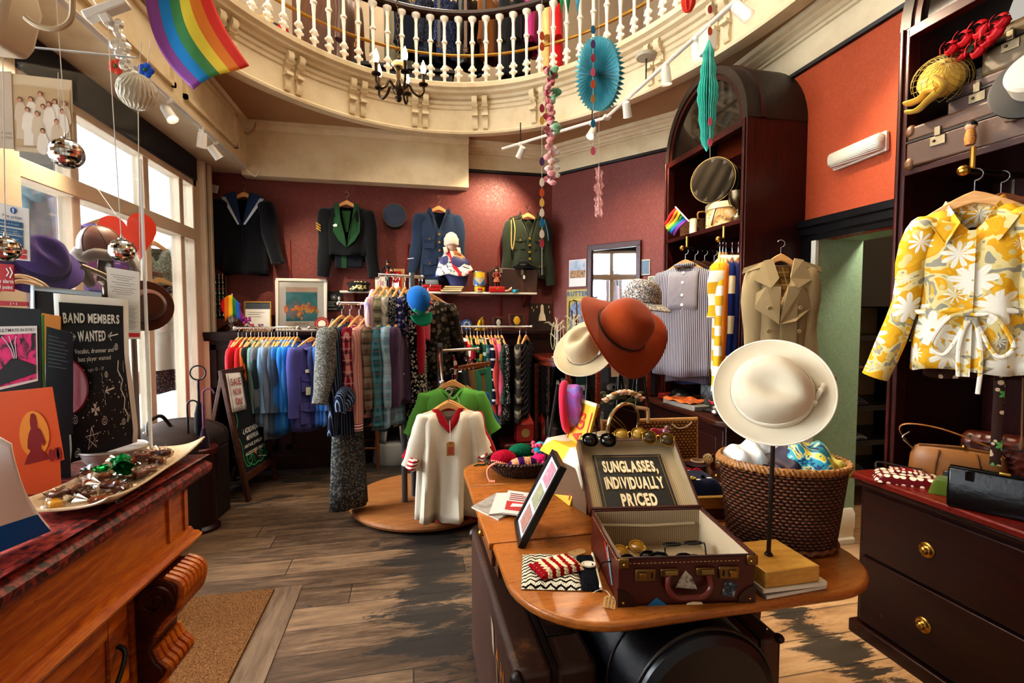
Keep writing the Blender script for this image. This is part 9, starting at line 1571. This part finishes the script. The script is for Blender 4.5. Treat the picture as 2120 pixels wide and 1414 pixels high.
def qj(p,d,lab,lit=True,tr=None):
 d=Vector(d).normalized();t=zB('track_spotlight',lab,'spotlight');qc(t,zk(p,d,(1,0,0)))
 MB().zE([(0,-.07),(.026,-.07),(.03,-.06),(.034,.035),(.037,.04),(.031,.036),(0,.02)],22).zC('head',SPW,t);MB().zE([(0,.03),(.029,.03),(.029,.027),(0,.026)],20).zC('bulb',HOT if lit else P('#b9b4a8',.2),t)
 if tr is not None:
  k=t.matrix_basis.inverted()@Vector(tr);MB().zD([(0,0,-.06),tuple(k)],.008,7).zC('stem',SPW,t);MB().zH(tuple(k),(.03,.03,.04)).zC('adapter',SPW,t,qE=.004)
 if lit:LAMPS.append((tuple(Vector(p)+d*.06),tuple(Vector(p)+d*2),1))
TK=3.22;k1,k2,k3=qb(1040,308,TK),qb(1256,243,TK),qb(1512,12,TK);k4=k2+(k3-k2)*1.9
t=zB('lighting_track','white lighting track hung under the ceiling above the mirror corner and the mahogany cabinet','track');
MB().zD([tuple(k1),tuple(k2)],.014,8).zC('track',SPW,t);MB().zD([tuple(k2),tuple(k4)],.014,8).zC('track',SPW,t);MB().zH(tuple(k2),(.06,.06,.03)).zC('joint',SPW,t,qE=.004)
for q in(k1 .lerp(k2,.2),k1 .lerp(k2,.88),k2 .lerp(k3,.42)):MB().zD([tuple(q),(q.x,q.y,3.42)],.006,6).zC('drop_rod',P('#2a2622',.4),t)
for q in(k1 .lerp(k2,.88),k2 .lerp(k3,.42)):MB().zE([(0,3.385),(.07,3.39),(.08,3.41),(0,3.42)],24,(q.x,q.y,0)).zC('ceiling_rose',P('#c9bfa8',.5),t)
def tp(px,py):
 return min((k1 .lerp(k2,i/40)for i in range(41)),key=lambda q:abs(pxy(q)-px))if px<1256 else min((k2 .lerp(k4,i/80)for i in range(81)),key=lambda q:abs(pxy(q)-px))
def pxy(q):v=q-Vector((0,0,H));return 1060+FP*v.dot(RT)/v.dot(FW)
for px,d,lab in((1076,(-.25,.75,-.75),'white spotlight at the far end of the track, aimed at the uniforms'),(1222,(-.5,-.35,-.8),'brilliant white spotlight shining straight out beside the paper fan'),(1300,(.35,.45,-.8),'white spotlight lighting the corner mirror'),(1382,(.15,.1,-1),'white spotlight above the round hatbox'),(1440,(-.2,-.35,-1),'white spotlight between the teal paper drop and the cabinet'),(1545,(.45,-.5,-.8),'white spotlight cut by the top edge, aimed at the yellow blouse')):
 q=tp(px,0);qj(q+Vector((0,0,-.1)),d,lab,True,q+Vector((0,0,-.01)))
q=tp(1455,0);t=zB('track_box','white transformer box on the lighting track','box',q+Vector((0.02,0,-.07)));MB().box(-.03,.03,-.05,.05,-.07,.05).zC('box',SPW,t,qE=.006);MB().box(-.012,.012,-.012,.012,.05,.06).zC('clip',SPW,t)
a,b=qb(300,162,2.93),qb(498,348,2.93);a=Vector((-1.53,a.y-.6,2.935));b=Vector((-1.53,5.15,2.935));t=zB('lighting_track','grey-white lighting track along the foot of the panelled beam by the window','track');MB().zD([tuple(a),tuple(b)],.015,8).zC('track',P('#cfd0cf',.3,.3),t);MB().zD([(-1.53,1,2.935),tuple(a)],.015,8).zC('track',P('#cfd0cf',.3,.3),t)
MB().zD(zA([tuple(b),(-1.5,5.2,2.9),(-1.46,5.22,2.88),(-1.43,5.22,2.93)],5),.006,6).zC('cable',zq,t)
for py,px,d,lab,lit in((226,268,(-.3,-.5,-.8),'window-side spotlight half hidden by the white honeycomb ball',True),(222,352,(.5,-.2,-.8),'pair of window-side spotlights, nearer one',True),(285,418,(-.2,.3,-.9),'window-side unlit white spotlight pointing down',False),(320,447,(.5,.35,-.75),'window-side spotlight at the far end aimed into the room',True)):
 y=min((1+4.2*i/200 for i in range(201)),key=lambda v:abs(pxy(Vector((-1.53,v,2.85)))-px));qj((-1.53,y,2.83),d,lab,lit,(-1.53,y,2.925))
cy=3.0;cc=qa(825,185,cy);ch_=zB('chandelier','small five-armed bronze chandelier with candle bulbs on a long chain','chandelier',cc);BZ_=P('#3f3226',.35,.8)
MB().zE([(0,-.075),(.012,-.07),(.022,-.05),(.012,-.035),(.03,-.02),(.036,0),(.022,.03),(.012,.05),(.016,.075),(.01,.1),(.024,.12),(.01,.14),(.006,.18),(0,.18)],18).zC('column',BZ_,ch_,ang=60)
MB().zE([(.0,.128),(.03,.13),(.042,.142),(.03,.156),(0,.158)],18).zC('glass_cup',P('#d9c9a4',.15),ch_)
for k in range(5):
 a=R(70+72*k);ca,sa=cos(a),sin(a);f=lambda r,z:(r*ca,r*sa,z)
 am=MB();am.zD(zA([f(.03,.0),f(.06,.03),f(.085,-.01),f(.12,-.03),f(.145,-.005),f(.145,.03)],6),.0075,8);am=am.zC('arm',BZ_,ch_);MB().zE([(0,.03),(.026,.035),(.028,.042),(.01,.046),(.01,.1),(0,.1)],14,f(.145,0)).zC('candle_cup',BZ_,am);MB().zE([(.009,.1),(.016,.12),(.016,.135),(.009,.16),(.002,.178)],12,f(.145,0)).zC('bulb',zX('#ffdca0',30),am)
mb=MB();[mb.zD([(.009*cos(a)*(i%2),.009*cos(a)*(1-i%2),.2+.032*i+.017*sin(a))for a in(2*pi*j/8 for j in range(8))],.0025,4,closed=True)for i in range(90)];mb.zC('chain',P('#6a5638',.35,.8),ch_)
Y_=2.3;q=[qa(*p,Y_+dy)for p,dy in(((296,-30),.0),((432,-30),.05),((513,131),.02),((400,185),-.06))];FW_=['#8a4a94','#1f86c9','#4a8f5a','#e6d44a','#e0832a','#d8342a']
t=zB('rainbow_flag','large rainbow flag hanging from the beam at the top of the shop','flag',q[0]);mb=MB()
def ff(s,l):p=q[0].lerp(q[1],s).lerp(q[3].lerp(q[2],s),l)-q[0];return(p.x-.045*sin(pi*l)*(1-.5*s),p.y+.02*sin(5*s+3*l),p.z-.03*sin(pi*l)*(1-s))
for k in range(6):mb.mi=k;mb.zF(lambda u,v:ff((k+u)/6,v),5,22)
mb.zC('cloth',[P(c,.75)for c in FW_],t,qF=.0015);MB().zD([tuple(q[0]-q[0]+Vector((-.04,0,.0))),tuple(q[1]-q[0]+Vector((.03,0,0)))],.008,8).zC('stick',zq,t)
def line(px,y0,y1,Y,lab,r=.0012):return zi((px,px),y0,y1,Y,lab,r)
c=qa(1240,155,2.75);d=(CAMP-c).normalized();t=zB('paper_fan_rosette','turquoise honeycomb paper rosette with pinked edges hanging under the ceiling','paper decoration');qc(t,zk(c,d+Vector((-.75,.2,.1)),(0,0,1)));mb=MB()
nP=44;[mb.add([(0,0,.0),(.19*cos(a)*1.0,.15*sin(a),.0),(.2*cos(a+.07),.158*sin(a+.07),.035),(.02*cos(a+.07),.02*sin(a+.07),.05),(.185*cos(a+.14),.146*sin(a+.14),.0)],[(0,1,2,3),(0,3,2,4)])for a in(2*pi*i/nP for i in range(nP))];[mb.add([(0,0,.0),(.19*cos(a),.15*sin(a),.0),(.2*cos(a+.07),.158*sin(a+.07),-.035),(.185*cos(a+.14),.146*sin(a+.14),.0)],[(0,1,2),(0,2,3)])for a in(2*pi*i/nP for i in range(nP))];mb.zC('paper',P('#8ed8e4',.7,var=.2,ns=30),t,smooth=False);line(1240,-40,100,2.75,'thin thread holding the turquoise paper rosette')
c=qa(1465,200,2.4);s_=(c-CAMP).dot(FW)/1000;t=zB('paper_drop','long tapering teal honeycomb paper drop hanging in front of the arched cabinet','paper decoration',c,R(20));hh_=112*s_;mb=MB()
pr_=[(0,-1),(.45,-.86),(.62,-.74),(.6,-.6),(.82,-.4),(.8,-.2),(.98,-.05),(1,.0),(.92,.06),(1,.14),(.7,.35),(.75,.5),(.5,.66),(.55,.78),(.25,.92),(.12,1)]
for k in range(12):a=pi*k/12;mb.add([(e*max(.03,r_)*21*s_*cos(a),e*max(.03,r_)*21*s_*sin(a),z*hh_)for r_,z in pr_ for e in(-1,1)],[(2*i,2*i+1,2*i+3,2*i+2)for i in range(len(pr_)-1)])
mb.zC('paper',P('#5fd6c4',.7,var=.2,ns=60),t,smooth=False,qF=.002);MB().zD([(0,0,hh_),(0,0,hh_+.6)],.001,5).zC('thread',zr,t)
DROPC={'b':'#1f6f94','p':'#5a3a6a','c':'#a83a4a','k':'#d0607a','o':'#c9562a','t':'#b98a4a','w':'#e6dac4','y':'#e0b45a'}
def qT(px,Y,items,y0,y1,lab):
 b=line(px,y0,y1,Y,lab,.001);o=C.objects[-2]if C.objects[-1].type=='MESH' else C.objects[-1]
 for py,k in items:p=qa(px+(0 if py<350 else 0),py,Y)-b;s=(qa(px,py,Y)-CAMP).dot(FW)/1000;mb=MB();mb.zG([(p.x+s*5.2*sin(a)*(1-.0),p.z+s*(7*-cos(a)*(1 if cos(a)>0 else 1.5)-1))for a in(2*pi*i/16 for i in range(16))],p.y-.001,p.y+.001,'xz');mb.zC('paper_drop',P(DROPC[k],.7),o)
qT(1228,2.5,[(62,'b'),(92,'p'),(121,'c'),(150,'k'),(175,'o'),(205,'t'),(256,'b'),(313,'k')],-40,330,'string of small paper raindrops hanging in front of the turquoise rosette')
qT(1122,2.6,[(75,'o'),(97,'o'),(225,'c'),(250,'y'),(335,'p'),(378,'w'),(399,'o'),(420,'y'),(441,'w'),(462,'b'),(485,'w'),(504,'c')],-40,570,'long string of paper raindrops hanging beside the petal garland')
qT(1470,2.36,[(20,'c'),(65,'o'),(252,'k'),(295,'k')],-40,328,'string of pink and orange paper raindrops by the teal paper drop')
b=line(1240,-40,345,3.0,'thread carrying the fluffy pale pink tassel');t=zB('paper_tassel','fluffy pale pink paper tassel hanging against the dark red corner wall','paper decoration',b);rr=random.Random(2);mb=MB();s=(b-CAMP).dot(FW)/1000
[mb.add([(r_*cos(a),r_*sin(a),-z),(r_*1.5*cos(a+.3),r_*1.5*sin(a+.3),-z-.02),(r_*cos(a+.5),r_*sin(a+.5),-z-.035)],[(0,1,2)])for z,a,r_ in((rr.uniform(.0,1)*95*s,rr.uniform(0,6.3),s*rr.uniform(3,8))for _ in range(150))];mb.zC('tassel',P('#d9a8a4',.7,var=.2,ns=50),t,smooth=False);MB().zD([(0,0,0),(0,0,-98*s)],s*2.4,6).zC('core',P('#d0a09a',.7),t)
t0=qa(1140,60,2.85);t=zB('petal_garland','hanging garland of pink and white tissue petals with mint green leaves','garland',t0);rr=random.Random(14);s=(t0-CAMP).dot(FW)/1000
MB().zD([(0,0,.3),(0,0,-310*s)],.0015,5).zC('thread',zr,t)
PK=[P('#d97a86',.7),P('#e6a6a8',.7),P('#e6c9c2',.7),P('#d95a6a',.7)];GN=[P('#8fbf9a',.7),P('#6fae86',.7),P('#b9d6c2',.7)]
def qU(x,y,z,r,m,nm):
 mb=MB();a=rr.uniform(0,6.28);mb.zF(lambda u,v:(x+r*(.35+.65*sin(pi*v))*cos(a+(u-.5)*2.6),y+r*(.35+.65*sin(pi*v))*sin(a+(u-.5)*2.6),z+r*1.3*(.5-v)),7,6);mb.zC(nm,m,t,qF=.0012)
for i in range(48):f=i/47;qU(rr.uniform(-7,5)*s,rr.uniform(-5,5)*s,-(80+235*f)*s,rr.uniform(8,11)*s,rr.choice(PK[:2]if f<.5 else PK[1:3]),'petal')
for f in(.02,.06,.26,.33,.36,.62,.66,.7):qU(rr.uniform(4,9)*s+3*s,-4*s,-(80+235*f*.78)*s,rr.uniform(11,14)*s,rr.choice(GN),'leaf_petal')
for f in range(4):qU(14*s,0,-(250+16*f)*s,8*s,P('#dfe3e4',.7),'white_petal')
c=qa(1425,5,2.3);t=zB('red_paper_ball','red tissue paper ball at the top edge of the picture','paper decoration',c);rr=random.Random(6);mb=MB();mb.zF(lambda u,v:(.03*sin(pi*v)*cos(2*pi*u)*(1+.25*sin(14*pi*u)),.03*sin(pi*v)*sin(2*pi*u)*(1+.25*sin(14*pi*u)),.05*cos(pi*v)),42,9,cu=True);mb.zC('paper',P('#d03a24',.7),t);MB().zD([(0,0,.05),(0,0,.5)],.001,5).zC('thread',zr,t)
for k,(px,c,lab)in enumerate(((1163,'#2f8f5a','green bunting pennant hung over the balcony rail'),(1176,'#1f6f4a','dark green bunting pennant beside the green one'),(1196,'#4a9fc4','light blue bunting pennant near the end of the balustrade'))):
 p=qa(px,2,4.3);t=zB('bunting_pennant',lab,'bunting',p);mb=MB();mb.zK([(-.045,0,.16),(.045,0,.16),(.0,0,-.12)]);mb.zC('cloth',P(c,.8),t,qF=.002);MB().zD([(-.05,0,.16),(.05,0,.16)],.004,5).zC('tape',zq,t)
c=qa(284,190,1.95);s=(c-CAMP).dot(FW)/1000;t=zB('honeycomb_ball','white honeycomb paper ball hanging above the counter screen','paper decoration',c,rot=(R(25),R(20),0));mb=MB();nr=26;R0_=42*s*.86
for k in range(nr):a=pi*k/nr*2;mb.add([(0,0,-R0_),(0,0,R0_)]+[(R0_*sin(pi*j/10)*cos(a+.1*(j%2)),R0_*sin(pi*j/10)*sin(a+.1*(j%2)),R0_*cos(pi*j/10))for j in range(1,10)],[(1,)+tuple(range(2,11))+(0,)])
mb.zC('paper',P('#e3dccb',.8),t,smooth=False,qF=.0015);mb=MB();mb.zF(lambda u,v:(R0_*.97*sin(pi*v)*cos(2*pi*u),R0_*.97*sin(pi*v)*sin(2*pi*u),R0_*.97*cos(pi*v)),26,12,cu=True);mb.zC('core',P('#c9bda4',.8),t);MB().zD([(0,0,R0_),(0,0,R0_+.1)],.0015,5).zC('thread',zq,t)
c=qa(250,95,1.92);t=zB('crystal_drop','cluster of clear crystal plastic hanging from a white clamp','ornament',c);rr=random.Random(9);CG=P('#e9e6dd',.06,.35,.15,30)
mb=MB();pts_=[(246,50),(244,66),(250,80),(240,92),(258,98),(250,112),(262,122),(256,134)]
for k,(px,py)in enumerate(pts_):p=qa(px,py,1.92)-c;mb.zI(tuple(p),(.016+.006*(k in(3,4,5)),.014,.018),6,5)
mb.zD([tuple(qa(px,py,1.92)-c)for px,py in pts_],.012,6);mb.zC('crystal',CG,t,smooth=False)
c=qa(222,22,1.92);t=zB('white_clamp','white plastic strip light clamp hung at the top of the picture','clamp',c,rot=(0,R(-28),0));MB().box(-.07,.07,-.02,.02,-.012,.016).zC('body',SPW,t,qE=.005);MB().box(-.03,.0,-.016,.016,-.045,-.01).zC('jaw',SPW,t,qE=.004);MB().zD([(-.02,0,-.045),(.0,0,-.08)],.007,7).zC('stem',SPW,t);MB().zD([(-.02,0,.016),(-.02,0,.6)],.002,5).zC('hanging_wire',zq,t)
for px,py,c_,lab in((241,138,'#d8412c','red-orange fabric flower stuck behind the honeycomb ball'),(302,146,'#1f5ac9','bright blue fabric flower beside the honeycomb ball')):p=qa(px,py,2.0);t=zB('fabric_flower',lab,'flower',p);[MB().zI((.014*cos(a),0,.014*sin(a)),(.014,.006,.014),9,6).zC('petal',P(c_,.7),t)for a in(0,1.26,2.5,3.77,5.03)];MB().zI((0,-.006,0),.006,8,6).zC('heart',P('#3a6a2a',.7),t);MB().zD([(0,.004,0),(.01,.02,.12)],.0015,5).zC('thread',zq,t)
p=qa(-8,34,1.5);t=zB('heater_unit','cream wall heater box with dark vent slots in the top corner of the picture','heater',p,R(-8));mb=MB();mb.zG([(-.3,-.06),(.03,-.085),(.05,-.06),(.075,.03),(.06,.1),(-.3,.12)],-.05,.05,'xz');mb.zC('case',P('#cfc0a4',.4),t,qE=.012)
mb=MB();[mb.zG([(x,.022-.1*(x+.04)),(x+.005,.022-.1*(x+.04)),(x+.006,.06-.1*(x+.04)),(x+.001,.06-.1*(x+.04))],-.054,-.048,'xz')for x in[-.12+.0125*i for i in range(14)]];mb.zC('vent_slots',P('#5a3a24',.6),t)
P_=[qa(*q,1.36)for q in((52,36),(75,52),(105,60),(130,55),(148,35),(150,-20))];MB().zD(zA([tuple(q-p)for q in P_],6),.006,7).zC('cable',P('#b9a684',.5),None,p);zx(C.objects[-1],'beige cable looping out of the heater box','cable')
q0=qa(535,228,5.2);mb=MB();P_=[qa(*q,5.22)for q in((540,228),(532,245),(525,268),(510,276),(498,262))];mb.zD(zA([tuple(q-q0)for q in P_],5),.006,6);mb.zC('looped_cable',P('#a08a64',.6),None,q0);zx(C.objects[-1],'thin cable drooping from the corner ceiling above the sailor jacket','cable')
def qk(px,py,Y,lab,mat,rz,L,name='garment',cat='clothes',w=.2,**k):p=qa(px,py,Y);g=zM(name,lab,cat,p,R(rz),mat,L=L,w=w,qI=int(px),**k);zL(p,R(rz),w=.17,label='hanger in the gallery holding the '+' '.join(lab.split()[:4]));return g
g=qk(545,14,5.9,'black waistcoat over a red short-sleeved top in the gallery',zN('#17120f'),12,.95,'waistcoat','waistcoat',.2,sl=.0,qG=.26,nw=.085,d=.08)
g2=zM('red_blouse','red short-sleeved top under the black waistcoat in the gallery','top',qa(545,14,5.92),R(12),zN('#a3121c'),w=.205,L=.6,d=.06,sl=.3,spread=.35,sr=(.08,.075))
for k in range(3):g.qA(0,-.5-.1*k,.009,zp)
for px,py,Y,lab,m,rz,L,nm,kw in((722,-38,6.0,'brown suede coat in the gallery beside the wooden door',zO('#4a2a18'),60,1.0,'coat',{}),(845,-30,6.0,'navy garment with straps in the gallery behind the chandelier',zN('#141a2c'),50,.8,'jacket',{}),(893,-30,6.0,'black sequinned top in the gallery',zS('#101014',['#3a4058','#5a6480'],110,.4),40,.9,'top',{}),(930,-30,6.0,'dark blue sequinned jacket in the gallery',zS('#12162a',['#3a4a7a','#7a86a8'],110,.4),40,.9,'jacket',{}),(975,-30,6.0,'black leather jacket in the gallery',zO('#0f0e0f',.3),40,1.0,'jacket',{}),(1018,-30,6.0,'tan suede jacket in the gallery',zN('#7a4a22'),40,.9,'jacket',{}),(1052,-30,5.95,'dark grey coat in the gallery',zN('#22242a'),55,1.15,'coat',{}),(1080,-32,5.9,'black coat beside the magenta garment in the gallery',zN('#121318'),60,1.15,'coat',{}),(1100,-35,5.8,'magenta satin garment in the gallery',zN('#a0186a',.15,100,.1,.4),70,.75,'dress',{}),(1130,-40,5.6,'cream garment with long folds in the gallery',zN('#d9b87a'),75,1.15,'dress',{}),(1150,-42,5.5,'scarlet garment at the end of the gallery rail',zN('#b3141c'),78,1.1,'dress',{})):qk(px,py,Y,lab,m,rz,L,nm,nm,.19,sl=.6,sr=(.075,.055))
for k,(px,c,lab)in enumerate(((617,'#15110f','black belt hanging with a blue tag in the gallery'),(735,'#7a4a24','tan belt with a brass buckle in the gallery'),(765,'#2a201a','dark brown belt in the gallery'),(800,'#8a5a2c','light brown belt in the gallery'),(905,'#1c1a1a','thin black belt among the sequinned clothes'),(960,'#5a3a20','brown leather strap belt in the gallery'),(998,'#141213','wide black belt in the gallery'))):
 a,b=qa(px,-20,5.7),qa(px+4,88+10*(k%3),5.7);t=zB('hanging_belt',lab,'belt',b);l=a.z-b.z;mb=MB();mb.box(-.018,.018,-.003,.003,0,l);mb.zC('strap',zO(c),t,qE=.002);mb=MB();mb.zD([(x,-.004,z)for x,z in((-.026,.0),(.026,.0),(.026,.045),(-.026,.045))],.004,5,closed=True);mb.zC('buckle',zo,t)
p=qa(655,60,6.1);t=zB('gallery_door','tall brown wooden panel standing in the gallery with a dark edge','door',(p.x,6.3,3.965));MB().box(-.3,.2,0,.05,0,2.1).zC('panel',qK('#4a2c16','#6f4524',(9,9,1.3)),t);MB().box(.2,.24,-.01,.06,0,2.1).zC('edge',zp,t)
p=qa(670,120,5.85);t=zB('glowing_lamp','lamp glowing violet and blue behind the balusters','lamp',(p.x,5.85,3.965));MB().zE([(0,0),(.1,0),(.11,.1),(.1,.16),(0,.16)],24).zC('base',zX('#2a1aff',2.5),t);mb=MB();mb.zE([(.1,.16),(.11,.2),(.13,.32),(.09,.36),(0,.37)],24);mb.zC('shade',zX('#7a5aff',1.2),t);MB().zD([(.105*cos(a),.105*sin(a),.165)for a in(2*pi*i/24 for i in range(24))],.01,6,closed=True).zC('bright_ring',zX('#c9c4ff',8),t)
p=qa(835,60,6.5);t=zB('pale_curtain','pale grey-green cloth hanging in the gallery behind the chandelier chain','curtain',(p.x,6.5,4.05));mb=MB();mb.zF(lambda u,v:(-.24+.48*u,.03*sin(20*u),1.5*v),30,5);mb.zC('cloth',zN('#8a8670'),t);MB().zD([(-.3,0,1.5),(.3,0,1.5)],.012,8).zC('pole',zo,t)
p=qa(800,135,6.2);t=zB('dark_table','dark table in the gallery behind the chandelier','table',(p.x+.1,6.2,3.965));MB().box(-.7,.7,-.3,.3,.42,.47).zC('top',zp,t,qE=.01);[MB().box(x-.025,x+.025,y-.025,y+.025,0,.42).zC('leg',zp,t)for x in(-.65,.65)for y in(-.25,.25)];MB().box(-.64,.64,-.26,.26,.08,.42).zC('drawer_front',P('#15110f',.5),t)
mt=MB();a0,a1=(-1.6,1.6),(-.742,2.8);mt.box(a0[0],a1[0],a0[1],a1[1],.0,.012);t=NT('coir',.95,0,.1);t.base(t.qz(t.qw(190,det=2),[(.3,'#3f2a18'),(.5,'#6d4c2e'),(.72,'#8f6a44')]));t.jD(t.qw(220),.8,.01);o=mt.zC('coir_mat',t.mat);zx(o,'brown coir doormat let into the floor beside the counter','mat')
zf(MB().box(-.738,-.60,1.4,2.82,.0,.004).zC('trim_5',qK('#4a3828','#7a6450',(9,1.2,9),.5)))
LAMPS=[(p,tg,75)for p,tg,_ in LAMPS]
cam=bpy.data.cameras.new('camera');co=bpy.data.objects.new('camera',cam);C.objects.link(co)
cam.sensor_width=36;cam.sensor_fit='HORIZONTAL';cam.lens=36*FP/2120;cam.clip_start=.02;cam.clip_end=100
Mc=Matrix((RT,UP,-FW)).transposed().to_4x4();Mc.translation=(0,0,H);co.matrix_world=Mc
sc=bpy.context.scene;sc.camera=co
sc.view_settings.view_transform='Standard';sc.view_settings.look='Medium High Contrast';sc.view_settings.exposure=.2
w=bpy.data.worlds.new('world');sc.world=w;w.use_nodes=True
w.node_tree.nodes['Background'].inputs[0].default_value=(1,.92,.81,1);w.node_tree.nodes['Background'].inputs[1].default_value=.42
def lamp(name,ty,loc,e,colr=(1,.84,.62),size=.05,target=None,spot=70,blend=.6):
 l=bpy.data.lights.new(name,ty);l.energy=e;l.color=colr
 if ty=='AREA':l.size=size
 else:l.shadow_soft_size=size
 if ty=='SPOT':l.spot_size=R(spot);l.spot_blend=blend
 o=bpy.data.objects.new(name,l);C.objects.link(o);o.location=loc
 if target is not None:o.rotation_euler=(Vector(target)-Vector(loc)).to_track_quat('-Z','Y').to_euler()
 return o
lamp('street_fill','AREA',(-5.5,4,8),11000,(.95,.98,1),6,(-10.6,4,2));lamp('well_fill','AREA',(.3,3.2,6.4),150,(1,.84,.64),3,(.3,3.2,0));lamp('gallery_lamp','POINT',(.2,6.3,6.2),60,(1,.84,.64),.3);lamp('store_fill','POINT',(3.2,2.2,2.45),35,(1,.92,.8),.12)  # area lamps and store point lamp are unseen fill, added for brightness
a=lamp('sky_light','AREA',(-4.6,3.2,3.2),800,(.88,.94,1),3.4,(-1.5,2.6,1.2))
for(p,tg,e)in LAMPS:lamp('spot_lamp','SPOT',p,e,(1,.82,.58),.03,tg,95,.8)
sc.cycles.max_bounces=7;sc.cycles.diffuse_bounces=3;sc.cycles.glossy_bounces=3;sc.cycles.transmission_bounces=6;sc.cycles.transparent_max_bounces=10
sc.cycles.caustics_reflective=False;sc.cycles.caustics_refractive=False;sc.cycles.sample_clamp_indirect=6
sc.cycles.use_adaptive_sampling=True;sc.cycles.adaptive_threshold=.02
